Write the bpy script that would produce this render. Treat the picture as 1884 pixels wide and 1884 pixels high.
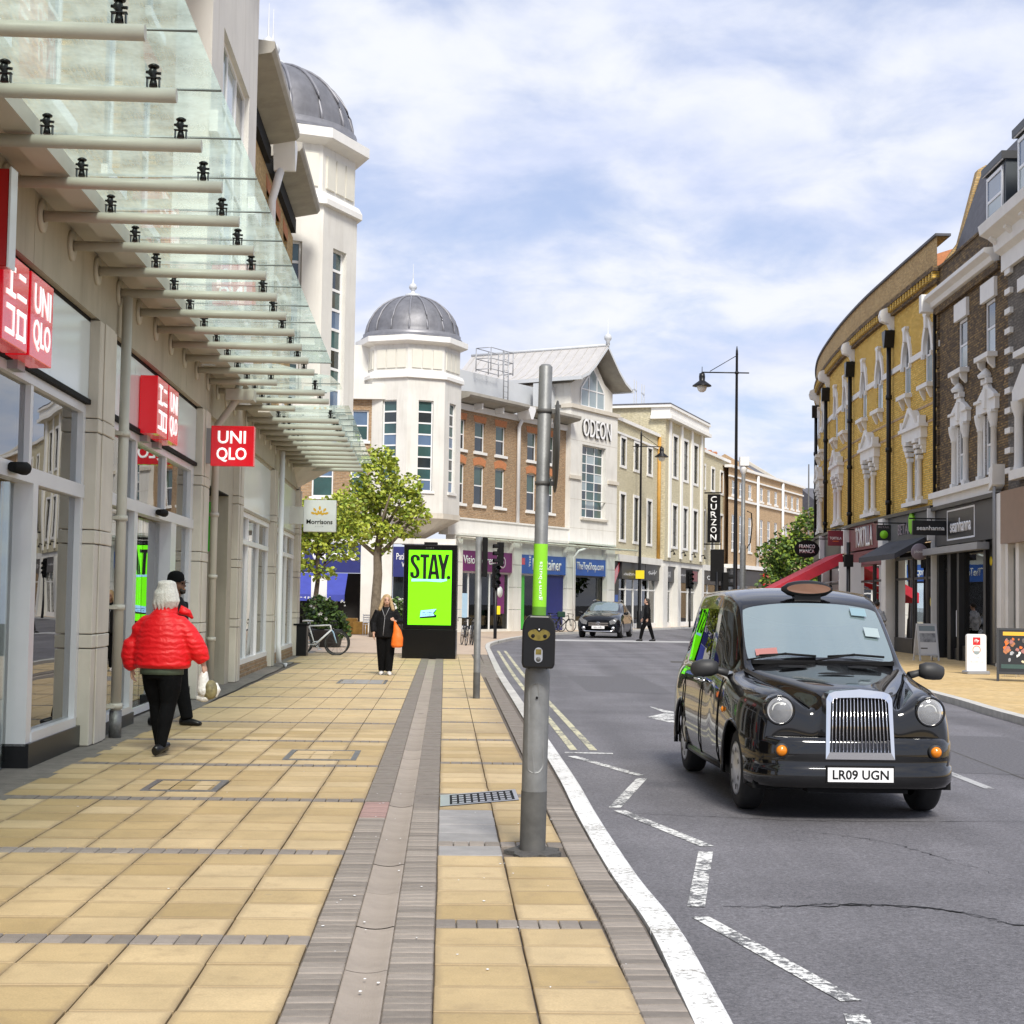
import bpy, bmesh, math, random
from mathutils import Vector, Matrix
random.seed(7)
R = math.radians
for o in list(bpy.data.objects): bpy.data.objects.remove(o)
SC = bpy.context.scene
COL = SC.collection

# ------------------------------------------------------------------ camera, sky, sun, exposure
cd = bpy.data.cameras.new('camera'); cam = bpy.data.objects.new('camera', cd); COL.objects.link(cam)
cd.sensor_width = 36.0; cd.lens = 55.41; cd.clip_start = 0.1; cd.clip_end = 4000
cam.matrix_world = Matrix.Translation((0, 0, 1.6)) @ (Matrix.Rotation(R(93.197), 4, 'X') @ Matrix.Rotation(R(0.9), 4, 'Z'))
SC.camera = cam

SUN_EL, SUN_AZ = 46.0, 168.0        # azimuth clockwise from +Y; the veiled sun stands behind the camera, a little to its right
world = bpy.data.worlds.new('World'); SC.world = world; world.use_nodes = True
nt = world.node_tree; nt.nodes.clear(); N = nt.nodes; Lk = nt.links
out = N.new('ShaderNodeOutputWorld'); bg = N.new('ShaderNodeBackground'); Lk.new(bg.outputs[0], out.inputs[0])
sky = N.new('ShaderNodeTexSky'); sky.sky_type = 'NISHITA'; sky.sun_disc = False
sky.sun_elevation = R(SUN_EL); sky.sun_rotation = R(SUN_AZ); sky.air_density = 1.0; sky.dust_density = 0.6; sky.ozone_density = 1.6
tc = N.new('ShaderNodeTexCoord'); sep = N.new('ShaderNodeSeparateXYZ'); Lk.new(tc.outputs['Generated'], sep.inputs[0])
def wm(op, a, b=None, c=None):
    n = N.new('ShaderNodeMath'); n.operation = op
    for i, q in enumerate((a, b, c)):
        if q is None: continue
        if isinstance(q, (int, float)): n.inputs[i].default_value = q
        else: Lk.new(q, n.inputs[i])
    return n.outputs[0]
den = wm('ADD', wm('MAXIMUM', sep.outputs[2], 0.0), 0.22)
cmb = N.new('ShaderNodeCombineXYZ')
Lk.new(wm('DIVIDE', sep.outputs[0], den), cmb.inputs[0]); Lk.new(wm('DIVIDE', sep.outputs[1], den), cmb.inputs[1])
def wnoise(scale, det, dist, off):
    mp = N.new('ShaderNodeMapping'); mp.inputs['Location'].default_value = off; mp.inputs['Scale'].default_value = (1.0, .9, 1.0); Lk.new(cmb.outputs[0], mp.inputs[0])
    n = N.new('ShaderNodeTexNoise'); n.inputs['Scale'].default_value = scale; n.inputs['Detail'].default_value = det
    n.inputs['Roughness'].default_value = .55; n.inputs['Distortion'].default_value = dist; Lk.new(mp.outputs[0], n.inputs[0]); return n.outputs[0]
def wramp(x, a, b):
    m = N.new('ShaderNodeMapRange'); m.interpolation_type = 'SMOOTHSTEP'; m.inputs[1].default_value = a; m.inputs[2].default_value = b; Lk.new(x, m.inputs[0]); return m.outputs[0]
big = wnoise(2.4, 6, .25, (3.1, 1.7, 0)); fine = wnoise(6.0, 7, .3, (8.2, 4.0, 2))
cover = wramp(wm('ADD', wm('MULTIPLY', big, .62), wm('MULTIPLY', fine, .38)), .34, .58)
shade = wramp(wm('ADD', wm('MULTIPLY', wnoise(3.4, 7, .3, (1.4, 9.2, 5)), .6), wm('MULTIPLY', fine, .4)), .36, .64)
cc = N.new('ShaderNodeMix'); cc.data_type = 'RGBA'; cc.inputs[6].default_value = (5.7, 6.2, 7.9, 1); cc.inputs[7].default_value = (7.3, 7.5, 8.0, 1); Lk.new(shade, cc.inputs[0])
hz = N.new('ShaderNodeMix'); hz.data_type = 'RGBA'; hz.inputs[0].default_value = 0.62; hz.inputs[7].default_value = (4.7, 5.4, 7.7, 1); Lk.new(sky.outputs[0], hz.inputs[6])   # thin high veil of cloud
mx = N.new('ShaderNodeMix'); mx.data_type = 'RGBA'; Lk.new(cover, mx.inputs[0]); Lk.new(hz.outputs[2], mx.inputs[6]); Lk.new(cc.outputs[2], mx.inputs[7])
Lk.new(mx.outputs[2], bg.inputs[0]); bg.inputs[1].default_value = 0.082

sl = bpy.data.lights.new('sun', 'SUN'); sl.energy = 2.8; sl.angle = R(15); sl.color = (1.0, .95, .86)
sun = bpy.data.objects.new('sun', sl); COL.objects.link(sun)
sdir = Vector((math.sin(R(SUN_AZ)) * math.cos(R(SUN_EL)), math.cos(R(SUN_AZ)) * math.cos(R(SUN_EL)), math.sin(R(SUN_EL))))
sun.rotation_euler = sdir.to_track_quat('Z', 'Y').to_euler(); sun.location = (0, -20, 60)
SC.view_settings.view_transform = 'Standard'; SC.view_settings.look = 'None'
SC.view_settings.exposure = 0.66; SC.view_settings.gamma = 1.0; SC.view_settings.use_curve_mapping = False
SC.render.engine = 'CYCLES'

# ------------------------------------------------------------------ materials
MATS = {}
def new_mat(name):
    m = bpy.data.materials.new(name); m.use_nodes = True; MATS[name] = m
    return m, m.node_tree.nodes, m.node_tree.links, m.node_tree.nodes['Principled BSDF']
def nd(n, t, **kw):
    x = n.new('ShaderNode' + t)
    for k, v in kw.items():
        if isinstance(k, str) and k in x.inputs: x.inputs[k].default_value = v
        else: setattr(x, k, v)
    return x
def mixc(n, l, fac, a, b, bt='MIX'):
    x = n.new('ShaderNodeMix'); x.data_type = 'RGBA'; x.blend_type = bt
    for i, q in ((0, fac), (6, a), (7, b)):
        if hasattr(q, 'is_linked'): l.new(q, x.inputs[i])
        elif isinstance(q, (int, float)): x.inputs[i].default_value = q
        else: x.inputs[i].default_value = (*q[:3], 1)
    return x.outputs[2]
def pm(name, col, rough=.6, var=.12, scale=3.0, bump=0.0, bscale=60.0, metal=0.0, spec=.5, coat=0.0, emit=0.0, rnd=0.0, dirt=0.0, dcol=(.12, .10, .08), streak=False, coord='Object'):
    """plain painted / stone / metal surface with soft tonal variation, dirt and fine relief"""
    m, n, l, b = new_mat(name)
    tcn = n.new('ShaderNodeTexCoord'); vec = tcn.outputs[coord]
    no = nd(n, 'TexNoise', Scale=scale, Detail=6.0, Roughness=.6); l.new(vec, no.inputs[0])
    mr = nd(n, 'MapRange'); mr.inputs[1].default_value = .3; mr.inputs[2].default_value = .7; mr.inputs[3].default_value = 1 - var; mr.inputs[4].default_value = 1 + var; l.new(no.outputs[0], mr.inputs[0])
    fac = mr.outputs[0]
    if rnd:
        oi = n.new('ShaderNodeObjectInfo'); m2 = nd(n, 'MapRange'); m2.inputs[3].default_value = 1 - rnd; m2.inputs[4].default_value = 1 + rnd; l.new(oi.outputs['Random'], m2.inputs[0])
        mu = nd(n, 'Math', operation='MULTIPLY'); l.new(fac, mu.inputs[0]); l.new(m2.outputs[0], mu.inputs[1]); fac = mu.outputs[0]
    hv = n.new('ShaderNodeVectorMath'); hv.operation = 'SCALE'; hv.inputs[0].default_value = col[:3]; l.new(fac, hv.inputs['Scale'])
    c = hv.outputs[0]
    if dirt:
        mp = n.new('ShaderNodeMapping'); mp.inputs['Scale'].default_value = (2.2, 2.2, .25) if streak else (1, 1, 1); l.new(vec, mp.inputs[0])
        d = nd(n, 'TexNoise', Scale=1.7, Detail=8.0, Roughness=.65); l.new(mp.outputs[0], d.inputs[0])
        dr = nd(n, 'MapRange'); dr.inputs[1].default_value = .5; dr.inputs[2].default_value = .78; dr.inputs[4].default_value = dirt; l.new(d.outputs[0], dr.inputs[0])
        c = mixc(n, l, dr.outputs[0], c, dcol)
    l.new(c, b.inputs['Base Color'])
    b.inputs['Roughness'].default_value = rough; b.inputs['Metallic'].default_value = metal; b.inputs['Specular IOR Level'].default_value = spec
    if coat: b.inputs['Coat Weight'].default_value = coat; b.inputs['Coat Roughness'].default_value = .03
    if emit:
        l.new(c, b.inputs['Emission Color']); b.inputs['Emission Strength'].default_value = emit
    if bump:
        bn = nd(n, 'TexNoise', Scale=bscale, Detail=5.0); l.new(vec, bn.inputs[0])
        bu = nd(n, 'Bump', Strength=bump, Distance=.02); l.new(bn.outputs[0], bu.inputs['Height']); l.new(bu.outputs[0], b.inputs['Normal'])
    return m
def brick(name, c1, c2, mortar, bw=.225, rh=.075, ms=.012, dirt=.35, dcol=(.05, .045, .04), rough=.85, bump=.6, spots=None):
    m, n, l, b = new_mat(name)
    uv = n.new('ShaderNodeUVMap'); uv.uv_map = 'UVMap'
    t = nd(n, 'TexBrick', Scale=1.0); t.inputs['Color1'].default_value = (*c1, 1); t.inputs['Color2'].default_value = (*c2, 1); t.inputs['Mortar'].default_value = (*mortar, 1)
    t.inputs['Brick Width'].default_value = bw; t.inputs['Row Height'].default_value = rh; t.inputs['Mortar Size'].default_value = ms; t.inputs['Mortar Smooth'].default_value = .2; t.inputs['Bias'].default_value = -.1
    l.new(uv.outputs[0], t.inputs[0])
    no = nd(n, 'TexNoise', Scale=.9, Detail=8.0, Roughness=.65); l.new(uv.outputs[0], no.inputs[0])
    mr = nd(n, 'MapRange'); mr.inputs[1].default_value = .42; mr.inputs[2].default_value = .75; mr.inputs[4].default_value = dirt; l.new(no.outputs[0], mr.inputs[0])
    c = mixc(n, l, mr.outputs[0], t.outputs['Color'], dcol)
    mp = n.new('ShaderNodeMapping'); mp.inputs['Scale'].default_value = (4.4, 13.3, 1); l.new(uv.outputs[0], mp.inputs[0])
    wn = nd(n, 'TexNoise', Scale=1.3, Detail=2.0); l.new(mp.outputs[0], wn.inputs[0])
    m3 = nd(n, 'MapRange'); m3.inputs[1].default_value = .3; m3.inputs[2].default_value = .7; m3.inputs[3].default_value = .72; m3.inputs[4].default_value = 1.25; l.new(wn.outputs[0], m3.inputs[0])
    vs = n.new('ShaderNodeVectorMath'); vs.operation = 'SCALE'; l.new(c, vs.inputs[0]); l.new(m3.outputs[0], vs.inputs['Scale'])
    l.new(vs.outputs[0], b.inputs['Base Color']); b.inputs['Roughness'].default_value = rough; b.inputs['Specular IOR Level'].default_value = .25
    bu = nd(n, 'Bump', Strength=bump, Distance=.012, invert=True); l.new(t.outputs['Fac'], bu.inputs['Height']); l.new(bu.outputs[0], b.inputs['Normal'])
    return m
def glass(name, tint=(.85, .93, .9), ior=1.55, rough=.0, wob=0.0, film=0.0, fcol=(.6, .75, .72), trans=False, fscale=2.6):
    """thin sheet of glass: clear where seen square on, mirror-like at grazing angles; film = share of pale matt colour mixed in"""
    m, n, l, b = new_mat(name); n.remove(b); o = n['Material Output']
    fr = nd(n, 'Fresnel', IOR=ior); tr = nd(n, 'BsdfTransparent'); tr.inputs[0].default_value = (*tint, 1)
    gl = nd(n, 'BsdfGlossy', Roughness=rough); gl.inputs[0].default_value = (1, 1, 1, 1)
    if wob:
        tcn = n.new('ShaderNodeTexCoord'); no = nd(n, 'TexNoise', Scale=.8, Detail=1.0); l.new(tcn.outputs['Object'], no.inputs[0])
        bu = nd(n, 'Bump', Strength=wob, Distance=.05); l.new(no.outputs[0], bu.inputs['Height']); l.new(bu.outputs[0], gl.inputs['Normal'])
    mxs = n.new('ShaderNodeMixShader'); l.new(fr.outputs[0], mxs.inputs[0]); l.new(gl.outputs[0], mxs.inputs[2])
    if film:
        df = nd(n, 'BsdfTranslucent' if trans else 'BsdfDiffuse'); df.inputs[0].default_value = (*fcol, 1)
        tcn = n.new('ShaderNodeTexCoord'); no = nd(n, 'TexNoise', Scale=fscale, Detail=7.0 if fscale > 1 else 1.0, Roughness=.7); l.new(tcn.outputs['Object'], no.inputs[0])
        mr = nd(n, 'MapRange'); mr.inputs[1].default_value = .3; mr.inputs[2].default_value = .75; mr.inputs[3].default_value = film * .5; mr.inputs[4].default_value = film * 1.5; l.new(no.outputs[0], mr.inputs[0])
        m2 = n.new('ShaderNodeMixShader'); l.new(mr.outputs[0], m2.inputs[0]); l.new(tr.outputs[0], m2.inputs[1]); l.new(df.outputs[0], m2.inputs[2]); l.new(m2.outputs[0], mxs.inputs[1])
    else: l.new(tr.outputs[0], mxs.inputs[1])
    l.new(mxs.outputs[0], o.inputs[0]); return m
def asphalt():
    m, n, l, b = new_mat('asphalt'); tcn = n.new('ShaderNodeTexCoord'); v = tcn.outputs['Object']
    f = nd(n, 'TexNoise', Scale=95.0, Detail=3.0, Roughness=.7); l.new(v, f.inputs[0])
    g = nd(n, 'TexNoise', Scale=.5, Detail=8.0, Roughness=.6); l.new(v, g.inputs[0])
    mp = n.new('ShaderNodeMapping'); mp.inputs['Scale'].default_value = (1.1, .04, 1); l.new(v, mp.inputs[0])
    w = nd(n, 'TexNoise', Scale=1.0, Detail=3.0); l.new(mp.outputs[0], w.inputs[0])
    vo = nd(n, 'TexVoronoi', Scale=70.0); l.new(v, vo.inputs[0])
    def mrr(x, a, bb, lo, hi):
        q = nd(n, 'MapRange'); q.inputs[1].default_value = a; q.inputs[2].default_value = bb; q.inputs[3].default_value = lo; q.inputs[4].default_value = hi; l.new(x, q.inputs[0]); return q.outputs[0]
    def mul(a, bb):
        q = nd(n, 'Math', operation='MULTIPLY'); l.new(a, q.inputs[0]); l.new(bb, q.inputs[1]); return q.outputs[0]
    f2 = nd(n, 'TexNoise', Scale=34.0, Detail=4.0, Roughness=.75); l.new(v, f2.inputs[0])
    k = mul(mul(mul(mrr(f.outputs[0], .3, .7, .55, 1.45), mrr(f2.outputs[0], .32, .68, .68, 1.34)), mrr(g.outputs[0], .3, .7, .74, 1.22)), mrr(w.outputs[0], .35, .65, .82, 1.15))
    vs = n.new('ShaderNodeVectorMath'); vs.operation = 'SCALE'; vs.inputs[0].default_value = (.142, .138, .150); l.new(k, vs.inputs['Scale'])
    sp = mrr(vo.outputs['Distance'], .0, .16, .5, 0.0)
    c = mixc(n, l, sp, vs.outputs[0], (.27, .26, .275))
    l.new(c, b.inputs['Base Color']); b.inputs['Roughness'].default_value = .72; b.inputs['Specular IOR Level'].default_value = .35
    bu = nd(n, 'Bump', Strength=.55, Distance=.008); l.new(f.outputs[0], bu.inputs['Height']); l.new(bu.outputs[0], b.inputs['Normal'])
def paint_worn(name, col, wear=.5, under=(.12, .12, .125)):
    m, n, l, b = new_mat(name); tcn = n.new('ShaderNodeTexCoord'); v = tcn.outputs['Object']
    f = nd(n, 'TexNoise', Scale=26.0, Detail=8.0, Roughness=.75); l.new(v, f.inputs[0])
    g = nd(n, 'TexNoise', Scale=2.5, Detail=4.0); l.new(v, g.inputs[0])
    ad = nd(n, 'Math', operation='MULTIPLY_ADD'); ad.inputs[1].default_value = .45; l.new(g.outputs[0], ad.inputs[0]); l.new(f.outputs[0], ad.inputs[2])
    q = nd(n, 'MapRange'); q.inputs[1].default_value = 1.0 - wear * .38; q.inputs[2].default_value = 1.06 - wear * .38; l.new(ad.outputs[0], q.inputs[0])
    l.new(mixc(n, l, q.outputs[0], col, under), b.inputs['Base Color']); b.inputs['Roughness'].default_value = .7
def slab_mat():
    m, n, l, b = new_mat('slab'); tcn = n.new('ShaderNodeTexCoord'); geo = n.new('ShaderNodeNewGeometry'); v = geo.outputs['Position']
    oi = n.new('ShaderNodeObjectInfo'); at = n.new('ShaderNodeVertexColor'); at.layer_name = 'rnd'
    g = nd(n, 'TexNoise', Scale=1.6, Detail=7.0, Roughness=.65); l.new(v, g.inputs[0])
    f = nd(n, 'TexNoise', Scale=120.0, Detail=3.0); l.new(v, f.inputs[0])
    r = nd(n, 'MapRange'); r.inputs[3].default_value = .84; r.inputs[4].default_value = 1.12; l.new(oi.outputs['Random'], r.inputs[0])
    r2 = nd(n, 'MapRange'); r2.inputs[1].default_value = .3; r2.inputs[2].default_value = .7; r2.inputs[3].default_value = .82; r2.inputs[4].default_value = 1.12; l.new(g.outputs[0], r2.inputs[0])
    r3 = nd(n, 'MapRange'); r3.inputs[1].default_value = .3; r3.inputs[2].default_value = .7; r3.inputs[3].default_value = .9; r3.inputs[4].default_value = 1.1; l.new(f.outputs[0], r3.inputs[0])
    a = nd(n, 'Math', operation='MULTIPLY'); l.new(r.outputs[0], a.inputs[0]); l.new(r2.outputs[0], a.inputs[1])
    a2 = nd(n, 'Math', operation='MULTIPLY'); l.new(a.outputs[0], a2.inputs[0]); l.new(r3.outputs[0], a2.inputs[1])
    hue = mixc(n, l, oi.outputs['Random'], (.49, .355, .165), (.50, .385, .22))
    vs = n.new('ShaderNodeVectorMath'); vs.operation = 'SCALE'; l.new(hue, vs.inputs[0]); l.new(a2.outputs[0], vs.inputs['Scale'])
    st = nd(n, 'TexNoise', Scale=5.0, Detail=9.0, Roughness=.7); l.new(v, st.inputs[0])
    sr = nd(n, 'MapRange'); sr.inputs[1].default_value = .54; sr.inputs[2].default_value = .72; sr.inputs[4].default_value = .55; l.new(st.outputs[0], sr.inputs[0])
    c = mixc(n, l, sr.outputs[0], vs.outputs[0], (.30, .215, .12))
    gu = nd(n, 'TexVoronoi', Scale=2.3, Randomness=1.0); l.new(v, gu.inputs[0])
    gr = nd(n, 'MapRange'); gr.inputs[1].default_value = .05; gr.inputs[2].default_value = .075; gr.inputs[3].default_value = .4; gr.inputs[4].default_value = 0.0; l.new(gu.outputs['Distance'], gr.inputs[0])
    c = mixc(n, l, gr.outputs[0], c, (.28, .22, .15))
    sg = n.new('ShaderNodeSeparateXYZ'); l.new(tcn.outputs['Generated'], sg.inputs[0])      # grime gathers along each slab's arris
    def mth(op, a, bb):
        q = nd(n, 'Math', operation=op)
        for i, x in ((0, a), (1, bb)):
            if isinstance(x, (int, float)): q.inputs[i].default_value = x
            else: l.new(x, q.inputs[i])
        return q.outputs[0]
    ed = mth('MINIMUM', mth('MINIMUM', sg.outputs[0], mth('SUBTRACT', 1.0, sg.outputs[0])), mth('MINIMUM', sg.outputs[1], mth('SUBTRACT', 1.0, sg.outputs[1])))
    er = nd(n, 'MapRange'); er.inputs[1].default_value = .0; er.inputs[2].default_value = .09; er.inputs[3].default_value = .62; er.inputs[4].default_value = 0.0; l.new(mth('ADD', ed, mth('MULTIPLY', mth('SUBTRACT', st.outputs[0], .5), .12)), er.inputs[0])
    c = mixc(n, l, er.outputs[0], c, (.24, .175, .10))
    l.new(c, b.inputs['Base Color']); b.inputs['Roughness'].default_value = .62; b.inputs['Specular IOR Level'].default_value = .4
    bu = nd(n, 'Bump', Strength=.25, Distance=.004); l.new(f.outputs[0], bu.inputs['Height']); l.new(bu.outputs[0], b.inputs['Normal'])

def quilted():
    m, n, l, b = new_mat('red_jacket'); tcn = n.new('ShaderNodeTexCoord'); v = tcn.outputs['Object']
    w = nd(n, 'TexWave', Scale=5.4, Distortion=5.0, Detail=3.0); w.bands_direction = 'Z'; w.inputs['Detail Scale'].default_value = 2.0; l.new(v, w.inputs[0])
    no = nd(n, 'TexNoise', Scale=16.0, Detail=5.0); l.new(v, no.inputs[0])
    ad = nd(n, 'Math', operation='MULTIPLY_ADD'); ad.inputs[1].default_value = .7; l.new(no.outputs[0], ad.inputs[0]); l.new(w.outputs['Fac'], ad.inputs[2])
    b.inputs['Base Color'].default_value = (.80, .004, .008, 1); b.inputs['Roughness'].default_value = .5
    bu = nd(n, 'Bump', Strength=.30, Distance=.02); l.new(ad.outputs[0], bu.inputs['Height']); l.new(bu.outputs[0], b.inputs['Normal'])
asphalt(); slab_mat(); quilted()
paint_worn('road_white', (.70, .70, .68), .80); paint_worn('road_yellow', (.56, .53, .36), .7); paint_worn('kerb_white', (.70, .70, .69), .62, (.30, .29, .27)); paint_worn('road_pale', (.42, .42, .42), .5)
pm('asphalt_patch', (.115, .112, .122), .75, .35, 28, bump=.5, bscale=90); pm('tarmac_margin', (.19, .172, .152), .9, .25, 6, bump=.5, bscale=120, dirt=.3); pm('tarmac_patch', (.10, .096, .092), .9, .3, 30, bump=.8, bscale=140)
pm('sett', (.255, .222, .192), .75, .14, 9, bump=.45, bscale=160, rnd=.24)
pm('sett_red', (.31, .20, .18), .75, .14, 9, bump=.35, rnd=.1)
pm('channel', (.33, .28, .235), .7, .14, 4, bump=.3, bscale=130, rnd=.10, dirt=.3)
pm('channel_pale', (.44, .38, .31), .7, .1, 6, bump=.2)
pm('grey_slab', (.29, .28, .275), .7, .15, 5, bump=.25, rnd=.1)
pm('joint', (.12, .10, .085), .95, .2, 8)
pm('kerb_stone', (.50, .49, .46), .75, .15, 5, bump=.4, bscale=120, rnd=.08, dirt=.25)
pm('plaza', (.46, .36, .27), .75, .12, 2, bump=.2, dirt=.25, dcol=(.26, .2, .16))
pm('cast_iron', (.20, .20, .20), .5, .25, 20, metal=.6, bump=.3)
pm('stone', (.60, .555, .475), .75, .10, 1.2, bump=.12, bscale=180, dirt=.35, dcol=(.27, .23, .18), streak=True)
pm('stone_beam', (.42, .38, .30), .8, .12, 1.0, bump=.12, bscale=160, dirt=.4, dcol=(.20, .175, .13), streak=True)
pm('white_wall', (.69, .675, .63), .7, .08, .8, bump=.06, bscale=120, dirt=.5, dcol=(.47, .44, .38), streak=True)
pm('white_trim', (.78, .77, .74), .6, .05, 2, dirt=.12, dcol=(.5, .47, .42), streak=True)
pm('cream_panel', (.68, .66, .58), .7, .05, 1)
pm('lead', (.17, .17, .185), .5, .22, 2.0, metal=.35, dirt=.3, dcol=(.32, .32, .33), streak=True)
pm('lead_rib', (.23, .23, .25), .45, .15, 3, metal=.35)
pm('soffit', (.36, .34, .30), .85, .16, 1.6, bump=.1, dirt=.4, dcol=(.16, .145, .11))
pm('grey_clad', (.56, .58, .60), .55, .05, 1)
pm('metal_roof', (.52, .50, .48), .5, .08, 2, metal=.2)
pm('slate', (.10, .10, .115), .7, .25, 4, bump=.5, bscale=25)
pm('tile_roof', (.20, .14, .10), .85, .3, 6, bump=.6, bscale=30)
pm('terracotta', (.42, .17, .08), .8, .2, 6)
pm('rub_brick', (.50, .20, .085), .85, .18, 9, bump=.3)
brick('brick_tan', (.30, .19, .10), (.42, .27, .15), (.38, .31, .23), dirt=.25, dcol=(.16, .09, .05))
brick('brick_ochre', (.47, .30, .115), (.60, .41, .18), (.40, .32, .2), dirt=.3, dcol=(.2, .12, .06))
brick('brick_yellow', (.68, .41, .06), (.88, .60, .14), (.44, .32, .13), dirt=.34, dcol=(.30, .18, .05))
brick('brick_dark', (.11, .075, .045), (.33, .215, .09), (.08, .065, .05), dirt=.5, dcol=(.03, .027, .025))
brick('brick_grey', (.14, .125, .105), (.22, .19, .155), (.12, .11, .10), dirt=.4, dcol=(.05, .045, .04))
brick('brick_cream', (.52, .47, .31), (.60, .55, .40), (.52, .48, .36), dirt=.35, dcol=(.40, .35, .23), bump=.3)
brick('brick_buff', (.44, .29, .155), (.52, .36, .21), (.48, .38, .27), dirt=.3, dcol=(.30, .19, .10), bump=.35)
brick('clad_tile', (.30, .27, .22), (.36, .32, .26), (.2, .18, .15), bw=.9, rh=.22, ms=.006, dirt=.2)
pm('alu', (.72, .73, .75), .35, .04, 2, metal=.25)
pm('alu_grey', (.33, .34, .36), .4, .05, 2, metal=.4)
pm('pipe_cream', (.50, .475, .41), .45, .06, 2, dirt=.25, dcol=(.36, .32, .24))
pm('pvc_white', (.80, .80, .80), .4, .03, 2)
pm('black_paint', (.007, .007, .008), .35, .2, 3, spec=.35)
pm('black_matt', (.007, .007, .0075), .75, .2, 3, spec=.2)
pm('black_gloss', (.004, .004, .0045), .22, .1, 3, spec=.35)
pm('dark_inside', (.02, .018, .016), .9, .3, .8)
pm('galv', (.20, .205, .205), .5, .2, 7, metal=.35, bump=.08, bscale=60, dirt=.4, dcol=(.20, .195, .175))
pm('galv_dark', (.085, .085, .082), .6, .3, 7, dirt=.4)
pm('lime', (.24, .62, .02), .5, .06, 6); pm('lime_dark', (.10, .26, .02), .6, .2, 6)
pm('white_print', (.85, .85, .85), .5, .02); pm('white_lit', (.9, .9, .9), .4, .0, emit=.45); pm('red_lit', (.66, .008, .018), .2, .02, 2, coat=.4, emit=.22)
pm('red_sign', (.62, .012, .022), .18, .03, 2, coat=.5); pm('red_deep', (.42, .004, .006), .3, .05, 2)
pm('blue_sign', (.012, .09, .40), .35, .04, 2); pm('navy', (.012, .018, .14), .6, .1, 4); pm('navy_deep', (.008, .012, .055), .6, .1, 4)
pm('awning_blue', (.045, .06, .33), .8, .1, 3); pm('purple', (.17, .012, .13), .4, .05, 2); pm('maroon', (.16, .014, .028), .4, .06, 2)
pm('awning_red', (.60, .03, .055), .7, .1, 3); pm('awning_grey', (.045, .047, .058), .75, .12, 4); pm('orange', (.80, .16, .012), .55, .1, 12, bump=.4, bscale=14)
pm('anthracite', (.032, .033, .036), .45, .12, 2); pm('shop_black', (.012, .0125, .014), .4, .15, 2); pm('slate_blue', (.045, .055, .065), .45, .1, 2)
pm('yellow', (.80, .62, .01), .5, .05); pm('amber', (.75, .22, .005), .2, .05, coat=.5); pm('olive_panel', (.15, .115, .02), .35, .3, 40); brick('paving_right', (.52, .37, .17), (.58, .43, .22), (.38, .27, .14), bw=.62, rh=.44, ms=.006, dirt=.3, dcol=(.36, .26, .15), bump=.2); pm('wood_board', (.50, .27, .05), .6, .2, 6); pm('blue_paper', (.20, .31, .36), .5, .03); pm('white_paper', (.30, .37, .39), .5, .03); pm('lilac', (.27, .22, .25), .5, .05)
pm('green_sign', (.05, .42, .03), .35, .05); pm('gold', (.75, .42, .03), .5, .05); pm('sky_tint', (.42, .62, .80), .3, .05)
pm('cream_in', (.74, .64, .42), .6, .06, 1.2); pm('floor_in', (.40, .36, .30), .4, .08, 1.5); pm('frit', (.70, .76, .77), .16, .04, .6, spec=.6)
pm('chrome', (.80, .80, .82), .1, .03, 3, metal=1.0); pm('lamp_reflector', (.92, .92, .93), .28, .05, 30, metal=.55); pm('silver', (.55, .56, .58), .3, .05, 5, metal=.8); pm('rubber', (.016, .016, .017), .8, .2, 12)
pm('bark', (.15, .12, .085), .9, .3, 7, bump=.9, bscale=22, dirt=.4, dcol=(.30, .26, .19)); pm('bark_dark', (.075, .055, .038), .9, .3, 9, bump=.8, bscale=30)
pm('leaf_a', (.36, .41, .045), .55, .35, 2.2); pm('leaf_b', (.20, .28, .03), .6, .35, 2.2); pm('leaf_c', (.07, .13, .022), .6, .35, 2.0); pm('leaf_d', (.018, .042, .012), .6, .3, 3); pm('petal', (.80, .80, .76), .6, .05)
for q in ('leaf_a', 'leaf_b', 'leaf_c'):
    bb = MATS[q].node_tree.nodes['Principled BSDF']; bb.inputs['Subsurface Weight'].default_value = 0.0
pm('skin', (.52, .31, .22), .55, .06, 20); pm('skin_dark', (.16, .075, .045), .5, .1, 20); pm('hair_white', (.66, .62, .57), .7, .15, 40, bump=.5, bscale=80); pm('hair_blonde', (.42, .29, .15), .6, .3, 30, bump=.6, bscale=70); pm('hair_dark', (.02, .015, .012), .6, .2, 30)
pm('black_cloth', (.004, .004, .0045), .9, .3, 12, bump=.3, bscale=40, spec=.12); pm('black_coat', (.005, .005, .006), .7, .3, 12, bump=.5, bscale=26, spec=.18); pm('green_cloth', (.085, .11, .075), .85, .15, 12); pm('dark_green', (.006, .035, .022), .8, .2, 8); pm('khaki', (.30, .24, .15), .85, .1, 8); pm('trainer', (.62, .60, .60), .6, .15, 20); pm('grey_cloth', (.28, .28, .29), .85, .2, 20); pm('plastic_bag', (.72, .70, .66), .35, .12, 14, bump=.5, bscale=30); pm('camo', (.20, .17, .08), .6, .7, 9, bump=.4, bscale=18)
pm('mannequin', (.72, .68, .64), .35, .03)
glass('shop_glass', (.80, .88, .86), 2.7, wob=.03); glass('far_glass', (.80, .86, .86), 1.4); glass('canopy_glass', (.80, .93, .88), 1.3, film=.42, fcol=(.70, .86, .80), trans=True); glass('car_glass', (.34, .44, .44), 2.7, film=.38, fcol=(.52, .70, .74), fscale=.15); glass('car_side_glass', (.10, .12, .12), 1.16); glass('lens', (.95, .96, .97), 1.5, film=.22, fcol=(.85, .86, .88))  # car_glass film: bright sky reflection painted into the windscreen as pale colour
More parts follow.
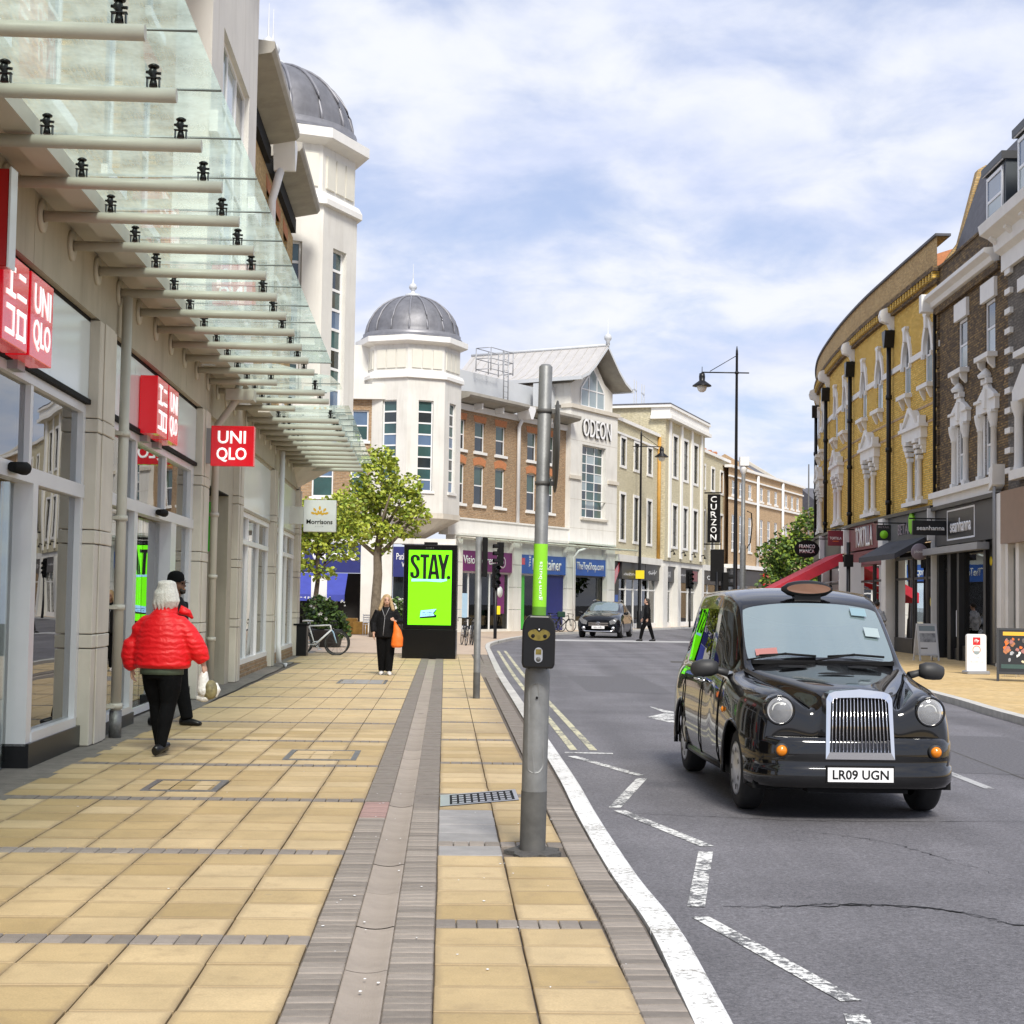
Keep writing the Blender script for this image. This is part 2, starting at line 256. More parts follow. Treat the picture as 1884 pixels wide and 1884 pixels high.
pm('pane_dark', (.020, .028, .034), .06, .4, .5, spec=.9); pm('pane_teal', (.035, .085, .085), .06, .45, .5, spec=.9); pm('pane_sky', (.10, .16, .26), .06, .35, .5, spec=1.0); pm('pane_pale', (.30, .36, .38), .1, .2, .6, spec=.8); pm('pane_green', (.05, .09, .07), .08, .4, .5, spec=.8)
pm('screen_green', (.17, .92, .0), .4, .0, emit=.42); pm('screen_black', (.004, .004, .004), .4, 0); pm('screen_blue', (.28, .55, .85), .4, .0, emit=.5)
pm('taxi_paint', (.003, .003, .0035), .25, .1, 2, coat=1.0, spec=.05); pm('car_paint', (.004, .005, .008), .25, .1, 2, coat=1.0, spec=.05); pm('plastic_dark', (.030, .030, .031), .55, .1, 10); pm('plate_white', (.82, .82, .82), .35, .02); pm('seat_dark', (.02, .02, .022), .8, .2, 4); pm('vinyl_red', (.36, .15, .135), .5, .05); pm('lamp_glass', (.78, .78, .72), .3, .03); pm('bronze_panel', (.19, .10, .065), .28, .1, 5)
pm('poster_dark', (.10, .085, .075), .4, .9, 6); pm('poster_mix', (.35, .36, .38), .4, .8, 5)
MATS['taxi_paint'].node_tree.nodes['Principled BSDF'].inputs['Coat IOR'].default_value = 1.62
# ------------------------------------------------------------------ mesh helpers
def V(*a): return Vector(a)
class MB:
    """collects shapes, then links them as ONE mesh object; UVs are metres along / up the flat face"""
    def __init__(s): s.v = []; s.f = []; s.m = []; s.uv = []; s.sm = []
    def face(s, pts, m=0, smooth=False):
        i = len(s.v); s.v += [Vector(p) for p in pts]; s.f.append(list(range(i, i + len(pts)))); s.m.append(m); s.sm.append(smooth); s.uv.append(None)
    def idx(s, ids, m=0, smooth=True, uv=None): s.f.append(list(ids)); s.m.append(m); s.sm.append(smooth); s.uv.append(uv)
    def box(s, x0, x1, y0, y1, z0, z1, m=0, skip=''):
        a = [(x0, y0, z0), (x1, y0, z0), (x1, y1, z0), (x0, y1, z0), (x0, y0, z1), (x1, y0, z1), (x1, y1, z1), (x0, y1, z1)]
        for k, q in (('b', (0, 3, 2, 1)), ('t', (4, 5, 6, 7)), ('f', (0, 1, 5, 4)), ('k', (2, 3, 7, 6)), ('l', (3, 0, 4, 7)), ('r', (1, 2, 6, 5))):
            if k not in skip: s.face([a[j] for j in q], m)
        return s
    def bar(s, x0, x1, y0, y1, z0, z1, m=0, step=.8):      # box cut into lengths along x so that it can follow a curve
        n = max(1, int(math.ceil((x1 - x0) / step)))
        for i in range(n):
            a = x0 + (x1 - x0) * i / n; b = x0 + (x1 - x0) * (i + 1) / n
            s.box(a, b, y0, y1, z0, z1, m, skip=('' if i == 0 else 'l') + ('' if i == n - 1 else 'r'))
        return s
    def prism(s, poly, y0, y1, m=0, ax='y'):                # polygon in (x,z) pushed from y0 to y1; ax='x': polygon in (y,z); ax='z': polygon in (x,y)
        P = {'y': lambda p, q: (p[0], q, p[1]), 'x': lambda p, q: (q, p[0], p[1]), 'z': lambda p, q: (p[0], p[1], q)}[ax]
        n = len(poly); s.face([P(p, y0) for p in poly], m); s.face([P(p, y1) for p in reversed(poly)], m)
        for i in range(n):
            a, b = poly[i], poly[(i + 1) % n]; s.face([P(b, y0), P(a, y0), P(a, y1), P(b, y1)], m)
        return s
    def grid(s, rows, m=0, closed=False, smooth=True, uv=None):
        base = len(s.v); nc = len(rows[0])
        for r in rows: s.v += [Vector(p) for p in r]
        for i in range(len(rows) - 1):
            for j in range(nc if closed else nc - 1):
                k = (j + 1) % nc
                s.idx((base + i * nc + j, base + i * nc + k, base + (i + 1) * nc + k, base + (i + 1) * nc + j), m, smooth)
        return base
    def tube(s, path, rad, n=10, m=0, cap=True, smooth=True, ref=None):
        path = [Vector(p) for p in path]; rows = []
        rad = list(rad) if isinstance(rad, (list, tuple)) else [rad] * len(path)
        for i, p in enumerate(path):
            d = (path[min(i + 1, len(path) - 1)] - path[max(i - 1, 0)]).normalized()
            r = Vector(ref) if ref else (Vector((0, 0, 1)) if abs(d.z) < .9 else Vector((0, 1, 0)))
            a = d.cross(r)
            if a.length < 1e-4: a = d.cross(Vector((1, 0, 0)))
            a.normalize(); b = a.cross(d).normalized()
            ra, rb = rad[i] if isinstance(rad[i], (list, tuple)) else (rad[i], rad[i])
            rows.append([p + a * (math.cos(2 * math.pi * k / n) * ra) + b * (math.sin(2 * math.pi * k / n) * rb) for k in range(n)])
        base = s.grid(rows, m, True, smooth)
        if cap:
            s.idx([base + k for k in range(n)][::-1], m, False); e = base + (len(rows) - 1) * n; s.idx([e + k for k in range(n)], m, False)
        return s
    def lathe(s, prof, n=24, c=(0, 0, 0), m=0, ax='z', smooth=True, a0=0.0, ribs=None):
        c = Vector(c); rows = []
        for r, h in prof:
            row = []
            for k in range(n):
                t = a0 + 2 * math.pi * k / n; x, y = r * math.cos(t), r * math.sin(t)
                row.append(c + (Vector((x, y, h)) if ax == 'z' else Vector((x, h, y)) if ax == 'y' else Vector((h, x, y))))
            rows.append(row)
        s.grid(rows, m, True, smooth); return s
    def build(s, name, mat, parent=None, mp=None, bev=0.0, seg=2, weld=False, M=None):
        me = bpy.data.meshes.new(name)
        uvs = []
        for f, u in zip(s.f, s.uv):
            p = [s.v[i] for i in f]; nrm = Vector((0, 0, 0))
            for i in range(len(p)):
                a, b = p[i], p[(i + 1) % len(p)]
                nrm += Vector(((a.y - b.y) * (a.z + b.z), (a.z - b.z) * (a.x + b.x), (a.x - b.x) * (a.y + b.y)))
            ax, ay, az = abs(nrm.x), abs(nrm.y), abs(nrm.z)
            uvs.append([(q.x, q.z) if ay >= ax and ay >= az else (q.y, q.z) if ax >= az else (q.x, q.y) for q in p])
        vs = [mp(v) for v in s.v] if mp else s.v
        if M is not None: vs = [M @ Vector(v) for v in vs]
        me.from_pydata([tuple(v) for v in vs], [], s.f)
        ul = me.uv_layers.new(name='UVMap')
        k = 0
        for u in uvs:
            for q in u: ul.data[k].uv = q; k += 1
        mats = mat if isinstance(mat, (list, tuple)) else [mat]
        for q in mats: me.materials.append(MATS[q] if isinstance(q, str) else q)
        for p, mi, sm in zip(me.polygons, s.m, s.sm): p.material_index = min(mi, len(mats) - 1); p.use_smooth = sm
        if bev or weld:
            bm = bmesh.new(); bm.from_mesh(me); bmesh.ops.remove_doubles(bm, verts=bm.verts, dist=1e-4)
            if bev:
                ed = [e for e in bm.edges if len(e.link_faces) == 2 and e.calc_face_angle(0) > .5]
                bmesh.ops.bevel(bm, geom=ed, offset=bev, segments=seg, profile=.5, affect='EDGES', clamp_overlap=True)
            bm.to_mesh(me); bm.free()
        me.update()
        o = bpy.data.objects.new(name, me); COL.objects.link(o)
        if parent: o.parent = parent
        return o
def each(boxes, name, mat, par, mp=None):
    for b in boxes: q = MB(); q.box(*b); q.build(name, mat, par, mp)
def tag(o, label=None, cat=None, group=None, kind=None):
    for k, v in (('label', label), ('category', cat), ('group', group), ('kind', kind)):
        if v: o[k] = v
    return o
def thing(name, label, cat, loc=(0, 0, 0), rz=0.0, group=None):
    o = bpy.data.objects.new(name, None); COL.objects.link(o); o.location = loc; o.rotation_euler = (0, 0, rz); o.empty_display_size = .2
    return tag(o, label, cat, group)
def share(name, mesh, parent, loc, rot=(0, 0, 0)):
    o = bpy.data.objects.new(name, mesh); COL.objects.link(o); o.parent = parent; o.location = loc; o.rotation_euler = rot; return o
def copy_tree(o, parent=None):
    c = o.copy(); COL.objects.link(c); c.parent = parent
    for ch in [q for q in bpy.data.objects if q.parent == o]: copy_tree(ch, c)
    return c
def text(name, s, w, h, mat, parent, org, right=(1, 0, 0), up=(0, 0, 1), depth=.01, bold=0.0, gap=1.0, mp=None, shear=0.0):
    """lettering fitted into a w x h rectangle whose lower left corner is org"""
    cu = bpy.data.curves.new('t', 'FONT'); cu.body = s; cu.offset = bold; cu.space_character = gap; cu.shear = shear; cu.resolution_u = 3
    to = bpy.data.objects.new('t', cu); COL.objects.link(to); dg = bpy.context.evaluated_depsgraph_get()
    me = bpy.data.meshes.new_from_object(to.evaluated_get(dg)); bpy.data.objects.remove(to); bpy.data.curves.remove(cu)
    bm = bmesh.new(); bm.from_mesh(me)
    if depth:
        g = bmesh.ops.extrude_face_region(bm, geom=bm.faces[:]); vv = [e for e in g['geom'] if isinstance(e, bmesh.types.BMVert)]
        bmesh.ops.translate(bm, verts=vv, vec=(0, 0, 1))
    xs = [v.co.x for v in bm.verts]; ys = [v.co.y for v in bm.verts]; x0, x1, y0, y1 = min(xs), max(xs), min(ys), max(ys)
    rt = Vector(right).normalized(); u = Vector(up).normalized(); nn = rt.cross(u); og = Vector(org)
    for v in bm.verts:
        a = (v.co.x - x0) / (x1 - x0) * w; b = (v.co.y - y0) / (y1 - y0) * h
        p = og + rt * a + u * b + nn * (v.co.z * depth); v.co = mp(p) if mp else p
    bm.to_mesh(me); bm.free(); me.name = name; me.materials.clear(); me.materials.append(MATS[mat])
    o = bpy.data.objects.new(name, me); COL.objects.link(o)
    if parent: o.parent = parent
    return o
def facade_root(name, label, cat, o, d):
    """Empty whose local x runs along the facade, local y into the building"""
    return thing(name, label, cat, (o[0], o[1], 0), math.atan2(d[1], d[0]))
def wall(mb, x0, x1, z0, z1, ops, y=0.0, dep=.16, m=0, rm=None, step=0.0):
    """wall face with rectangular openings (ax0, ax1, az0, az1) and their reveals"""
    xs = sorted({x0, x1} | {q for o in ops for q in (o[0], o[1]) if x0 < q < x1}); zs = sorted({z0, z1} | {q for o in ops for q in (o[2], o[3]) if z0 < q < z1})
    if step:
        k = x0
        while k < x1: xs.append(k); k += step
        xs = sorted(set(xs))
    for a, b in zip(xs, xs[1:]):
        for c, d in zip(zs, zs[1:]):
            cx, cz = (a + b) / 2, (c + d) / 2
            if any(o[0] < cx < o[1] and o[2] < cz < o[3] for o in ops): continue
            mb.face([(a, y, c), (b, y, c), (b, y, d), (a, y, d)], m)
    rm = m if rm is None else rm
    for a, b, c, d in ops:
        mb.face([(a, y, c), (a, y, d), (a, y + dep, d), (a, y + dep, c)], rm); mb.face([(b, y, c), (b, y + dep, c), (b, y + dep, d), (b, y, d)], rm)
        mb.face([(a, y, d), (b, y, d), (b, y + dep, d), (a, y + dep, d)], rm); mb.face([(a, y, c), (a, y + dep, c), (b, y + dep, c), (b, y, c)], rm)
def window(par, x0, x1, z0, z1, y, cols=1, rows=2, fw=.06, bar=.045, fm='pvc_white', pmat='pane_dark', mp=None, name='window', th=.05, colw=None, rowh=None):
    """framed window: the frame is the part, each pane a sub-part"""
    mb = MB(); xs = [x0 + (x1 - x0) * i / cols for i in range(cols + 1)] if colw is None else [x0 + (x1 - x0) * q for q in colw]
    zs = [z0 + (z1 - z0) * i / rows for i in range(rows + 1)] if rowh is None else [z0 + (z1 - z0) * q for q in rowh]
    mb.box(x0, x0 + fw, y, y + th, z0, z1); mb.box(x1 - fw, x1, y, y + th, z0, z1); mb.box(x0 + fw, x1 - fw, y, y + th, z0, z0 + fw); mb.box(x0 + fw, x1 - fw, y, y + th, z1 - fw, z1)
    for q in xs[1:-1]: mb.box(q - bar / 2, q + bar / 2, y + .004, y + th - .004, z0 + fw, z1 - fw)
    for q in zs[1:-1]: mb.box(x0 + fw, x1 - fw, y + .008, y + th - .008, q - bar / 2, q + bar / 2)
    w = mb.build(name, fm, par, mp)
    for i in range(len(xs) - 1):
        for j in range(len(zs) - 1):
            a = xs[i] + (fw if i == 0 else bar / 2); b = xs[i + 1] - (fw if i == len(xs) - 2 else bar / 2)
            c = zs[j] + (fw if j == 0 else bar / 2); d = zs[j + 1] - (fw if j == len(zs) - 2 else bar / 2)
            pmn = pmat if isinstance(pmat, str) else pmat[(i + j * 3) % len(pmat)]
            t = random.uniform(-.004, .004)
            q = MB(); q.face([(a, y + th * .6 + t, c), (b, y + th * .6 - t, c), (b, y + th * .6 - t, d), (a, y + th * .6 + t, d)]); q.build('pane', pmn, w, mp)
    return w
def spline(P, n=12):
    P = [Vector(p) for p in P]; Q = [2 * P[0] - P[1]] + P + [2 * P[-1] - P[-2]]; out = []
    for i in range(len(P) - 1):
        a, b, c, d = Q[i:i + 4]
        for k in range(n):
            t = k / n; out.append(.5 * ((2 * b) + (c - a) * t + (2 * a - 5 * b + 4 * c - d) * t * t + (-a + 3 * b - 3 * c + d) * t ** 3))
    return out + [P[-1]]
def offset2(path, d):
    out = []
    for i, p in enumerate(path):
        t = (path[min(i + 1, len(path) - 1)] - path[max(i - 1, 0)]).normalized(); out.append(Vector((p.x + t.y * d, p.y - t.x * d)))
    return out

def scribble(par, x0, x1, z0, z1, y, mat='white_print', n=12, name='lettering', seed=1):
    """writing too small to read in the photograph: a row of uneven strokes"""
    rg = random.Random(seed); q = MB(); w = (x1 - x0) / n
    for i in range(n):
        a = x0 + w * i; b = a + w * rg.uniform(.45, .8); lo = z0 + (z1 - z0) * rg.choice((0, 0, .1)); hi = z0 + (z1 - z0) * rg.uniform(.6, 1)
        if rg.random() < .5: q.face([(a, y, lo), (a + w * .22, y, lo), (a + w * .22, y, hi), (a, y, hi)])
        t = lo + (hi - lo) * rg.uniform(.1, .7); q.face([(a, y, t), (b, y, t), (b, y, t + (z1 - z0) * .18), (a, y, t + (z1 - z0) * .18)])
        if rg.random() < .6: q.face([(b - w * .2, y, lo), (b, y, lo), (b, y, hi), (b - w * .2, y, hi)])
    return q.build(name, mat, par)
# ------------------------------------------------------------------ ground: road, kerbs, pavements
KL = [V(*p) for p in ((.95, -12), (.90, 2), (.88, 6.5), (.86, 8), (.77, 9.5), (.68, 12), (.62, 14.35), (.48, 18.2), (.21, 25.5), (-.15, 35.3), (-.55, 49), (-.69, 54.4), (-.67, 58.9), (-.33, 62.9), (.6, 70.5), (2.45, 79.5), (7.1, 91.4), (12, 106), (18, 122), (28, 145), (42, 175))]
KR = [V(*p) for p in ((7.0, -12), (7.2, 10), (7.51, 23.1), (7.84, 28.45), (8.2, 38), (8.3, 48), (8.0, 56), (8.3, 62), (9.7, 70), (12, 78), (15.5, 87), (19.5, 96), (25, 108), (34, 128), (47, 155))]
SKL = spline(KL, 10); SKR = spline(KR, 10)
ROAD = -.11
mb = MB(); mb.face([(-400, -60, ROAD - .02), (400, -60, ROAD - .02), (400, 1500, ROAD - .02), (-400, 1500, ROAD - .02)]); tag(mb.build('ground', 'tarmac_patch'), kind='structure')
mb = MB(); rows = []
ys = [-12 + k * 2.0 for k in range(80)]
def xat(path, y):
    for a, b in zip(path, path[1:]):
        if a.y <= y <= b.y: return a.x + (b.x - a.x) * (y - a.y) / (b.y - a.y)
    return path[-1].x
for y in ys: rows.append([(xat(SKL, y) - .05, y, ROAD), (xat(SKR, y) + .05, y, ROAD)])
mb.grid(rows, smooth=False); road = tag(mb.build('road', 'asphalt'), kind='structure')

pa = math.atan(.0415); ca, sa = math.cos(pa), math.sin(pa)
def PV(u, v, z=0.0): return Vector((u * ca - v * sa, u * sa + v * ca, z))
PROT = (0, 0, pa)
def ukerb(v):                                      # u of the kerb's road edge at v
    y = v; x = xat(SKL, y); return x * ca + y * sa
# left pavement body (its top shows only in the joints); slabs, setts, channel and kerb stones are its pieces
mb = MB(); rows = []
for y in ys:
    x = xat(SKL, y) - .16; rows.append([(-60, y, -.022), (-14, y, -.022), (x, y, -.022), (x, y, -.3)])
mb.grid(rows, smooth=False); pave = tag(mb.build('pavement', 'joint'), kind='structure')
mb = MB(); rows = []
for y in [46.2 + 1.5 * k for k in range(80)]:
    x = xat(SKL, y) - .165; rows.append([(-60, y, -.004), (-6.5, y, -.004), (x, y, -.004)])
mb.grid(rows, smooth=False); mb.face([(-60, -12, -.005), (-6.6, -12, -.005), (-6.6, 46.2, -.005), (-60, 46.2, -.005)])
tag(mb.build('plaza_paving', 'plaza'), kind='structure')

# flag slabs
SP = .393; SU = .41
def slab_mesh(w, l, name, mat, h=.03, bev=.006):
    q = MB(); q.box(-w / 2, w / 2, -l / 2, l / 2, -h, 0.0, skip='b'); o = q.build(name, mat, None, bev=bev, seg=1); me = o.data; bpy.data.objects.remove(o); return me
sm = slab_mesh(SU - .008, SP - .013, 'slab', 'slab', .03, .004); sg = slab_mesh(SU - .008, SP - .013, 'grey_slab', 'grey_slab'); se = slab_mesh(.194, .092, 'sett', 'sett', .03, .006); sr = slab_mesh(.195, .094, 'sett_red', 'sett_red', .03, .007); sb = slab_mesh(.098, .19, 'sett_band', 'sett', .03, .005)
COVERS = [(-1.57, -.85, 15.66, 16.66), (-2.46, -1.84, 13.07, 13.85), (-2.0, -1.08, 29.5, 31.0)]
def in_cover(u, v, m=.0): return any(a - m < u < b + m and c - m < v < d + m for a, b, c, d in COVERS)
slabs = []; setts = []
PER = 6 * SP + .2
def vrows(v0):
    out = []; k = 0
    for n in range(-1, 18):
        b = v0 + PER * n
        out.append(('band', b));
        for r in range(6): out.append(('row', b + .1 + SP * (r + .5)))
    return out
for kind, v in vrows(7.5):
    if v < 5.2 or v > 46: continue
    for c in range(10):
        u = -.605 - SU * (c + .5); p = PV(u, v)
        if p.x < -3.655 - .053 * p.y + .42: continue
        if kind == 'row':
            slabs.append((u, v, 0, .0))
        else:
            for j in range(4):
                uu = -.605 - SU * c - .1025 * (j + .5); setts.append((uu, v, 2))
for kind, v in vrows(7.9):
    if v < 5.2 or v > 46: continue
    uk = ukerb(v) - .16
    for c in range(2):
        u = -.02 + SU * (c + .5)
        if kind == 'row':
            if abs(v - 10.18) < .26 and c == 1: continue
            slabs.append((u, v, 1 if (c == 0 and 9.9 < v < 12.2) else 0, 0))
        else:
            for j in range(4): setts.append((-.02 + SU * c + .1025 * (j + .5), v, 2))
k = 0
v = 5.2
while v < 46:
    for u in (-.505, -.12): setts.append((u, v, 1 if (u < -.3 and 11.6 < v < 12.5) else 0))
    uk = ukerb(v) - .165; n = max(1, int((uk - .80) / .2 + .35))
    for j in range(n): setts.append((.80 + (uk - .80) * (j + .5) / n, v, 0))
    v += .1
slabs.sort(key=lambda q: q[1]); setts.sort(key=lambda q: q[1])
for i, (u, v, g, _) in enumerate(slabs[:300]):
    share('slab', sg if g else sm, pave, PV(u + random.uniform(-.002, .002), v + random.uniform(-.002, .002), random.uniform(-.004, .002)), (random.uniform(-.006, .006), random.uniform(-.006, .006), pa + random.uniform(-.005, .005)))
q = MB()
for u, v, g, _ in slabs[300:]:
    a = [PV(u - SU / 2 + .005, v - SP / 2 + .005, 0), PV(u + SU / 2 - .005, v - SP / 2 + .005, 0), PV(u + SU / 2 - .005, v + SP / 2 - .005, 0), PV(u - SU / 2 + .005, v + SP / 2 - .005, 0)]
    z = random.uniform(-.002, .002)
    t = [p + Vector((0, 0, z)) for p in a]; b = [p + Vector((0, 0, -.02)) for p in a]; q.face(t)
    for i in range(4): q.face([b[i], b[(i + 1) % 4], t[(i + 1) % 4], t[i]])
tag(q.build('far_slabs', 'slab', pave), kind='stuff')
for u, v, g in setts[:300]:
    share('sett', (se, sr, sb)[g], pave, PV(u, v, random.uniform(-.003, .0015)), (random.uniform(-.012, .012), random.uniform(-.012, .012), pa + random.uniform(-.012, .012)))
q = MB()
for u, v, g in setts[300:]:
    w, l = (.094, .188) if g == 2 else (.195, .094); z = random.uniform(-.003, .002)
    t = [PV(u + i * w / 2, v + j * l / 2, z) for i, j in ((-1, -1), (1, -1), (1, 1), (-1, 1))]; q.face(t, 1 if g == 1 else 0)
    b = [p + Vector((0, 0, -.02)) for p in t]
    for i in (0, 1, 3): q.face([b[i], b[(i + 1) % 4], t[(i + 1) % 4], t[i]], 1 if g == 1 else 0)
tag(q.build('far_setts', ['sett', 'sett_red'], pave), kind='stuff')
# dished drainage channel, block by block
def channel_mesh(l, mat):
    q = MB(); rows = []
    for yy in (-l / 2 + .004, l / 2 - .004): rows.append([(-.092, yy, -.03), (-.092, yy, -.002)] + [(x, yy, -.002 - .013 * (1 - (x / .085) ** 2)) for x in (-.085, -.06, -.03, 0, .03, .06, .085)] + [(.092, yy, -.002), (.092, yy, -.03)])
    q.grid(rows, smooth=True); o = q.build('channel_block', mat); me = o.data; bpy.data.objects.remove(o); return me
cm, cp = channel_mesh(.90, 'channel'), channel_mesh(.32, 'channel_pale')
v = 5.1; far = MB()
while v < 46:
    if abs(v - 8.45) < .2: share('channel_block', cp, pave, PV(-.312, v + .16 + .02), PROT); v += .36; continue
    if v < 22: share('channel_block', cm, pave, PV(-.312, v + .45, random.uniform(-.003, .002)), PROT)
    else:
        for i in range(6):
            x = -.405 + i * .031; far.face([PV(x, v, -.012), PV(x + .031, v, -.012), PV(x + .031, v + .89, -.012), PV(x, v + .89, -.012)])
    v += .905
tag(far.build('far_channel', 'channel', pave), kind='stuff')
# kerb stones: painted white up to the end of the crossing zone, plain stone beyond
def kerb_line(path, pav, side, y0, y1, white):
    L = [p for p in path if y0 <= p.y <= y1]; out = []; acc = 0; cur = [L[0]]
    for a, b in zip(L, L[1:]):
        cur.append(b); acc += (b - a).length
        if acc > .85: out.append(cur); cur = [b]; acc = 0
    for c in out:
        q = MB(); t = (c[-1] - c[0]).normalized() * .008; rows = []
        c = [c[0] + t] + c[1:-1] + [c[-1] - t]; iv = offset2(c, -side * .155)
        for a, b in zip(c, iv): rows.append([(b.x, b.y, -.05), (b.x, b.y, .0), ((a.x + (b.x - a.x) * .12), (a.y + (b.y - a.y) * .12), .002), (a.x, a.y, -.014), (a.x + side * .012, a.y, ROAD - .02)])
        q.grid(rows, smooth=False)
        for r in (rows[0], rows[-1]): q.face(r)
        o = q.build('kerb_stone', 'kerb_white' if c[0].y < white else 'kerb_stone', pav)
dense = spline(KL, 60)
kerb_line(dense, pave, 1, 5.2, 62, 17.9)
q = MB(); L = [p for p in SKL if p.y > 61.5]; iv = offset2(L, -.2)
for i in range(len(L) - 1):
    a, b, c, d = L[i], L[i + 1], iv[i + 1], iv[i]
    q.face([(d.x, d.y, .001), (a.x, a.y, .001), (b.x, b.y, .001), (c.x, c.y, .001)]); q.face([(a.x, a.y, .001), (a.x, a.y, ROAD - .02), (b.x, b.y, ROAD - .02), (b.x, b.y, .001)])
tag(q.build('far_kerb', 'kerb_stone', pave), kind='stuff')
# grey tarmac margin along the shop fronts
q = MB(); rows = []
for y in [4 + k for k in range(44)]:
    x = -3.655 - .053 * y; rows.append([(x - .3, y, -.001), (x + .42 + .02 * math.sin(y * 1.7), y, -.001)])
q.grid(rows, smooth=False); q.build('tarmac_margin', 'tarmac_margin', pave)
# covers and grating
def cover(u0, u1, v0, v1, infill, name='inspection_cover'):
    q = MB(); w = .055
    for a, b, c, d in ((u0, u1, v0, v0 + w), (u0, u1, v1 - w, v1), (u0, u0 + w, v0 + w, v1 - w), (u1 - w, u1, v0 + w, v1 - w)):
        t = [PV(a, c, .006), PV(b, c, .006), PV(b, d, .006), PV(a, d, .006)]; q.face(t)
        for i in range(4): q.face([t[i], t[(i + 1) % 4], t[(i + 1) % 4] - V(0, 0, .03), t[i] - V(0, 0, .03)])
    o = q.build(name, 'cast_iron', pave)
    n = 3
    for i in range(n):
        a = u0 + w + .012 + (u1 - u0 - 2 * w - .024) * i / n; b = u0 + w + .012 + (u1 - u0 - 2 * w - .024) * (i + 1) / n - .012; r = MB()
        for j in range(2):
            c = v0 + w + .012 + (v1 - v0 - 2 * w) * j / 2; d = v0 + w + (v1 - v0 - 2 * w) * (j + 1) / 2 - .012
            r.face([PV(a, c, .0035), PV(b, c, .0035), PV(b, d, .0035), PV(a, d, .0035)])
        r.build('cover_infill', infill, o)
cover(*COVERS[0], 'slab'); cover(*COVERS[1], 'slab'); cover(*COVERS[2], 'grey_slab')
q = MB(); u0, u1, v0, v1 = -.01, .62, 12.25, 12.95
t = [PV(u0, v0, .003), PV(u1, v0 + .45, .003), PV(u1, v1 + .45, .003), PV(u0, v1, .003)]
gm = MB(); gm.face(t); 
def GP(a, b, z): return PV(u0 + (u1 - u0) * a, v0 + (v1 - v0) * b + .45 * a, z)
for a, b, c, d in ((0, 1, 0, .08), (0, 1, .92, 1), (0, .05, .08, .92), (.95, 1, .08, .92), (.05, .12, .08, .92)): gm.face([GP(a, c, .007), GP(b, c, .007), GP(b, d, .007), GP(a, d, .007)], 1)
for i in range(9):
    for j in range(4):
        a = .15 + i * .088; c = .13 + j * .2
        tt = [GP(a, c, .006), GP(a + .06, c, .006), GP(a + .06, c + .13, .006), GP(a, c + .13, .006)]; gm.face(tt, 1)
gm.build('drain_grating', ['black_matt', 'silver'], pave)
# the rough patch of tarmac round the pole's foot
q = MB(); c = PV(.62, 10.15); pts = [(c.x - .03 + .155 * math.cos(k * .35) * (1 + .22 * math.sin(k * 2.3)), c.y + .02 + .24 * math.sin(k * .35) * (1 + .18 * math.sin(k * 1.7)), .0) for k in range(18)]
q.face([(x, y, .006) for x, y, z in pts]);
for a, b in zip(pts, pts[1:] + pts[:1]): q.face([(a[0], a[1], -.02), (b[0], b[1], -.02), (b[0], b[1], .006), (a[0], a[1], .006)])
q.build('tarmac_collar', 'tarmac_patch', pave)
# litter and flattened gum
for i in range(60):
    u, v = random.choice(((random.uniform(-.6, -.2), random.uniform(6.2, 14)), (random.uniform(-.2, .9), random.uniform(6.2, 12)), (random.uniform(-3.6, -.8), random.uniform(7, 20))))
    s = random.uniform(.004, .009); p = PV(u, v, .0045); q = MB(); q.face([(p.x + s * math.cos(k) * random.uniform(.6, 1.2), p.y + s * 1.6 * math.sin(k) * random.uniform(.6, 1.2), p.z) for k in (0, 1, 2, 3, 4, 5)]); q.build('gum_spot', 'white_print', pave)

# right pavement
q = MB(); rows = []
for y in ys:
    x = xat(SKR, y) + .17; rows.append([(x, y, -.3), (x, y, 0), (x + 3, y, 0), (70, y, 0)])
q.grid(rows, smooth=False); rp = tag(q.build('pavement', 'paving_right'), kind='structure')
q = MB(); L = SKR; iv = offset2(L, .18)
for i in range(len(L) - 1):
    a, b, c, d = L[i], L[i + 1], iv[i + 1], iv[i]
    q.face([(a.x, a.y, .003), (b.x, b.y, .003), (c.x, c.y, .006), (d.x, d.y, .006)]); q.face([(a.x, a.y, ROAD - .02), (b.x, b.y, ROAD - .02), (b.x, b.y, .003), (a.x, a.y, .003)])
q.build('kerb', 'kerb_stone', rp)

# road markings: 4 mm sheets on the asphalt
def strip(name, path, w, mat, z=ROAD + .004, par=road):
    path = [Vector(p) for p in path]; a = offset2(path, -w / 2); b = offset2(path, w / 2); q = MB()
    for i in range(len(path) - 1): q.face([(a[i].x, a[i].y, z), (b[i].x, b[i].y, z), (b[i + 1].x, b[i + 1].y, z), (a[i + 1].x, a[i + 1].y, z)])
    return q.build(name, mat, par)
def mark(name, pts, mat='road_white', z=ROAD + .004):
    q = MB(); q.face([(x, y, z) for x, y in pts]); return q.build(name, mat, road)
strip('edge_mark', [(.64, 17.9), (1.18, 17.86)], .12, 'road_white')
for a, b in (((.70, 17.5), (1.31, 15.66)), ((1.30, 15.40), (.89, 13.2)), ((.92, 13.03), (1.41, 11.2)), ((1.37, 10.96), (1.07, 8.98)), ((1.06, 8.70), (1.50, 6.92)), ((1.47, 6.7), (1.3, 5.2))): strip('zigzag_mark', [a, b], .10, 'road_white')
yl = [p for p in spline(KL, 30) if 18.1 < p.y < 53]
strip('yellow_line', offset2(yl, .27), .085, 'road_yellow'); strip('yellow_line', offset2(yl, .50), .085, 'road_yellow')
mark('stop_band', [(1.2, 67.2), (8.6, 67.6), (8.8, 70.2), (1.0, 70.0)], 'road_pale')
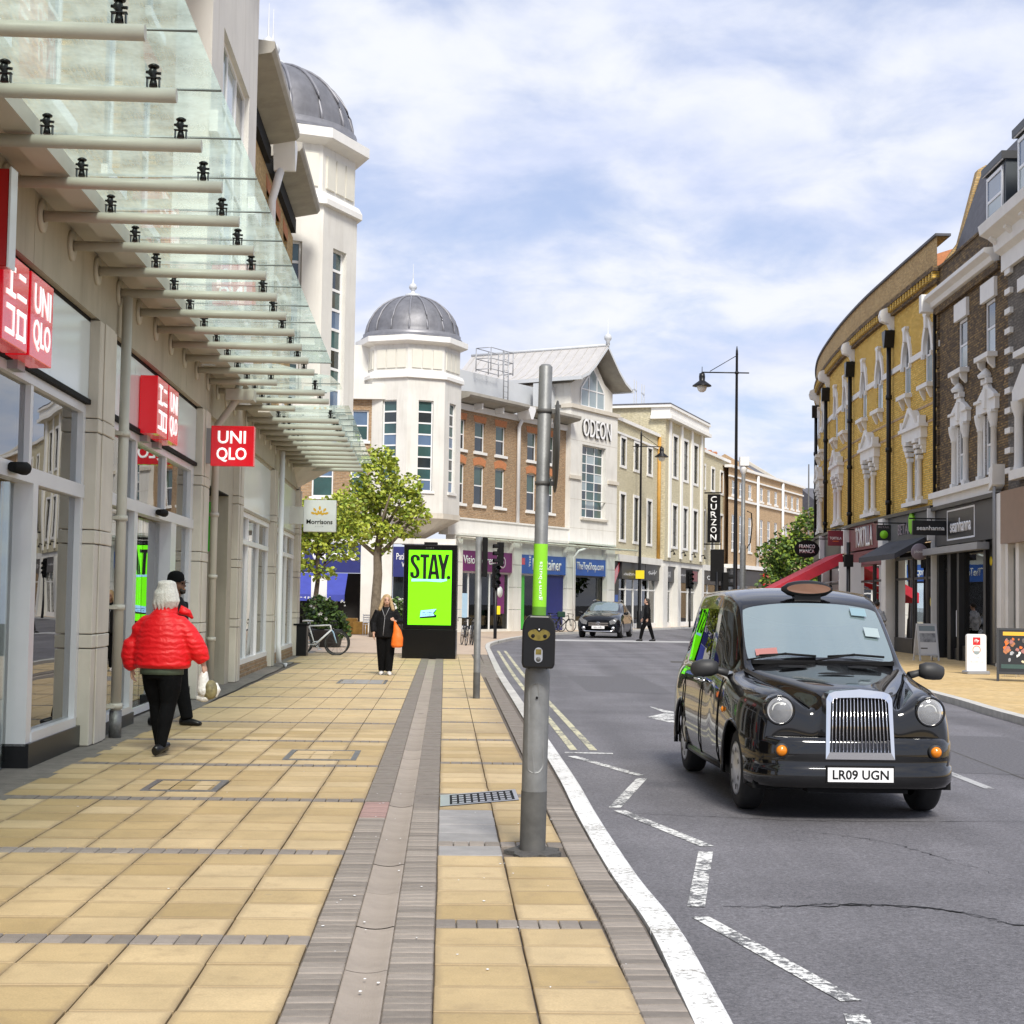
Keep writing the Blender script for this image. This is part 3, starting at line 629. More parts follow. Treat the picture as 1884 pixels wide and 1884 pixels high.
mark('arrow_mark', [(2.30, 26.0), (2.62, 24.6), (2.47, 23.6), (2.05, 23.6), (2.42, 24.5)]); mark('arrow_mark', [(2.05, 23.55), (2.47, 23.55), (2.42, 22.6), (2.3, 22.6)])
for i in range(4): strip('lane_mark', [(4.55, 6 + i * 9), (4.55, 8 + i * 9)], .1, 'road_pale')
# cracks in the asphalt, dark sealed seams with ragged edges
def crack(pts, w, name='crack'):
    P = spline([Vector(p) for p in pts], 14); q = MB(); pr = None
    for i, p in enumerate(P):
        j = Vector((random.uniform(-.025, .025), random.uniform(-.03, .03))); ww = w * random.uniform(.3, 1.3) * (.25 + .75 * math.sin(math.pi * (i + .5) / len(P)))
        c = (p.x + j.x, p.y + j.y - ww, p.y + j.y + ww)
        if pr: q.face([(pr[0], pr[1], ROAD + .0035), (c[0], c[1], ROAD + .0035), (c[0], c[2], ROAD + .0035), (pr[0], pr[2], ROAD + .0035)])
        pr = c
    q.build(name, 'black_matt', road)
for pts, w in (([(1.25, 9.0), (1.7, 9.05), (2.2, 9.1), (2.6, 8.9), (2.9, 8.35), (3.2, 7.9)], .014), ([(1.4, 8.96), (1.9, 9.12), (2.45, 9.02), (2.75, 8.6)], .010), ([(2.2, 12.05), (2.7, 11.6), (2.95, 10.9), (3.2, 10.0)], .008), ([(3.55, 10.4), (3.75, 10.75), (4.0, 10.6)], .012), ([(.75, 12.9), (1.6, 12.75), (2.5, 12.6), (4.2, 12.75), (6, 12.9)], .006), ([(3.0, 8.3), (3.3, 8.1), (3.6, 7.3)], .008)): crack(pts, w)
for pts in ([(3.3, 16.5), (6.4, 16.2), (6.6, 21.0), (3.5, 21.4)], [(4.4, 8.6), (5.6, 8.4), (5.9, 11.2), (4.5, 11.6)], [(1.5, 30), (3.1, 29.8), (3.0, 36), (1.3, 36.4)]): mark('road_patch', pts, 'asphalt_patch', ROAD + .002)
strip('seam', [(5.0, 10), (5.3, 20), (5.2, 40)], .03, 'tarmac_patch', ROAD + .003)
mark('patch', [(4.6, 45), (6.4, 44.6), (6.6, 46.2), (4.7, 46.4)], 'tarmac_patch', ROAD + .003)
# ------------------------------------------------------------------ left shopping building
LB = facade_root('shopping_building', 'tan brick and cream stone shopping building with glass canopy and domed corner tower', 'building', (-3.655, 0), (-.053, 1))
def pillar(x0, x1, pr=.14, z1=4.5):
    q = MB()
    cuts = [0, 1.02, 1.17, 2.12, 2.27, 3.30, 3.45, z1]
    for a, b in zip(cuts, cuts[1:]):
        thin = (b - a) < .2
        q.box(x0, x1, -pr - (.006 if thin else 0), .3, a + .005, b - .005)
        q.box(x0 + .2, x1 - .2, -pr - .018 - (.006 if thin else 0), -pr, a + .005, b - .005)
    return q.build('pillar', 'stone', LB, bev=.008, seg=1)
for a, b in ((16.62, 17.5), (24.35, 25.2), (29.2, 29.95), (36.0, 36.75), (42.85, 43.7), (5.0, 6.4)): pillar(a, b)
q = MB(); 
for a, b in ((5, 9.4), (9.4, 13.9), (13.9, 18.3), (18.3, 22.8), (22.8, 27.3), (27.3, 31.8), (31.8, 36.3), (36.3, 40.8), (40.8, 43.7)): q.box(a + .006, b - .006, -.10, .3, 4.52, 5.42)
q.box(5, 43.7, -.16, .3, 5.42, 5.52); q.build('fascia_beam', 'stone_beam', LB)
# shop floor inside and its back wall
q = MB(); q.box(5, 29, .5, 8, -.02, .01); q.build('shop_floor', 'floor_in', LB)
q = MB(); q.box(5, 25, 7.0, 7.2, 0, 4.5); q.box(25.5, 25.7, .5, 7.0, 0, 4.5); q.box(5, 25.5, .5, 7.0, 4.2, 4.4); q.box(30, 44, 3.0, 3.2, 0, 4.5); q.build('interior_wall', 'cream_in', LB)
for x in (15.95, 23.55): q = MB(); q.lathe([(.26, 0), (.26, 4.2)], 24, (x, .37, 0)); q.build('interior_column', 'cream_in', LB)
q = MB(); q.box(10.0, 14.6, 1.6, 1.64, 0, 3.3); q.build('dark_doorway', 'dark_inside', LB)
def panes(rects, y, mat, par, name='pane', th=.012):
    for a, b, c, d in rects: q = MB(); q.box(a, b, y, y + th, c, d); q.build(name, mat, par)
def fascia_glass(x0, x1, y=.0):
    n = max(1, round((x1 - x0) / 1.6)); q = MB(); q.box(x0, x1, y - .06, y + .2, 3.595, 3.645); q.box(x0, x1, y - .03, y + .2, 4.47, 4.52); q.build('fascia_trim', 'black_matt', LB)
    for i in range(n):
        q = MB(); q.box(x0 + (x1 - x0) * i / n + .004, x0 + (x1 - x0) * (i + 1) / n - .004, y - .03, y, 3.645, 4.47); q.build('fascia_panel', 'frit', LB)
# first shop: open doorway, then a wide post and a tall window
q = MB(); q.box(6.4, 16.62, -.01, .12, 3.5, 3.59); q.box(6.4, 16.62, -.02, .12, 2.60, 2.74); q.box(14.48, 14.66, -.02, .24, .2, 2.6); q.box(16.5, 16.62, -.01, .12, .3, 3.5); q.box(14.66, 16.5, -.03, .12, .22, .31)
for x in (14.40, 11.5, 9.0): q.box(x - .05, x + .05, 0, .11, 2.74, 3.5)
f1 = q.build('shopfront_frame', 'alu', LB)
panes([(6.4, 8.95, 2.74, 3.5), (9.05, 11.45, 2.74, 3.5), (11.55, 14.35, 2.74, 3.5), (14.45, 16.5, 2.74, 3.5), (14.66, 16.5, .31, 2.6)], .05, 'shop_glass', f1)
q = MB(); q.box(14.48, 16.62, -.05, .3, -.02, .22); q.build('plinth', 'black_paint', LB)
q = MB(); q.box(14.3, 14.48, .16, .2, .04, 2.6); q.box(14.26, 14.3, .14, .22, .02, 2.6, 0); q.build('sliding_door', 'shop_glass', LB)
q = MB(); q.tube([(13.55, -.06, 2.68), (13.75, -.12, 2.68), (13.9, -.06, 2.68)], [.045, .06, .045]); q.build('door_sensor', 'black_matt', LB)
# second shop
q = MB(); q.box(17.5, 24.35, -.01, .12, 3.5, 3.59); q.box(17.5, 24.35, -.03, .12, 2.62, 2.76); q.box(24.1, 24.35, -.01, .12, .22, 3.5); q.box(17.5, 17.6, -.01, .12, .15, 3.5)
for x in (19.62, 21.85): q.box(x - .06, x + .06, 0, .11, 2.76, 3.5)
q.box(19.5, 19.72, -.02, .2, .05, 2.62); q.box(22.3, 22.75, -.02, .2, .05, 2.62); q.box(17.6, 19.5, -.03, .12, .14, .22); q.box(22.75, 24.1, -.03, .12, .2, .28); q.box(19.72, 22.3, .12, .18, .03, .12)
f2 = q.build('shopfront_frame', 'alu', LB)
panes([(17.6, 19.56, 2.76, 3.5), (19.68, 21.79, 2.76, 3.5), (21.91, 24.1, 2.76, 3.5), (17.6, 19.5, .22, 2.62), (22.75, 24.1, .28, 2.62)], .05, 'shop_glass', f2)
panes([(19.72, 21.0, .12, 2.6), (21.02, 22.3, .12, 2.6)], .14, 'shop_glass', f2)
each(((17.5, 19.72, -.04, .3, -.02, .14), (22.1, 24.35, -.04, .3, -.02, .2)), 'plinth', 'anthracite', LB)
q = MB(); q.tube([(20.9, -.07, 2.69), (21.1, -.12, 2.69), (21.25, -.07, 2.69)], [.04, .055, .04]); q.build('door_sensor', 'black_matt', LB)
for a, b in ((6.4, 16.62), (17.5, 24.35)): fascia_glass(a, b)
# recessed bay with the green sign
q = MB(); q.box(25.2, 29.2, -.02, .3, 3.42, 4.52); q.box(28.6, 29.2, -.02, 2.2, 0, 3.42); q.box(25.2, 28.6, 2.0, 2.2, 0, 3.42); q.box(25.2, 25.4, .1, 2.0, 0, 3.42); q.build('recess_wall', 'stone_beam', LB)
q = MB(); q.box(25.4, 28.6, -.02, 2.0, 3.40, 3.42); q.build('recess_soffit', 'black_matt', LB)
g = MB(); g.box(27.0, 27.12, -.02, .85, 2.35, 3.2); gs = tag(g.build('projecting_sign', 'green_sign', None, bev=.01), 'bright green box sign in the shadowed recess beyond the red square signs', 'sign')
LBM = Matrix.Translation(LB.location) @ Matrix.Rotation(LB.rotation_euler.z, 4, 'Z')
gs.matrix_world = LBM
q = MB(); q.box(26.98, 27.0, .2, .6, 2.74, 2.80); q.box(26.98, 27.0, .37, .43, 2.6, 2.95); q.build('sign_mark', 'white_print', gs)
# third and fourth shop windows: three lights over three
def bay(x0, x1):
    q = MB(); q.box(x0, x1, -.03, .2, 3.32, 4.47); q.build('fascia_panel', 'frit', LB)
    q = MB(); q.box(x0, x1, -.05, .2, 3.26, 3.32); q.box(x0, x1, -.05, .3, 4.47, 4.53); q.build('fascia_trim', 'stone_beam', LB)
    n = 3; q = MB(); q.box(x0, x1, -.02, .12, 3.16, 3.26); q.box(x0, x1, -.02, .12, 2.62, 2.72); q.box(x0, x1, -.03, .12, .25, .35)
    for i in range(n + 1): x = x0 + .05 + (x1 - x0 - .1) * i / n; q.box(x - .05, x + .05, -.01, .11, .35, 2.62); q.box(x - .05, x + .05, -.01, .11, 2.72, 3.16)
    f = q.build('shopfront_frame', 'pvc_white', LB)
    for i in range(n):
        a = x0 + .1 + (x1 - x0 - .1) * i / n; b = x0 + (x1 - x0 - .1) * (i + 1) / n; panes([(a, b, .35, 2.62), (a, b, 2.72, 3.16)], .05, 'shop_glass', f)
    q = MB(); q.box(x0, x1, -.05, .3, -.02, .12); q.box(x0, x1, -.035, .3, .125, .25); q.build('plinth', 'brick_tan', LB)
bay(29.95, 36.0); bay(36.75, 42.85)
q = MB(); q.box(30.1, 35.9, .3, .32, .4, 3.1, 0); q.build('window_vinyl', 'pane_green', LB)
q = MB(); q.box(30.15, 35.9, .27, .29, .95, 1.55); q.build('window_stripe', 'wood_board', LB)
for x in (32.4, 33.4): q = MB(); q.box(x, x + .55, .26, .268, 1.55, 2.1); q.build('window_notice', 'white_print', LB)
# end wall of the building at the corner
q = MB(); q.box(43.5, 43.68, -.02, 12, 0, 5.4); q.box(42.6, 43.6, .3, 12, 5.5, 11.4); q.build('end_wall', 'stone', LB)
# upper storeys
ops = []; ZU, ZL = (8.95, 10.45), (6.3, 8.25)
for x in (7.5, 10.0, 12.5, 15.0, 17.6, 19.9, 29.0, 31.0, 34.4, 36.4, 38.4): ops += [(x - .48, x + .48, *ZU), (x - .48, x + .48, *ZL)]
q = MB(); wall(q, 5, 21.7, 5.52, 10.9, [o for o in ops if o[1] < 21.7]); wall(q, 27.3, 40.5, 5.52, 10.9, [o for o in ops if o[0] > 27.3]); q.box(5, 45, .5, .6, 5.5, 10.9); q.build('wall', 'brick_ochre', LB)
for o in ops:
    window(LB, o[0], o[1], o[2], o[3], .09, 1, 2, .06, .05, 'pvc_white', ('pane_dark', 'pane_sky'))
    q = MB(); q.box(o[0] - .08, o[1] + .08, -.07, .1, o[2] - .12, o[2]); q.build('sill', 'white_trim', LB)
    q = MB(); q.prism([(o[0] - .1, o[3]), (o[1] + .1, o[3]), (o[1] + .16, o[3] + .3), (o[0] - .16, o[3] + .3)], -.012, .05); q.build('lintel', 'rub_brick', LB)
# white projecting bay
q = MB(); wall(q, 21.7, 27.3, 5.52, 12.2, [(22.9, 26.2, 6.2, 10.0)], y=-.5, dep=.16)
q.face([(21.7, -.5, 5.52), (21.7, -.5, 12.2), (21.7, .3, 12.2), (21.7, .3, 5.52)]); q.face([(27.3, -.5, 5.52), (27.3, .3, 5.52), (27.3, .3, 12.2), (27.3, -.5, 12.2)]); q.face([(21.7, -.5, 5.52), (27.3, -.5, 5.52), (27.3, 0, 5.52), (21.7, 0, 5.52)]); q.build('bay_wall', 'white_wall', LB)
window(LB, 22.9, 26.2, 6.2, 10.0, -.42, 3, 4, .07, .06, 'pvc_white', ('pane_teal', 'pane_pale', 'pane_dark'))
each(((21.5, 27.5, -.62, .3, 12.2, 12.42), (21.6, 22.75, -.62, -.5, 8.05, 8.35), (26.35, 27.4, -.62, -.5, 8.05, 8.35), (22.8, 26.3, -.56, -.15, 6.08, 6.2)), 'bay_moulding', 'white_trim', LB)
q = MB(); q.box(22.2, 26.8, -.3, 4, 12.42, 14.3); q.build('bay_attic', 'white_wall', LB)
# deep eaves, in two lengths either side of the rainwater head
for a, b in ((5, 21.5), (28.0, 33.5), (34.3, 40.0)):
    q = MB(); q.prism([(.2, 11.25), (-.66, 11.42), (-.72, 11.5), (-.72, 11.62), (.2, 11.72)], a, b, 0, 'x'); q.build('eaves', 'soffit', LB)
    q = MB(); q.box(a, b, -.12, .3, 10.9, 11.25); q.build('eaves_board', 'black_matt', LB)
q = MB(); q.prism([(33.5, 11.5), (34.3, 11.5), (34.1, 11.1), (33.95, 10.85), (33.85, 10.85), (33.7, 11.1)], -.62, -.15); q.tube([(33.9, -.3, 10.9), (33.9, -.2, 10.5), (33.9, -.12, 10.2), (33.9, -.12, 5.6)], .09); q.build('rainwater_pipe', 'pvc_white', LB)
q = MB(); q.box(5, 40, 1.2, 1.4, 11.4, 13.0); q.build('roof_screen', 'grey_clad', LB)
q = MB(); q.lathe([(.0, .0), (.1, .0), (.1, .05), (.05, .07), (.05, .10), (.1, .15), (.125, .23), (.1, .31), (.04, .35), (.02, .38), (.006, 1.0), (0, 1.01)], 16, (28.9, -.5, 11.66)); q.build('finial', 'grey_clad', LB)
# downpipes on the ground floor
def downpipe(x, z1, y=-.2, low=None, mat='pipe_cream'):
    q = MB(); q.tube([(x, y, .28), (x, y, z1)], .058, 12); 
    for z in (.35, 1.45, 2.45, 3.4): q.lathe([(.058, -.03), (.075, -.03), (.075, .03), (.058, .03)], 12, (x, y, z)); q.box(x - .12, x + .02, y, -.1, z - .02, z + .02)
    q.build('downpipe', mat, LB); q = MB(); q.tube([(x, y, -.01), (x, y, .3)], .07, 12); q.build('pipe_shoe', 'cast_iron', LB)
downpipe(17.72, 5.05)
q = MB(); q.tube([(25.4, -.55, 5.0), (25.4, -.5, 4.75), (25.4, -.22, 4.35), (25.4, -.2, 4.1), (25.4, -.2, .1)], .06, 12)
for z in (.9, 1.9, 2.9): q.lathe([(.06, -.03), (.078, -.03), (.078, .03), (.06, .03)], 12, (25.4, -.2, z))
q.box(25.25, 25.65, -.8, -.35, 4.75, 4.93); q.build('downpipe', 'pipe_cream', LB)
q = MB(); q.tube([(36.4, -.25, 4.95), (36.4, -.25, 1.4), (36.15, -.28, .5), (36.15, -.3, .1), (36.25, -.45, .03)], .06, 12); q.build('downpipe', 'pvc_white', LB)

# glass canopy: a thing fixed to the facade
CA = facade_root('glass_canopy', 'long glass canopy on cream tubes with black spider fittings over the shopfronts', 'canopy', (-3.655, 0), (-.053, 1))
ZP = 5.0
tub = MB(); tub.tube([(0, -.10, 0), (0, -1.88, .0)], .05, 14); tub.lathe([(.058, 0), (.15, 0), (.15, .03), (.058, .03)], 16, (0, -.13, 0), ax='y'); to = tub.build('tube_arm', 'pipe_cream'); tme = to.data; bpy.data.objects.remove(to)
tub = MB(); tub.tube([(0, -.10, 0), (0, -1.2, .0)], .05, 14); tub.lathe([(.058, 0), (.15, 0), (.15, .03), (.058, .03)], 16, (0, -.13, 0), ax='y'); to = tub.build('tube_arm', 'pipe_cream'); tsh = to.data; bpy.data.objects.remove(to)
sf = MB(); sf.box(-.02, .02, -.045, -.037, .04, .15); sf.box(-.02, .02, .037, .045, .04, .15); sf.box(-.02, .02, -.05, .05, .142, .152); sf.tube([(0, 0, .10), (0, 0, .16), (0, .012, .21), (0, 0, .27)], [.018, .02, .034, .02], 8); sf.lathe([(.0, .262), (.036, .266), (.04, .285), (.022, .305), (0, .31)], 10); sf.tube([(0, -.05, .20), (0, .05, .215)], .016, 6); sf.tube([(0, 0, .045), (0, 0, .12)], [.03, .022], 8); 
for v in sf.v: v.z = .03 + v.z * .60
so = sf.build('spider_fitting', 'black_paint'); sme = so.data; bpy.data.objects.remove(so)
arms = [(9.3 + 1.2 * i - 4.8, 1) for i in range(17)] + [(24.95, 0), (26.1, 1), (27.25, 1), (28.4, 0)] + [(30.3 + 1.16 * i, 1) for i in range(11)]
for x, full in arms:
    share('tube_arm', tme if full else tsh, CA, (x, 0, ZP))
    for d in ((-.72, -1.72) if full else (-.72, -1.1)): share('spider_fitting', sme, CA, (x, d, ZP))
for a, b in ((4, 24.3), (24.5, 29.2), (29.6, 42.3)):
    q = MB(); q.box(a, b, -.62, -.40, ZP + .065, ZP + .21); q.box(a, b, -.40, -.1, ZP + .18, ZP + .2); q.build('gutter_beam', 'pipe_cream', CA)
def zg(y): return ZP + .20 - .02 * y          # glass rises slightly outwards
def sheet(pts):
    q = MB(); q.face([(p[0], p[1], zg(p[1])) for p in pts]); q.build('glass_sheet', 'canopy_glass', CA)
    x = max(p[0] for p in pts); y = min(p[1] for p in pts if p[0] > x - .1); q = MB(); q.box(x - .004, x + .010, y, -.34, zg(y) - .012, zg(y) + .004); q.build('joint_seal', 'galv_dark', CA)
xs = [9.3 + 1.2 * i - 4.8 - .6 for i in range(18)]
for a, b in zip(xs, xs[1:]): sheet([(a + .006, -.34), (b - .006, -.34), (b - .006, -2.1), (a + .006, -2.1)])
sheet([(24.4, -.34), (25.5, -.34), (25.5, -1.8), (24.4, -1.25)]); sheet([(25.52, -.34), (26.68, -.34), (26.68, -2.1), (25.7, -2.0), (25.52, -1.82)]); sheet([(26.70, -.34), (27.85, -.34), (27.85, -1.8), (27.4, -2.1), (26.70, -2.1)]); sheet([(27.87, -.34), (28.9, -.34), (28.9, -1.3), (27.87, -1.78)])
xs = [29.72 + 1.16 * i for i in range(12)]
for a, b in zip(xs, xs[1:]): sheet([(a + .006, -.34), (b - .006, -.34), (b - .006, -2.1), (a + .006, -2.1)])

# red signs
def wsign(x, label, kana):
    """slim illuminated box standing off the facade"""
    r = thing('wall_sign', label, 'sign', (0, 0, 0)); r.matrix_world = LBM
    q = MB(); q.box(x, x + .78, -.26, -.04, 3.60, 4.32); q.build('sign_box', 'red_lit', r, bev=.006, seg=1)
    q = MB(); q.box(x + .25, x + .5, -.1, .0, 3.52, 3.62); q.build('bracket', 'alu_grey', r)
    if kana:
        q = MB(); P = lambda a, b, c, d: q.box(x + a, x + b, -.268, -.26, 3.60 + c, 3.60 + d)
        P(.10, .34, .59, .63); P(.20, .25, .40, .63); P(.08, .36, .38, .42); P(.46, .66, .57, .61); P(.42, .70, .40, .44)
        P(.10, .34, .27, .31); P(.30, .34, .08, .31); P(.08, .34, .07, .11); P(.44, .70, .27, .31); P(.44, .48, .07, .31); P(.66, .70, .07, .31); P(.44, .70, .07, .11)
        q.build('lettering', 'white_lit', r)
    else:
        text('lettering', 'UNI', .58, .25, 'white_lit', r, (x + .10, -.262, 3.60 + .39), depth=.006, bold=.02); text('lettering', 'QLO', .60, .27, 'white_lit', r, (x + .09, -.262, 3.60 + .07), depth=.006, bold=.02)
wsign(12.35, 'red box sign with white katakana above the shop doorway, beside its latin-letter twin', True); wsign(13.22, 'red box sign lettered UNI QLO above the doorway, beside the katakana box', False)
wsign(19.50, 'red katakana box sign over the sliding doors between two downpipes', True); wsign(20.36, 'red UNI QLO box sign over the sliding doors between two downpipes', False)
def projecting(name, label, y, x0, x1, z0, z1, mat, arm='alu_grey', th=.14):
    r = thing(name, label, 'sign', (0, y, 0)); q = MB(); q.box(x0, x1, -th / 2, th / 2, z0, z1); q.build('sign_box', mat, r, bev=.008, seg=1)
    return r
r = projecting('projecting_sign', 'square red UNI QLO sign projecting from a pillar below the canopy', 24.6, -4.72, -4.05, 3.62, 4.25, 'red_lit')
q = MB(); q.box(-5.0, -4.725, -.055, .055, 3.66, 4.21); q.build('bracket', 'alu_grey', r)
text('lettering', 'UNI', .44, .20, 'white_lit', r, (-4.615, -.072, 3.97), depth=.006, bold=.02); text('lettering', 'QLO', .47, .23, 'white_lit', r, (-4.63, -.072, 3.68), depth=.006, bold=.02)
r = projecting('projecting_sign', 'plain back of a red box sign hanging at the near end of the canopy', 12.05, -4.42, -3.91, 4.10, 4.86, 'red_deep')
q = MB(); q.box(-3.908, -3.893, -.08, .08, 4.09, 4.87); q.build('sign_edge', 'alu', r)
r = projecting('projecting_sign', 'square white sign with yellow leaf emblem and the word Morrisons', 41.2, -5.44, -4.60, 3.30, 4.13, 'pvc_white', th=.2)
q = MB(); q.box(-5.9, -5.44, -.08, .08, 3.5, 3.95); q.build('bracket', 'white_wall', r)
text('lettering', 'Morrisons', .68, .12, 'black_matt', r, (-5.36, -.103, 3.50), depth=.004, bold=.015); scribble(r, -5.13, -4.91, 3.43, 3.46, -.104, 'alu_grey', 6)
q = MB()
for ang, rad in ((90, .20), (50, .20), (130, .20), (20, .19), (160, .19), (70, .09), (110, .09), (30, .10), (150, .10)):
    c = Vector((-5.02 + rad * math.cos(R(ang)), 0, 3.72 + rad * math.sin(R(ang)))); d = Vector((math.cos(R(ang)), 0, math.sin(R(ang)))); n = Vector((-d.z, 0, d.x))
    q.face([(c + d * (.055 * math.cos(t)) + n * (.03 * math.sin(t)) + V(0, -.105, 0)) for t in [k * math.pi / 5 for k in range(10)]])
q.build('leaf_emblem', 'gold', r)

# things just inside the first shop
def mannequin(loc):
    r = thing('shop_mannequin', 'white headed mannequin in dark green coat standing in the shop doorway', 'mannequin', loc, R(-60))
    q = MB(); q.tube([(0, 0, 1.35), (0, 0, 1.5), (0, -.01, 1.56), (0, -.01, 1.66), (0, 0, 1.75), (0, 0, 1.78)], [(.06, .06), (.055, .055), (.07, .085), (.08, .10), (.06, .07), (.02, .02)], 14, ref=(0, 1, 0)); q.build('head', 'mannequin', r)
    q = MB(); q.tube([(0, 0, .72), (0, 0, .9), (0, 0, 1.1), (0, 0, 1.3), (0, 0, 1.42), (0, 0, 1.47)], [(.25, .17), (.24, .17), (.21, .15), (.22, .14), (.19, .11), (.07, .07)], 16, ref=(0, 1, 0))
    for s in (-1, 1): q.tube([(s * .2, 0, 1.40), (s * .26, 0, 1.2), (s * .28, -.02, .98), (s * .27, -.06, .78)], [.07, .065, .055, .05], 10)
    q.build('coat', 'dark_green', r)
    q = MB()
    for s in (-1, 1): q.tube([(s * .1, 0, .74), (s * .1, 0, .45), (s * .1, .01, .1)], [.11, .09, .075], 12)
    q.build('trousers', 'khaki', r)
    q = MB()
    for s in (-1, 1): q.tube([(s * .1, .05, .06), (s * .1, -.05, .05), (s * .1, -.16, .04)], [.05, .05, .035], 10)
    q.lathe([(0, 0), (.25, 0), (.25, .015), (0, .015)], 20); q.build('shoes', 'white_print', r)
p = LBM @ Vector((14.1, .55, .01)); mannequin(p)

# ------------------------------------------------------------------ octagonal corner towers
def tower(root, c, ang0=0.0, cone=True, local=None):
    """octagon with tall windows, frieze, cornice and ribbed lead dome; c = centre in the root's frame"""
    RB = 2.42; O = lambda r, k: Vector((c[0] + r * math.cos(ang0 + k * math.pi / 4), c[1] + r * math.sin(ang0 + k * math.pi / 4), 0))
    body = MB(); fr = MB(); pan = MB()
    for k in range(8):
        a, b = O(RB, k), O(RB, k + 1); t = (b - a).normalized(); L = (b - a).length; n = Vector((t.y, -t.x, 0)); M = Matrix(((t.x, -n.x, 0, a.x), (t.y, -n.y, 0, a.y), (0, 0, 1, 0), (0, 0, 0, 1)))
        w = MB(); m0 = (L - .74) / 2; wall(w, 0, L, 5.6, 11.9, [(m0, m0 + .74, 6.62, 10.86)], dep=.22); i = len(body.v)
        for f in w.f: body.face([M @ w.v[j] for j in f])
        s = MB(); s.box(m0 - .1, m0 + .84, -.07, .2, 6.5, 6.62); pass
        s.build('tower_sill', 'white_trim', root, mp=(lambda v, M=M: M @ v))
        face_dir = (n.x, n.y)
        window(root, m0, m0 + .74, 6.62, 10.86, .13, 1, 8, .05, .07, 'pvc_white', ('pane_sky', 'pane_teal', 'pane_dark', 'pane_teal'), mp=(lambda v, M=M: M @ v))
        p = MB()
        for j in range(3): p.box(L * (.10 + .28 * j), L * (.10 + .28 * j) + L * .24, -.05, .02, 12.38, 13.25)
        i = len(pan.v)
        a2, b2 = O(RB - .08, k), O(RB - .08, k + 1); 
        M2 = Matrix(((t.x, -n.x, 0, a2.x), (t.y, -n.y, 0, a2.y), (0, 0, 1, 0), (0, 0, 0, 1)))
        for f in p.f: pan.face([M2 @ p.v[j] for j in f])
    body.build('tower_wall', 'white_wall', root); pan.build('frieze_panel', 'cream_panel', root)
    q = MB(); q.lathe([(2.34, 12.2), (2.34, 13.5)], 8, (c[0], c[1], 0), smooth=False, a0=ang0); q.build('frieze', 'white_wall', root)
    q = MB(); q.lathe([(2.4, 11.88), (2.56, 11.9), (2.56, 12.05), (2.46, 12.22), (2.3, 12.25)], 8, (c[0], c[1], 0), smooth=False, a0=ang0); q.build('string_course', 'white_trim', root)
    q = MB(); q.lathe([(2.3, 13.48), (2.66, 13.58), (2.72, 13.62), (2.72, 13.88), (2.3, 13.92)], 8, (c[0], c[1], 0), smooth=False, a0=ang0); q.build('cornice', 'white_trim', root)
    if cone: q = MB(); q.lathe([(2.46, 5.6), (2.46, 5.35), (2.36, 5.3), (.25, 4.15), (.0, 4.15)], 8, (c[0], c[1], 0), smooth=False, a0=ang0); q.build('corbel', 'stone', root)
    prof = [(2.5, 13.9), (2.42, 14.0), (2.30, 14.05)] + [(2.24 * math.cos(t), 14.1 + 2.02 * math.sin(t)) for t in [k * math.pi / 24 for k in range(12)]] + [(.27, 16.12)]
    q = MB(); q.lathe(prof, 48, (c[0], c[1], 0)); q.build('dome', 'lead', root)
    for k in range(16):
        t0 = ang0 + k * math.pi / 8; pth = [(c[0] + (2.26 * math.cos(t)) * math.cos(t0), c[1] + 2.26 * math.cos(t) * math.sin(t0), 14.1 + 2.04 * math.sin(t)) for t in [j * math.pi / 22 for j in range(11)]]
        q = MB(); q.tube(pth, .045, 6); q.build('dome_rib', 'lead_rib', root)
    q = MB(); q.lathe([(2.34, 13.95), (2.36, 14.18), (2.26, 14.2)], 48, (c[0], c[1], 0)); q.build('dome_flashing', 'lead_rib', root)
    q = MB(); q.lathe([(0, 16.1), (.38, 16.1), (.38, 16.24), (.12, 16.28), (.08, 16.45), (.17, 16.52), (.2, 16.62), (.15, 16.74), (.05, 16.8), (.02, 17.1), (.008, 17.75), (0, 17.76)], 16, (c[0], c[1], 0)); q.build('finial', 'grey_clad', root)
tl = LBM.inverted() @ Vector((-6.78, 42.6, 0))
tower(LB, (tl.x, tl.y), R(-90) - LB.rotation_euler.z)
# ------------------------------------------------------------------ cinema building across the junction
OB = facade_root('cinema_building', 'tan brick and white cinema building with domed octagonal tower and gabled ODEON block', 'building', (-2.55, 77), (8.39, 14))
OM = Matrix.Translation(OB.location) @ Matrix.Rotation(OB.rotation_euler.z, 4, 'Z')
ops = []
for x in (-.1, 1.72, 3.72, 6.9, 8.85): ops += [(x - .48, x + .48, 8.95, 10.45), (x - .48, x + .48, 6.3, 8.25)]
q = MB(); wall(q, -.9, 10.6, 5.55, 10.9, ops); q.box(-.9, 10.6, .6, .7, 5.5, 10.9); q.build('wall', 'brick_tan', OB)
for o in ops:
    window(OB, *o, .09, 1, 2, .06, .06, 'pvc_white', ('pane_dark', 'pane_green'))
    q = MB(); q.box(o[0] - .12, o[1] + .12, -.09, .1, o[2] - .13, o[2]); q.build('sill', 'white_trim', OB)
    arch = .16 if o[2] < 7 else .0; q = MB(); n = 8
    lo = [(o[0] - .05 + (o[1] - o[0] + .1) * i / n, o[3] - .02 + arch * math.sin(math.pi * i / n) * .6) for i in range(n + 1)]; hi = [(o[0] - .14 + (o[1] - o[0] + .28) * i / n, o[3] + .30 + arch * math.sin(math.pi * i / n)) for i in range(n + 1)]
    for i in range(n): q.prism([lo[i], lo[i + 1], hi[i + 1], hi[i]], -.015, .02)
    q.build('lintel', 'rub_brick', OB)
q = MB(); q.box(-.9, 10.6, -.12, .3, 10.9, 11.2); q.build('eaves_board', 'white_trim', OB)
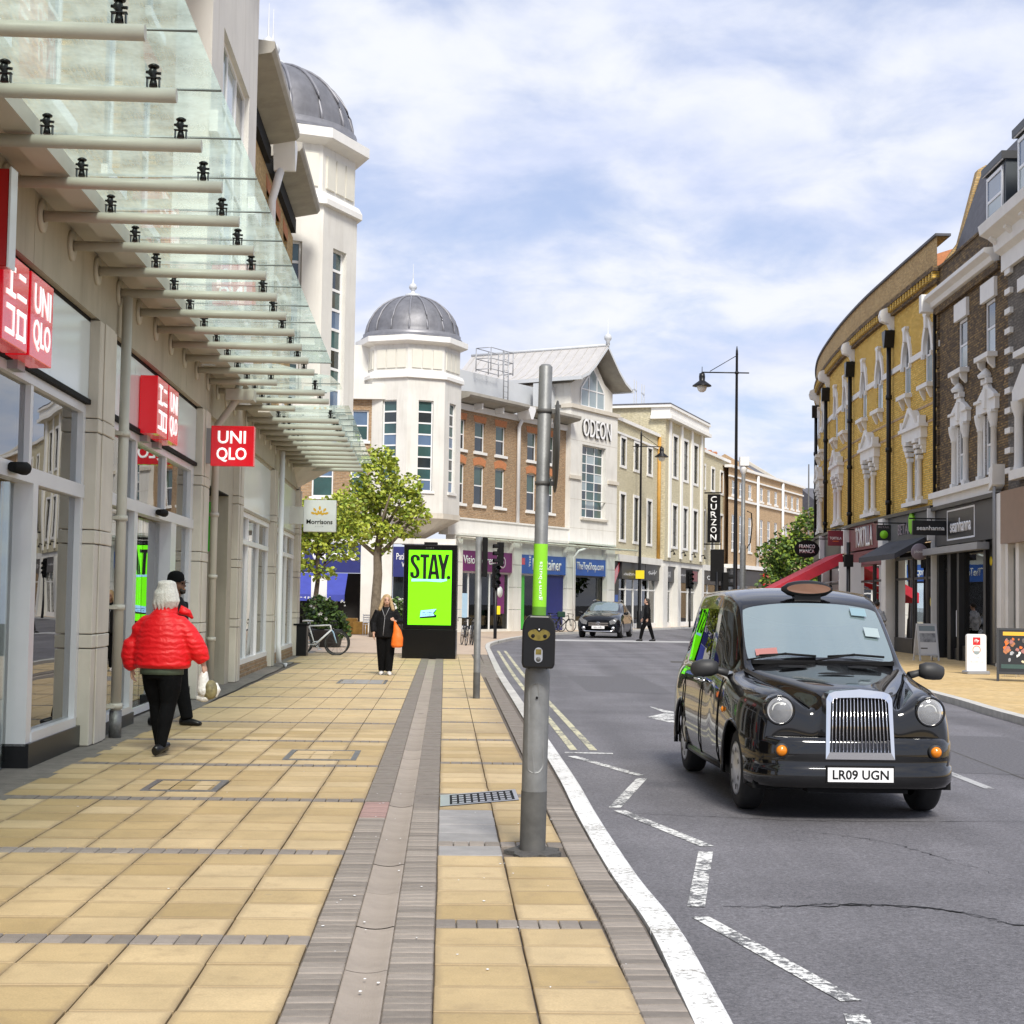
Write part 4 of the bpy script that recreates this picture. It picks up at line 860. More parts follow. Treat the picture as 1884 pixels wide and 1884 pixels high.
for a, b in ((-.7, 5.0), (5.7, 10.6)): q = MB(); q.prism([(.2, 11.2), (-.85, 11.42), (-.95, 11.52), (-.95, 11.66), (.2, 11.8)], a, b, 0, 'x'); q.build('eaves', 'soffit', OB)
for x in (1.0, 3.0, 8.0): q = MB(); q.box(x - .05, x + .05, -.6, -.1, 11.0, 11.3); q.build('eaves_bracket', 'white_trim', OB)
q = MB(); q.prism([(4.9, 11.6), (5.8, 11.6), (5.6, 11.2), (5.45, 10.95), (5.25, 10.95), (5.1, 11.2)], -.9, -.15); q.tube([(5.35, -.35, 11), (5.35, -.12, 10.6), (5.35, -.12, 5.4)], .1, 12); q.build('rainwater_pipe', 'pvc_white', OB)
q = MB(); q.box(-2, 9.9, 1.6, 1.8, 11.6, 13.3); q.box(9.0, 11.5, .9, 1.2, 11.6, 13.4); q.build('roof_screen', 'grey_clad', OB)
q = MB()
for x in (3.3, 4.5, 5.5):
    for y in (.4, 1.3): q.tube([(x, y, 13.3), (x, y, 14.5)], .025, 6)
for z in (13.4, 13.95, 14.5): q.tube([(3.3, .4, z), (5.5, .4, z), (5.5, 1.3, z), (3.3, 1.3, z), (3.3, .4, z)], .022, 6)
for x in (4.5, 4.95): q.tube([(x, .35, 11.6), (x, .35, 14.5)], .03, 6)
for k in range(9): q.tube([(4.5, .35, 11.8 + k * .28), (4.95, .35, 11.8 + k * .28)], .015, 5)
q.build('roof_ladder', 'alu_grey', OB)
# ODEON block
q = MB(); wall(q, 10.6, 16.2, 4.75, 12.2, [(11.95, 14.8, 6.25, 10.3)], y=-.3, dep=.3)
for x in (10.6, 16.2): q.face([(x, -.3, 4.75), (x, -.3, 12.2), (x, 6, 12.2), (x, 6, 4.75)])
q.build('block_wall', 'white_wall', OB)
window(OB, 11.95, 14.8, 6.25, 10.3, -.06, 3, 8, .06, .05, 'pvc_white', ('pane_teal', 'pane_dark', 'pane_green', 'pane_teal', 'pane_pale'))
each(((10.5, 16.3, -.42, .3, 12.2, 12.42), (10.5, 11.75, -.4, -.3, 8.3, 8.5), (15.0, 16.3, -.4, -.3, 8.3, 8.5), (11.8, 14.95, -.42, 0, 6.1, 6.22)), 'block_moulding', 'stone', OB)
for k in range(3): q = MB(); q.box(10.62, 16.18, -.303, -.2, (5.6, 7.2, 10.45)[k], (5.615, 7.215, 10.465)[k]); q.build('panel_joint', 'stone_beam', OB)
text('lettering', 'ODEON', 3.35, 1.0, 'galv_dark', OB, (11.86, -.302, 10.74), depth=.09, bold=.008); text('lettering', 'ODEON', 3.35, 1.0, 'white_print', OB, (11.87, -.396, 10.75), depth=.02, bold=.0)
# gable over it
gab = [(10.9, 12.42), (15.9, 12.42), (15.9, 13.6), (14.9, 14.0), (13.4, 15.4), (11.9, 14.0), (10.9, 13.6)]
q = MB(); q.prism(gab, -.1, 7.5); q.build('gable_wall', 'white_wall', OB)
gw = MB(); gw.prism([(12.0, 12.5), (14.8, 12.5), (14.8, 13.45), (13.4, 14.75), (12.0, 13.45)], -.125, -.105); gwo = gw.build('gable_window', 'pane_pale', OB)
q = MB()
for x in (12.0, 12.93, 13.87, 14.8): q.box(x - .035, x + .035, -.16, -.126, 12.5, 13.45 if x in (12.0, 14.8) else 14.3)
q.box(12, 14.8, -.155, -.126, 13.4, 13.47); q.box(12, 14.8, -.155, -.126, 12.46, 12.53); q.prism([(11.95, 13.45), (12.05, 13.42), (13.4, 14.68), (14.75, 13.42), (14.85, 13.45), (13.4, 14.82)], -.16, -.126); q.build('glazing_bar', 'pvc_white', gwo)
def roofside(s):
    prof = [(0, 15.95), (1.4, 14.75), (2.2, 14.2), (3.1, 13.85)]; rows = []
    for y in (-1.1, 8.0): rows.append([(13.4 + s * a, y, z) for a, z in prof])
    q = MB(); q.grid(rows, smooth=False); rows2 = [[(13.4 + s * a, y, z - .16) for a, z in prof] for y in (-1.1, 8.0)]; q.grid(rows2, 1, smooth=False)
    for i in range(3): q.face([(13.4 + s * prof[i][0], -1.1, prof[i][1]), (13.4 + s * prof[i + 1][0], -1.1, prof[i + 1][1]), (13.4 + s * prof[i + 1][0], -1.1, prof[i + 1][1] - .16), (13.4 + s * prof[i][0], -1.1, prof[i][1] - .16)], 2)
    q.box(13.4 + s * 3.1 - .09, 13.4 + s * 3.1 + .09, -1.1, 8.0, 13.66, 13.86, 2); q.build('roof', ['metal_roof', 'soffit', 'grey_clad'], OB)
    for k in range(16):
        y = -1.0 + k * .58; q = MB(); q.tube([(13.4 + s * a, y, z + .02) for a, z in prof], .03, 5); q.build('roof_seam', 'metal_roof', OB)
roofside(-1); roofside(1)
q = MB(); q.tube([(13.4, -1.15, 16.0), (13.4, 8.0, 16.0)], .09, 8); q.lathe([(0, 16.0), (.12, 16.02), (.10, 16.2), (.2, 16.32), (.22, 16.44), (.16, 16.58), (.04, 16.64), (.012, 17.5), (0, 17.5)], 14, (13.4, -1.05, 0)); q.build('finial', 'grey_clad', OB)
# white band, shops and canopy tubes below
q = MB(); q.box(-1.4, 10.6, -.25, .3, 4.72, 5.55); q.box(-1.4, 10.62, -.31, .3, 5.5, 5.58); q.build('band', 'white_wall', OB)
for a, b in ((-.75, .0), (4.85, 5.65), (10.55, 11.5), (15.25, 16.2)):
    q = MB(); 
    for c, d in ((0, 1.1), (1.12, 2.25), (2.27, 3.4), (3.42, 4.72)): q.box(a, b, -.22, .3, c, d)
    q.build('shop_pier', 'white_wall', OB)
def farshop(root, x0, x1, fz0, fz1, fm, mulls, head=None, frame='pvc_white', back='dark_inside', doors=(), y=.1, sill=.3, glassm='far_glass', top=None):
    q = MB(); q.box(x0, x1, -.12, .2, fz0, fz1); q.build('shop_fascia', fm, root)
    each(((x0, x1, .1, .4, fz1, top or fz1 + .75), (x0, x1, y - .03, y + .1, -.02, sill)), 'shop_surround', 'white_wall', root)
    f = MB(); f.box(x0, x1, y - .03, y + .06, fz0 - .1, fz0); xs = [x0] + list(mulls) + [x1]
    for x in xs: f.box(x - .05, x + .05, y - .03, y + .06, sill, fz0 - .1)
    fo = f.build('shopfront_frame', frame, root); panes([(a + .05, b - .05, sill, fz0 - .1) for a, b in zip(xs, xs[1:])], y, glassm, fo)
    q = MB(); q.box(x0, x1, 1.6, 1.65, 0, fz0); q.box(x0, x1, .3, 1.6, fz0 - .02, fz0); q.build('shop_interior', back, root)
farshop(OB, 0, 4.85, 3.0, 4.0, 'purple', (1.0, 1.9, 3.0), back='cream_in', sill=.12); farshop(OB, 5.65, 10.55, 3.0, 3.98, 'blue_sign', (8.0, 9.6), back='navy_deep', sill=.05); farshop(OB, 11.5, 15.25, 3.02, 3.95, 'blue_sign', (14.6,), frame='anthracite', back='poster_mix', sill=.5)
text('lettering', 'VisionExpress', 3.0, .55, 'white_print', OB, (.2, -.125, 3.22), depth=.01, bold=.01)
q = MB(); q.lathe([(.26, 0), (.30, 0), (.30, .01), (.26, .01)], 20, (3.9, -.135, 3.5), ax='y'); q.lathe([(.10, 0), (.13, 0), (.13, .01), (.10, .01)], 16, (3.9, -.135, 3.5), ax='y'); q.build('sign_mark', 'white_print', OB)
text('lettering', 'THE', .6, .18, 'white_print', OB, (6.75, -.125, 3.35), right=(0, 0, 1), up=(-1, 0, 0), depth=.01); text('lettering', 'Entertainer', 3.1, .62, 'white_print', OB, (6.95, -.125, 3.2), depth=.01, bold=.02); text('lettering', 'TheToyShop.com', 3.2, .55, 'white_print', OB, (11.8, -.125, 3.22), depth=.01, bold=.01)
q = MB(); q.box(5.72, 6.15, -.128, -.12, 3.45, 3.8); q.build('sign_mark', 'red_sign', OB)
q = MB(); q.box(8.05, 10.5, .0, .06, .02, 2.95); q.build('blue_panel', 'navy', OB); q = MB(); q.box(5.7, 6.4, .04, .07, .1, 2.9); q.build('green_panel', 'green_sign', OB)
q = MB(); q.box(3.5, 4.4, .05, .08, .9, 2.9); q.build('purple_poster', 'purple', OB); q = MB(); q.lathe([(0, 0), (.28, 0), (.28, .01), (0, .01)], 18, (3.95, .03, 2.0), ax='y'); q.build('poster_disc', 'white_print', OB)
q = MB(); q.box(.1, .9, .04, .07, .7, 1.9); q.build('pale_poster', 'sky_tint', OB)
q = MB()
for x in (12.2, 13.0, 13.9): q.lathe([(0, 0), (.3, .2), (.25, .7), (.12, .9), (.16, 1.15), (0, 1.3)], 10, (x, .6, .5))
q.build('window_display', 'poster_mix', OB)
q = MB(); q.tube([(11.15, -.3, 0), (11.15, -.3, 4.0), (11.15, -.6, 4.35), (11.5, -.9, 4.5)], .06, 8); q.build('rainwater_pipe', 'pvc_white', OB)
cn = facade_root('glass_canopy', 'shallow glass canopy on thin cream tubes along the white cinema band', 'canopy', (-2.55, 77), (8.39, 14))
for k in range(15):
    x = -.6 + k * 1.2; q = MB(); q.tube([(x, -.22, 4.62), (x, -1.7, 4.52)], .05, 8); q.build('tube_arm', 'pipe_cream', cn)
for k in range(14):
    x = -.6 + k * 1.2; q = MB(); q.face([(x + .01, -.3, 4.80), (x + 1.19, -.3, 4.80), (x + 1.19, -1.95, 4.72), (x + .01, -1.95, 4.72)]); q.build('glass_sheet', 'canopy_glass', cn)
q = MB(); q.box(-.8, 16.4, -.5, -.4, 4.52, 4.60); q.build('gutter_beam', 'pipe_cream', cn)
tl = OM.inverted() @ Vector((-4.95, 75.4, 0)); tower(OB, (tl.x, tl.y), R(-90) - OB.rotation_euler.z)
# wing to the left of the tower, facing down the street: patisserie below, brick above
WB = facade_root('patisserie_wing', 'brick wing left of the domed tower with navy patisserie front', 'building', (-16, 73.5), (1, .02))
q = MB(); o2 = [(4.2, 5.2, 6.3, 8.2), (6.6, 7.6, 6.3, 8.2), (8.4, 9.2, 6.3, 8.2), (8.4, 9.2, 8.95, 10.4)]; wall(q, 0, 10.2, 5.6, 10.9, o2); q.build('wall', 'brick_tan', WB)
for o in o2: window(WB, *o, .09, 1, 2, .07, .06, 'pvc_white', ('pane_teal', 'pane_sky')); q = MB(); q.box(o[0] - .1, o[1] + .1, -.08, .1, o[2] - .13, o[2]); q.build('sill', 'white_trim', WB)
q = MB(); q.box(0, 10.5, -.2, .3, 4.15, 5.6); q.box(0, 10.6, -.3, .2, 10.9, 11.6); q.box(0, 11, .8, 1, 11.4, 13.6); q.build('band', 'white_wall', WB)
q = MB(); q.box(0, 8.95, -.18, .2, 2.75, 4.1); q.build('shop_fascia', 'navy', WB)
text('lettering', 'Patisserie Valerie', 5.4, .55, 'white_print', WB, (3.4, -.19, 3.3), depth=.01, bold=.008)
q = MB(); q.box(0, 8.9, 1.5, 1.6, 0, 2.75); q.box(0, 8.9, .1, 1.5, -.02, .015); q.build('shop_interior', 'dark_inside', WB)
q = MB(); q.box(9.0, 10.45, -.22, .5, 0, 4.15); q.build('shop_pier', 'white_wall', WB)
aw = facade_root('shop_awning', 'deep blue awning with white scallop lettering over the patisserie tables', 'awning', (-16, 73.5), (1, .02))
q = MB(); rows = [[(.2, -.2, 2.72), (8.4, -.2, 2.72)], [(.2, -1.8, 1.72), (8.4, -1.8, 1.72)]]; q.grid(rows, smooth=False); q.face([(.2, -1.8, 1.72), (8.4, -1.8, 1.72), (8.4, -1.8, 1.42), (.2, -1.8, 1.42)]); q.build('canvas', 'awning_blue', aw)
scribble(aw, 4.6, 7.8, 1.52, 1.64, -1.804, n=18)
for x in (.4, 8.2): q = MB(); q.tube([(x, -.2, 2.2), (x, -1.75, 1.72)], .02, 6); q.build('arm', 'alu_grey', aw)
q = MB(); q.box(10.5, 12.1, -.35, .2, 2.6, 4.0); q.build('shop_fascia', 'navy', WB)
text('lettering', 'Patisserie', .95, .3, 'white_print', WB, (10.65, -.36, 3.4), depth=.008); text('lettering', 'Valerie', .6, .24, 'white_print', WB, (10.9, -.36, 3.05), depth=.008)
q = MB(); q.box(10.5, 12.1, -.1, .2, 0, 2.6); q.build('shop_window', 'pane_dark', WB); q = MB(); q.box(10.45, 13.4, -.2, .6, 4.15, 4.4); q.box(12.15, 13.4, -.3, .6, 0, 4.15); q.build('shop_pier', 'white_wall', WB)

# ------------------------------------------------------------------ cream art-deco row (cinema sign), then the brown terrace
CB = facade_root('deco_building', 'pale yellow brick art deco building with white strips and a taller middle bay', 'building', (5.84, 91), (9.46, 27))
CM = Matrix.Translation(CB.location) @ Matrix.Rotation(CB.rotation_euler.z, 4, 'Z')
oL = []
for x in (1.5, 4.6, 7.85): oL += [(x, x + 1.1, 9.65, 11.25), (x, x + 1.1, 5.27, 7.93)]
for x in (23.6, 26.8, 30.0): oL += [(x, x + 1.05, 9.98, 11.55), (x, x + 1.05, 5.6, 8.25)]
oT = []
for x in (12.75, 15.8, 18.85): oT += [(x, x + 1.3, 9.87, 12.5), (x, x + 1.3, 5.28, 7.95)]
q = MB(); wall(q, 0, 10.7, 4.3, 12.2, [o for o in oL if o[0] < 10]); wall(q, 22.4, 33.4, 4.3, 12.5, [o for o in oL if o[0] > 20]); wall(q, 10.7, 22.4, 4.3, 13.4, oT, y=-.45)
for x in (10.7, 22.4): q.face([(x, -.45, 4.3), (x, -.45, 14.4), (x, 8, 14.4), (x, 8, 4.3)])
q.box(0, 33.4, .6, .7, 4, 12); q.face([(0, 0, 4), (0, 10, 4), (0, 10, 12.2), (0, 0, 12.2)]); q.build('wall', 'brick_cream', CB)
for o in oL + oT:
    y = .06 if o in oL else -.38; window(CB, *o, y, 1, 3, .07, .05, 'anthracite', ('pane_dark', 'pane_teal', 'pane_dark'))
    q = MB(); yy = y - .06 if o in oL else -.45
    for a, b, c, d in ((o[0] - .14, o[0], o[2], o[3]), (o[1], o[1] + .14, o[2], o[3]), (o[0] - .14, o[1] + .14, o[3], o[3] + .16), (o[0] - .2, o[1] + .2, o[2] - .16, o[2])): q.box(a, b, yy - .05, yy + .1, c, d)
    q.build('window_surround', 'white_trim', CB)
for x in (11.6, 14.85, 17.9, 21.0): q = MB(); q.box(x, x + .5, -.55, -.4, 4.5, 13.4); q.build('pilaster', 'white_trim', CB)
q = MB(); q.box(10.4, 22.7, -.9, .5, 13.4, 13.62); q.box(10.6, 22.5, -.75, .5, 13.62, 14.15); q.box(10.45, 22.65, -.85, 8, 14.15, 14.3); q.build('cornice', 'white_trim', CB); q = MB(); q.box(10.5, 22.6, -.8, 8, 14.3, 14.42); q.build('coping', 'slate', CB)
each(((0, 10.7, -.15, .4, 12.2, 12.4), (22.4, 33.4, -.15, .4, 12.5, 12.72), (0, 10.7, -.08, .02, 11.42, 11.55)), 'parapet_coping', 'white_trim', CB)
q = MB(); q.box(-.1, 33.5, -.35, .4, 3.95, 4.35); q.build('band', 'white_wall', CB)
for x in (1.0, 3.0, 12.0, 14.0): q = MB(); q.box(x, x + .06, 2, 2.06, 12.2, 16.2 if x > 8 else 15.6); q.box(x + .6, x + .66, 2, 2.06, 12.2, 16.2 if x > 8 else 15.6); q.box(x, x + .66, 2, 2.06, 15.5, 15.6); q.build('roof_frame', 'grey_clad', CB)
q = MB(); q.tube([(10.5, -.1, 4.2), (10.5, -.1, 12.2)], .12, 8); q.build('rainwater_pipe', 'wood_board', CB)
def sf2(x0, x1, sign, cols, letter=None):
    q = MB(); q.box(x0, x1, -.25, .2, 2.95, 3.95); q.build('shop_fascia', sign, CB)
    n = len(cols); 
    for i, c in enumerate(cols):
        a = x0 + (x1 - x0) * i / n; b = x0 + (x1 - x0) * (i + 1) / n; q = MB(); q.box(a + .06, b - .06, .35, .4, .4, 2.9); q.build('window_display', c, CB)
        f = MB(); f.box(a, a + .08, 0, .1, .3, 2.95); f.box(b - .08, b, 0, .1, .3, 2.95); f.box(a + .08, b - .08, .01, .09, 2.3, 2.38); fo = f.build('shopfront_frame', 'white_trim', CB); panes([(a + .08, b - .08, .3, 2.95)], .05, 'far_glass', fo)
    q = MB(); q.box(x0, x1, -.02, .3, -.02, .3); q.build('plinth', 'white_trim', CB)
    if letter: text('lettering', letter, (x1 - x0) * .6, .28, 'white_print', CB, (x0 + (x1 - x0) * .2, -.26, 3.3), depth=.01)
sf2(1.2, 6.6, 'anthracite', ('poster_dark', 'poster_mix', 'dark_inside')); sf2(6.7, 10.2, 'shop_black', ('cream_in', 'poster_mix')); sf2(11.6, 14.3, 'shop_black', ('yellow', 'poster_dark')); sf2(15.2, 21.5, 'anthracite', ('pane_pale', 'poster_mix', 'yellow')); sf2(22.5, 32.5, 'shop_black', ('poster_dark', 'dark_inside', 'poster_dark'), 'CURZON')
scribble(CB, 1.6, 4.8, 3.15, 3.35, -.256, n=16, seed=2); scribble(CB, 7.4, 9.6, 3.3, 3.65, -.256, n=9, seed=3); scribble(CB, 12.6, 13.3, 3.25, 3.65, -.256, n=3, seed=4); scribble(CB, 15.6, 18.8, 3.4, 3.55, -.256, n=17, seed=5)
q = MB(); q.box(19.8, 21.2, -.28, -.25, 3.1, 3.8); q.build('sign_mark', 'maroon', CB)
for a, b in ((10.3, 11.5), (14.35, 15.15), (21.6, 22.4)): q = MB(); q.box(a, b, -.5, .2, 0, 3.95); q.build('shop_pier', 'white_wall', CB)
q = MB(); q.box(0, 1.1, -.1, .2, 0, 3.9); q.build('dark_entrance', 'shop_black', CB); q = MB(); q.prism([(.05, 2.6), (1.0, 3.4), (1.0, 3.9), (.05, 3.4)], -.14, -.11); q.build('red_panel', 'red_sign', CB); q = MB(); q.box(.2, .85, -.13, -.11, 1.4, 2.0); q.build('blue_notice', 'blue_sign', CB)
for x in (12.0, 15.1, 18.1, 21.2): q = MB(); q.tube([(x, -.5, 4.9), (x, -.75, 4.95), (x, -.8, 4.7)], [.04, .05, .1], 8); q.build('floodlight', 'black_matt', CB)
cs = facade_root('blade_sign', 'tall black blade sign spelling CURZON downwards in white', 'sign', (5.84, 91), (9.46, 27))
q = MB(); q.box(24.0, 24.2, -1.25, -.35, 5.95, 9.45); q.build('sign_panel', 'black_matt', cs)
each([(24.05, 24.15, -1.35, .05, z - .05, z + .05) for z in (9.55, 5.85)], 'bracket', 'black_paint', cs)
for i, ch in enumerate('CURZON'): text('lettering', ch, .44, .44, 'white_print', cs, (23.985, -.58, 8.85 - i * .55), right=(0, -1, 0), depth=.02, bold=.012)

RB3 = facade_root('brown_terrace', 'long buff brick terrace with white bands and tall narrow windows further up the street', 'building', (16.5, 120), (9.4, 21))
oR = []
for x in (.9, 3.0, 5.6, 9.1, 11.4, 13.7, 17.2, 19.3, 21.3): oR += [(x, x + 1.0, 9.95, 11.08), (x, x + 1.0, 5.7, 8.45)]
q = MB(); wall(q, 0, 23.5, 4.3, 12.0, oR); q.box(0, 23.5, .5, .6, 4, 12); q.face([(23.5, 0, 0), (23.5, 0, 12), (23.5, 14, 12), (23.5, 14, 0)]); q.build('wall', 'brick_buff', RB3)
for o in oR:
    window(RB3, *o, .05, 2, 2 if o[3] - o[2] < 2 else 4, .09, .07, 'pvc_white', ('pane_teal', 'pane_sky', 'pane_dark')); q = MB(); q.box(o[0] - .1, o[1] + .1, -.06, .05, o[2] - .14, o[2]); q.build('sill', 'white_trim', RB3)
q = MB(); q.box(-.1, 23.6, -.25, .3, 12.0, 12.2); q.box(0, 23.55, -.12, .02, 11.3, 11.42); q.box(0, 23.55, -.14, .02, 9.55, 9.72); q.box(0, 23.55, -.3, .3, 4.3, 4.6); q.build('band', 'white_trim', RB3)
for x in (7.9, 15.9): q = MB(); q.tube([(x, -.15, 4.6), (x, -.15, 11.9)], .12, 8); q.build('rainwater_pipe', 'pvc_white', RB3)
q = MB(); q.prism([(.2, 12.1), (4.5, 13.5), (12, 12.1)], 0, 23.4, 0, 'x'); q.build('roof', 'tile_roof', RB3)
q = MB(); q.box(1.5, 10.5, 3.4, 4.6, 12.4, 13.5); q.build('chimney_stack', 'brick_tan', RB3)
for x in (2, 3.5, 5, 6.5, 8, 9.5): q = MB(); q.lathe([(.22, 13.5), (.2, 13.9), (.26, 14.0), (.2, 14.15)], 8, (x, 4, 0)); q.build('chimney_pot', 'terracotta', RB3)
q = MB(); q.prism([(1.0, 12.1), (4.5, 14.2), (8, 12.1)], 14.5, 21.0, 0, 'x'); q.build('rear_roof', 'slate', RB3); q = MB(); q.prism([(.6, 12.1), (4.5, 14.5), (8.4, 12.1)], 21.0, 21.4, 0, 'x'); q.build('gable_parapet', 'stone', RB3); q = MB(); q.prism([(.6, 12.1), (4.5, 14.4), (8.4, 12.1)], 14.1, 14.5, 0, 'x'); q.build('gable_parapet', 'brick_buff', RB3)
q = MB(); q.box(.2, 23.3, -.15, .2, 3.0, 4.2); q.build('shop_fascia', 'anthracite', RB3); q = MB(); q.box(.2, 23.3, 0, .1, 0, 3.0); q.build('shop_window', 'pane_dark', RB3); q = MB(); q.box(9.6, 11.4, -.3, -.16, 3.1, 4.1); q.build('red_sign_box', 'red_sign', RB3)
# distant end of the street
FB = facade_root('distant_terrace', 'hazy brown terrace closing the far end of the curving street', 'building', (30, 150), (1, .55))
q = MB(); o3 = [(x, x + 1.1, z, z + 1.8) for x in (1, 4, 7, 10, 13, 16) for z in (5.2, 8.2)]; wall(q, 0, 20, 0, 10.6, o3); q.face([(0, 0, 0), (0, 0, 10.6), (0, 10, 10.6), (0, 10, 0)]); q.build('wall', 'brick_buff', FB)
for o in o3: window(FB, *o, .06, 1, 2, .09, .08, 'pvc_white', 'pane_dark')
q = MB(); q.prism([(0, 10.6), (4, 13), (8, 10.6)], 0, 20, 0, 'x'); q.build('roof', 'slate', FB)
# ------------------------------------------------------------------ dark brick house on the right
DB = facade_root('dark_brick_house', 'sooty dark brick house with white stone window surrounds above a black shopfront', 'building', (13.6, 50), (-.35, -12))
DM = Matrix.Translation(DB.location) @ Matrix.Rotation(DB.rotation_euler.z, 4, 'Z')
LX, UX = (2.75, 5.75), (2.85, 5.85)
oD = [(x - .42, x + .42, 5.35, 7.05) for x in LX] + [(x - .5, x + .5, 8.72, 10.28) for x in UX]
q = MB(); wall(q, -.45, 7.6, 4.7, 12.4, oD, dep=.2); q.box(-.45, 7.6, .6, .7, 4.7, 12.4); q.box(-.45, 7.6, 0, .35, 12.4, 12.42); q.build('wall', 'brick_dark', DB)
for z in [4.9 + .62 * k for k in range(11)]: q = MB(); q.box(-.45, -.05, -.06, 0, z, z + .5); q.build('quoin', 'brick_dark', DB)
for o in oD: window(DB, o[0], o[1], o[2], o[3], .03, 1, 2, .09, .06, 'pvc_white', ('pane_pale', 'pane_dark'))
for x in LX:
    for s in (-1, 1):
        q = MB(); c = x + s * .68; q.box(c - .16, c + .16, -.17, 0, 5.2, 5.34); q.lathe([(.10, 5.34), (.09, 6.6), (.12, 6.62), (.11, 6.68), (.16, 6.84), (.18, 6.98), (.18, 7.02)], 14, (c, -.06, 0)); q.box(c - .2, c + .2, -.2, 0, 7.02, 7.1)
        q.build('column', 'white_trim', DB); q = MB(); q.box(x + s * .42 - (.0 if s > 0 else .14), x + s * .42 + (.14 if s > 0 else 0), -.03, .12, 5.3, 7.05); q.build('jamb', 'white_trim', DB)
    n = 12; pr = [(x - 1.0, 7.10), (x + 1.0, 7.10), (x + 1.0, 7.5)] + [(x + .95 - 1.9 * k / n, 7.5 + .30 * math.sin(math.pi * k / n) + (.16 if abs(k - n / 2) < 2 else 0)) for k in range(n + 1)] + [(x - 1.0, 7.5)]
    q = MB(); q.prism(pr, -.12, .05); q.box(x - 1.06, x - .4, -.18, 0, 7.42, 7.5); q.box(x + .4, x + 1.06, -.18, 0, 7.42, 7.5); q.prism([(x - .1, 7.2), (x + .1, 7.2), (x + .16, 7.75), (x - .16, 7.75)], -.18, -.1); q.box(x - .3, x + .3, -.17, .05, 7.9, 8.05); q.lathe([(.2, 8.05), (.24, 8.15), (.14, 8.24), (.04, 8.34), (0, 8.36)], 10, (x, -.1, 0)); q.build('pediment', 'white_trim', DB)
q = MB(); q.box(-.1, 7.0, -.35, .1, 5.0, 5.18); q.box(-.05, 6.9, -.22, .1, 4.74, 5.0); q.prism([(6.9, 4.8), (7.25, 4.95), (7.3, 5.5), (6.9, 5.4)], -.34, 0); q.build('string_course', 'white_trim', DB)
for x in UX:
    q = MB(); q.box(x - .72, x + .72, -.10, .1, 10.28, 10.82); q.build('lintel', 'white_trim', DB)
    q = MB(); q.box(x - .72, x + .72, -.28, .1, 8.58, 8.72)
    for s in (-1, 1): q.prism([(-.02, 8.58), (-.24, 8.58), (-.2, 8.42), (-.06, 8.28), (-.02, 8.28)], x + s * .5 - .07, x + s * .5 + .07, 0, 'x')
    q.build('sill', 'white_trim', DB)
q = MB(); q.prism([(.0, 11.18), (-.2, 11.22), (-.25, 11.36), (-.42, 11.46), (-.42, 11.58), (0, 11.62)], -.45, 6.75, 0, 'x'); q.box(-.75, -.4, -.5, .05, 11.1, 11.66); q.build('cornice', 'white_trim', DB)
q = MB(); q.box(-.4, 7.5, -.05, .35, 12.42, 12.5); q.box(-.45, 7.0, -.12, 0, 10.95, 11.17); q.build('parapet', 'brick_dark', DB)
q = MB(); q.prism([(.35, 12.45), (1.35, 15.5), (5, 15.7), (5, 12.45)], -.2, 7.5, 0, 'x'); q.build('mansard_roof', 'slate', DB)
q = MB(); q.prism([(0, 12.4), (.7, 13.4), (1.3, 15.75), (1.55, 15.9), (5, 15.9), (5, 12.4)], -.75, -.35, 0, 'x'); q.build('party_wall', 'brick_ochre', DB)
def dormer(x0, x1, z0, z1, par):
    q = MB(); q.box(x0 - .18, x1 + .18, .18, 1.4, z0, z1 + .12); q.build('dormer_cheek', 'slate_blue', par); q = MB(); q.box(x0 - .26, x1 + .26, .04, 1.5, z1 + .12, z1 + .34); q.build('dormer_roof', 'anthracite', par)
    q = MB(); q.box(x0 - .24, x1 + .24, .06, .1, z1 + .1, z1 + .24); q.build('dormer_fascia', 'pvc_white', par); window(par, x0, x1, z0, z1, .12, 1, 2, .1, .08, 'pvc_white', ('pane_pale', 'pane_sky'))
dormer(5.0, 6.6, 12.5, 13.95, DB)
q = MB(); q.tube([(-.25, -.12, 4.8), (-.25, -.12, 11.0)], .05, 8); q.build('rainwater_pipe', 'black_paint', DB)
# its shop
q = MB(); q.box(-.45, 7.05, -.16, .2, 3.5, 4.62); q.build('shop_fascia', 'anthracite', DB); q = MB(); q.box(-.5, 7.1, -.3, .2, 4.62, 4.74); q.build('shop_cornice', 'shop_black', DB)
q = MB(); 
for a, b, c, d in ((1.6, 4.8, 3.62, 3.67), (1.6, 4.8, 4.5, 4.55), (1.6, 1.66, 3.67, 4.5), (4.74, 4.8, 3.67, 4.5)): q.box(a, b, -.175, -.16, c, d)
q.build('sign_frame', 'white_print', DB); q = MB(); q.box(1.66, 4.74, -.165, -.16, 3.67, 4.5); q.build('sign_field', 'shop_black', DB)
text('lettering', 'seanhanna', 2.4, .42, 'white_print', DB, (2.0, -.166, 3.84), depth=.012, bold=.02)
q = MB(); q.box(-.2, 6.3, -.5, -.16, 3.22, 3.42); q.build('blind_box', 'alu_grey', DB)
q = MB(); 
for a, b in ((-.45, .25), (1.35, 1.75), (2.5, 2.75), (5.45, 5.7), (6.5, 7.0)): q.box(a, b, -.1, .25, 0, 3.5)
q.box(5.7, 6.5, 0, .2, 0, 3.5); q.box(2.75, 5.45, -.02, .2, 0, .45); q.box(1.75, 2.5, 0, .2, 0, .35); q.box(.25, 1.35, .1, .3, 2.7, 2.8); fS = q.build('shopfront_frame', 'shop_black', DB)
panes([(2.75, 5.45, .45, 3.5), (1.75, 2.5, .35, 3.5), (.25, 1.35, .05, 2.7), (.25, 1.35, 2.8, 3.5)], .06, 'shop_glass', fS)
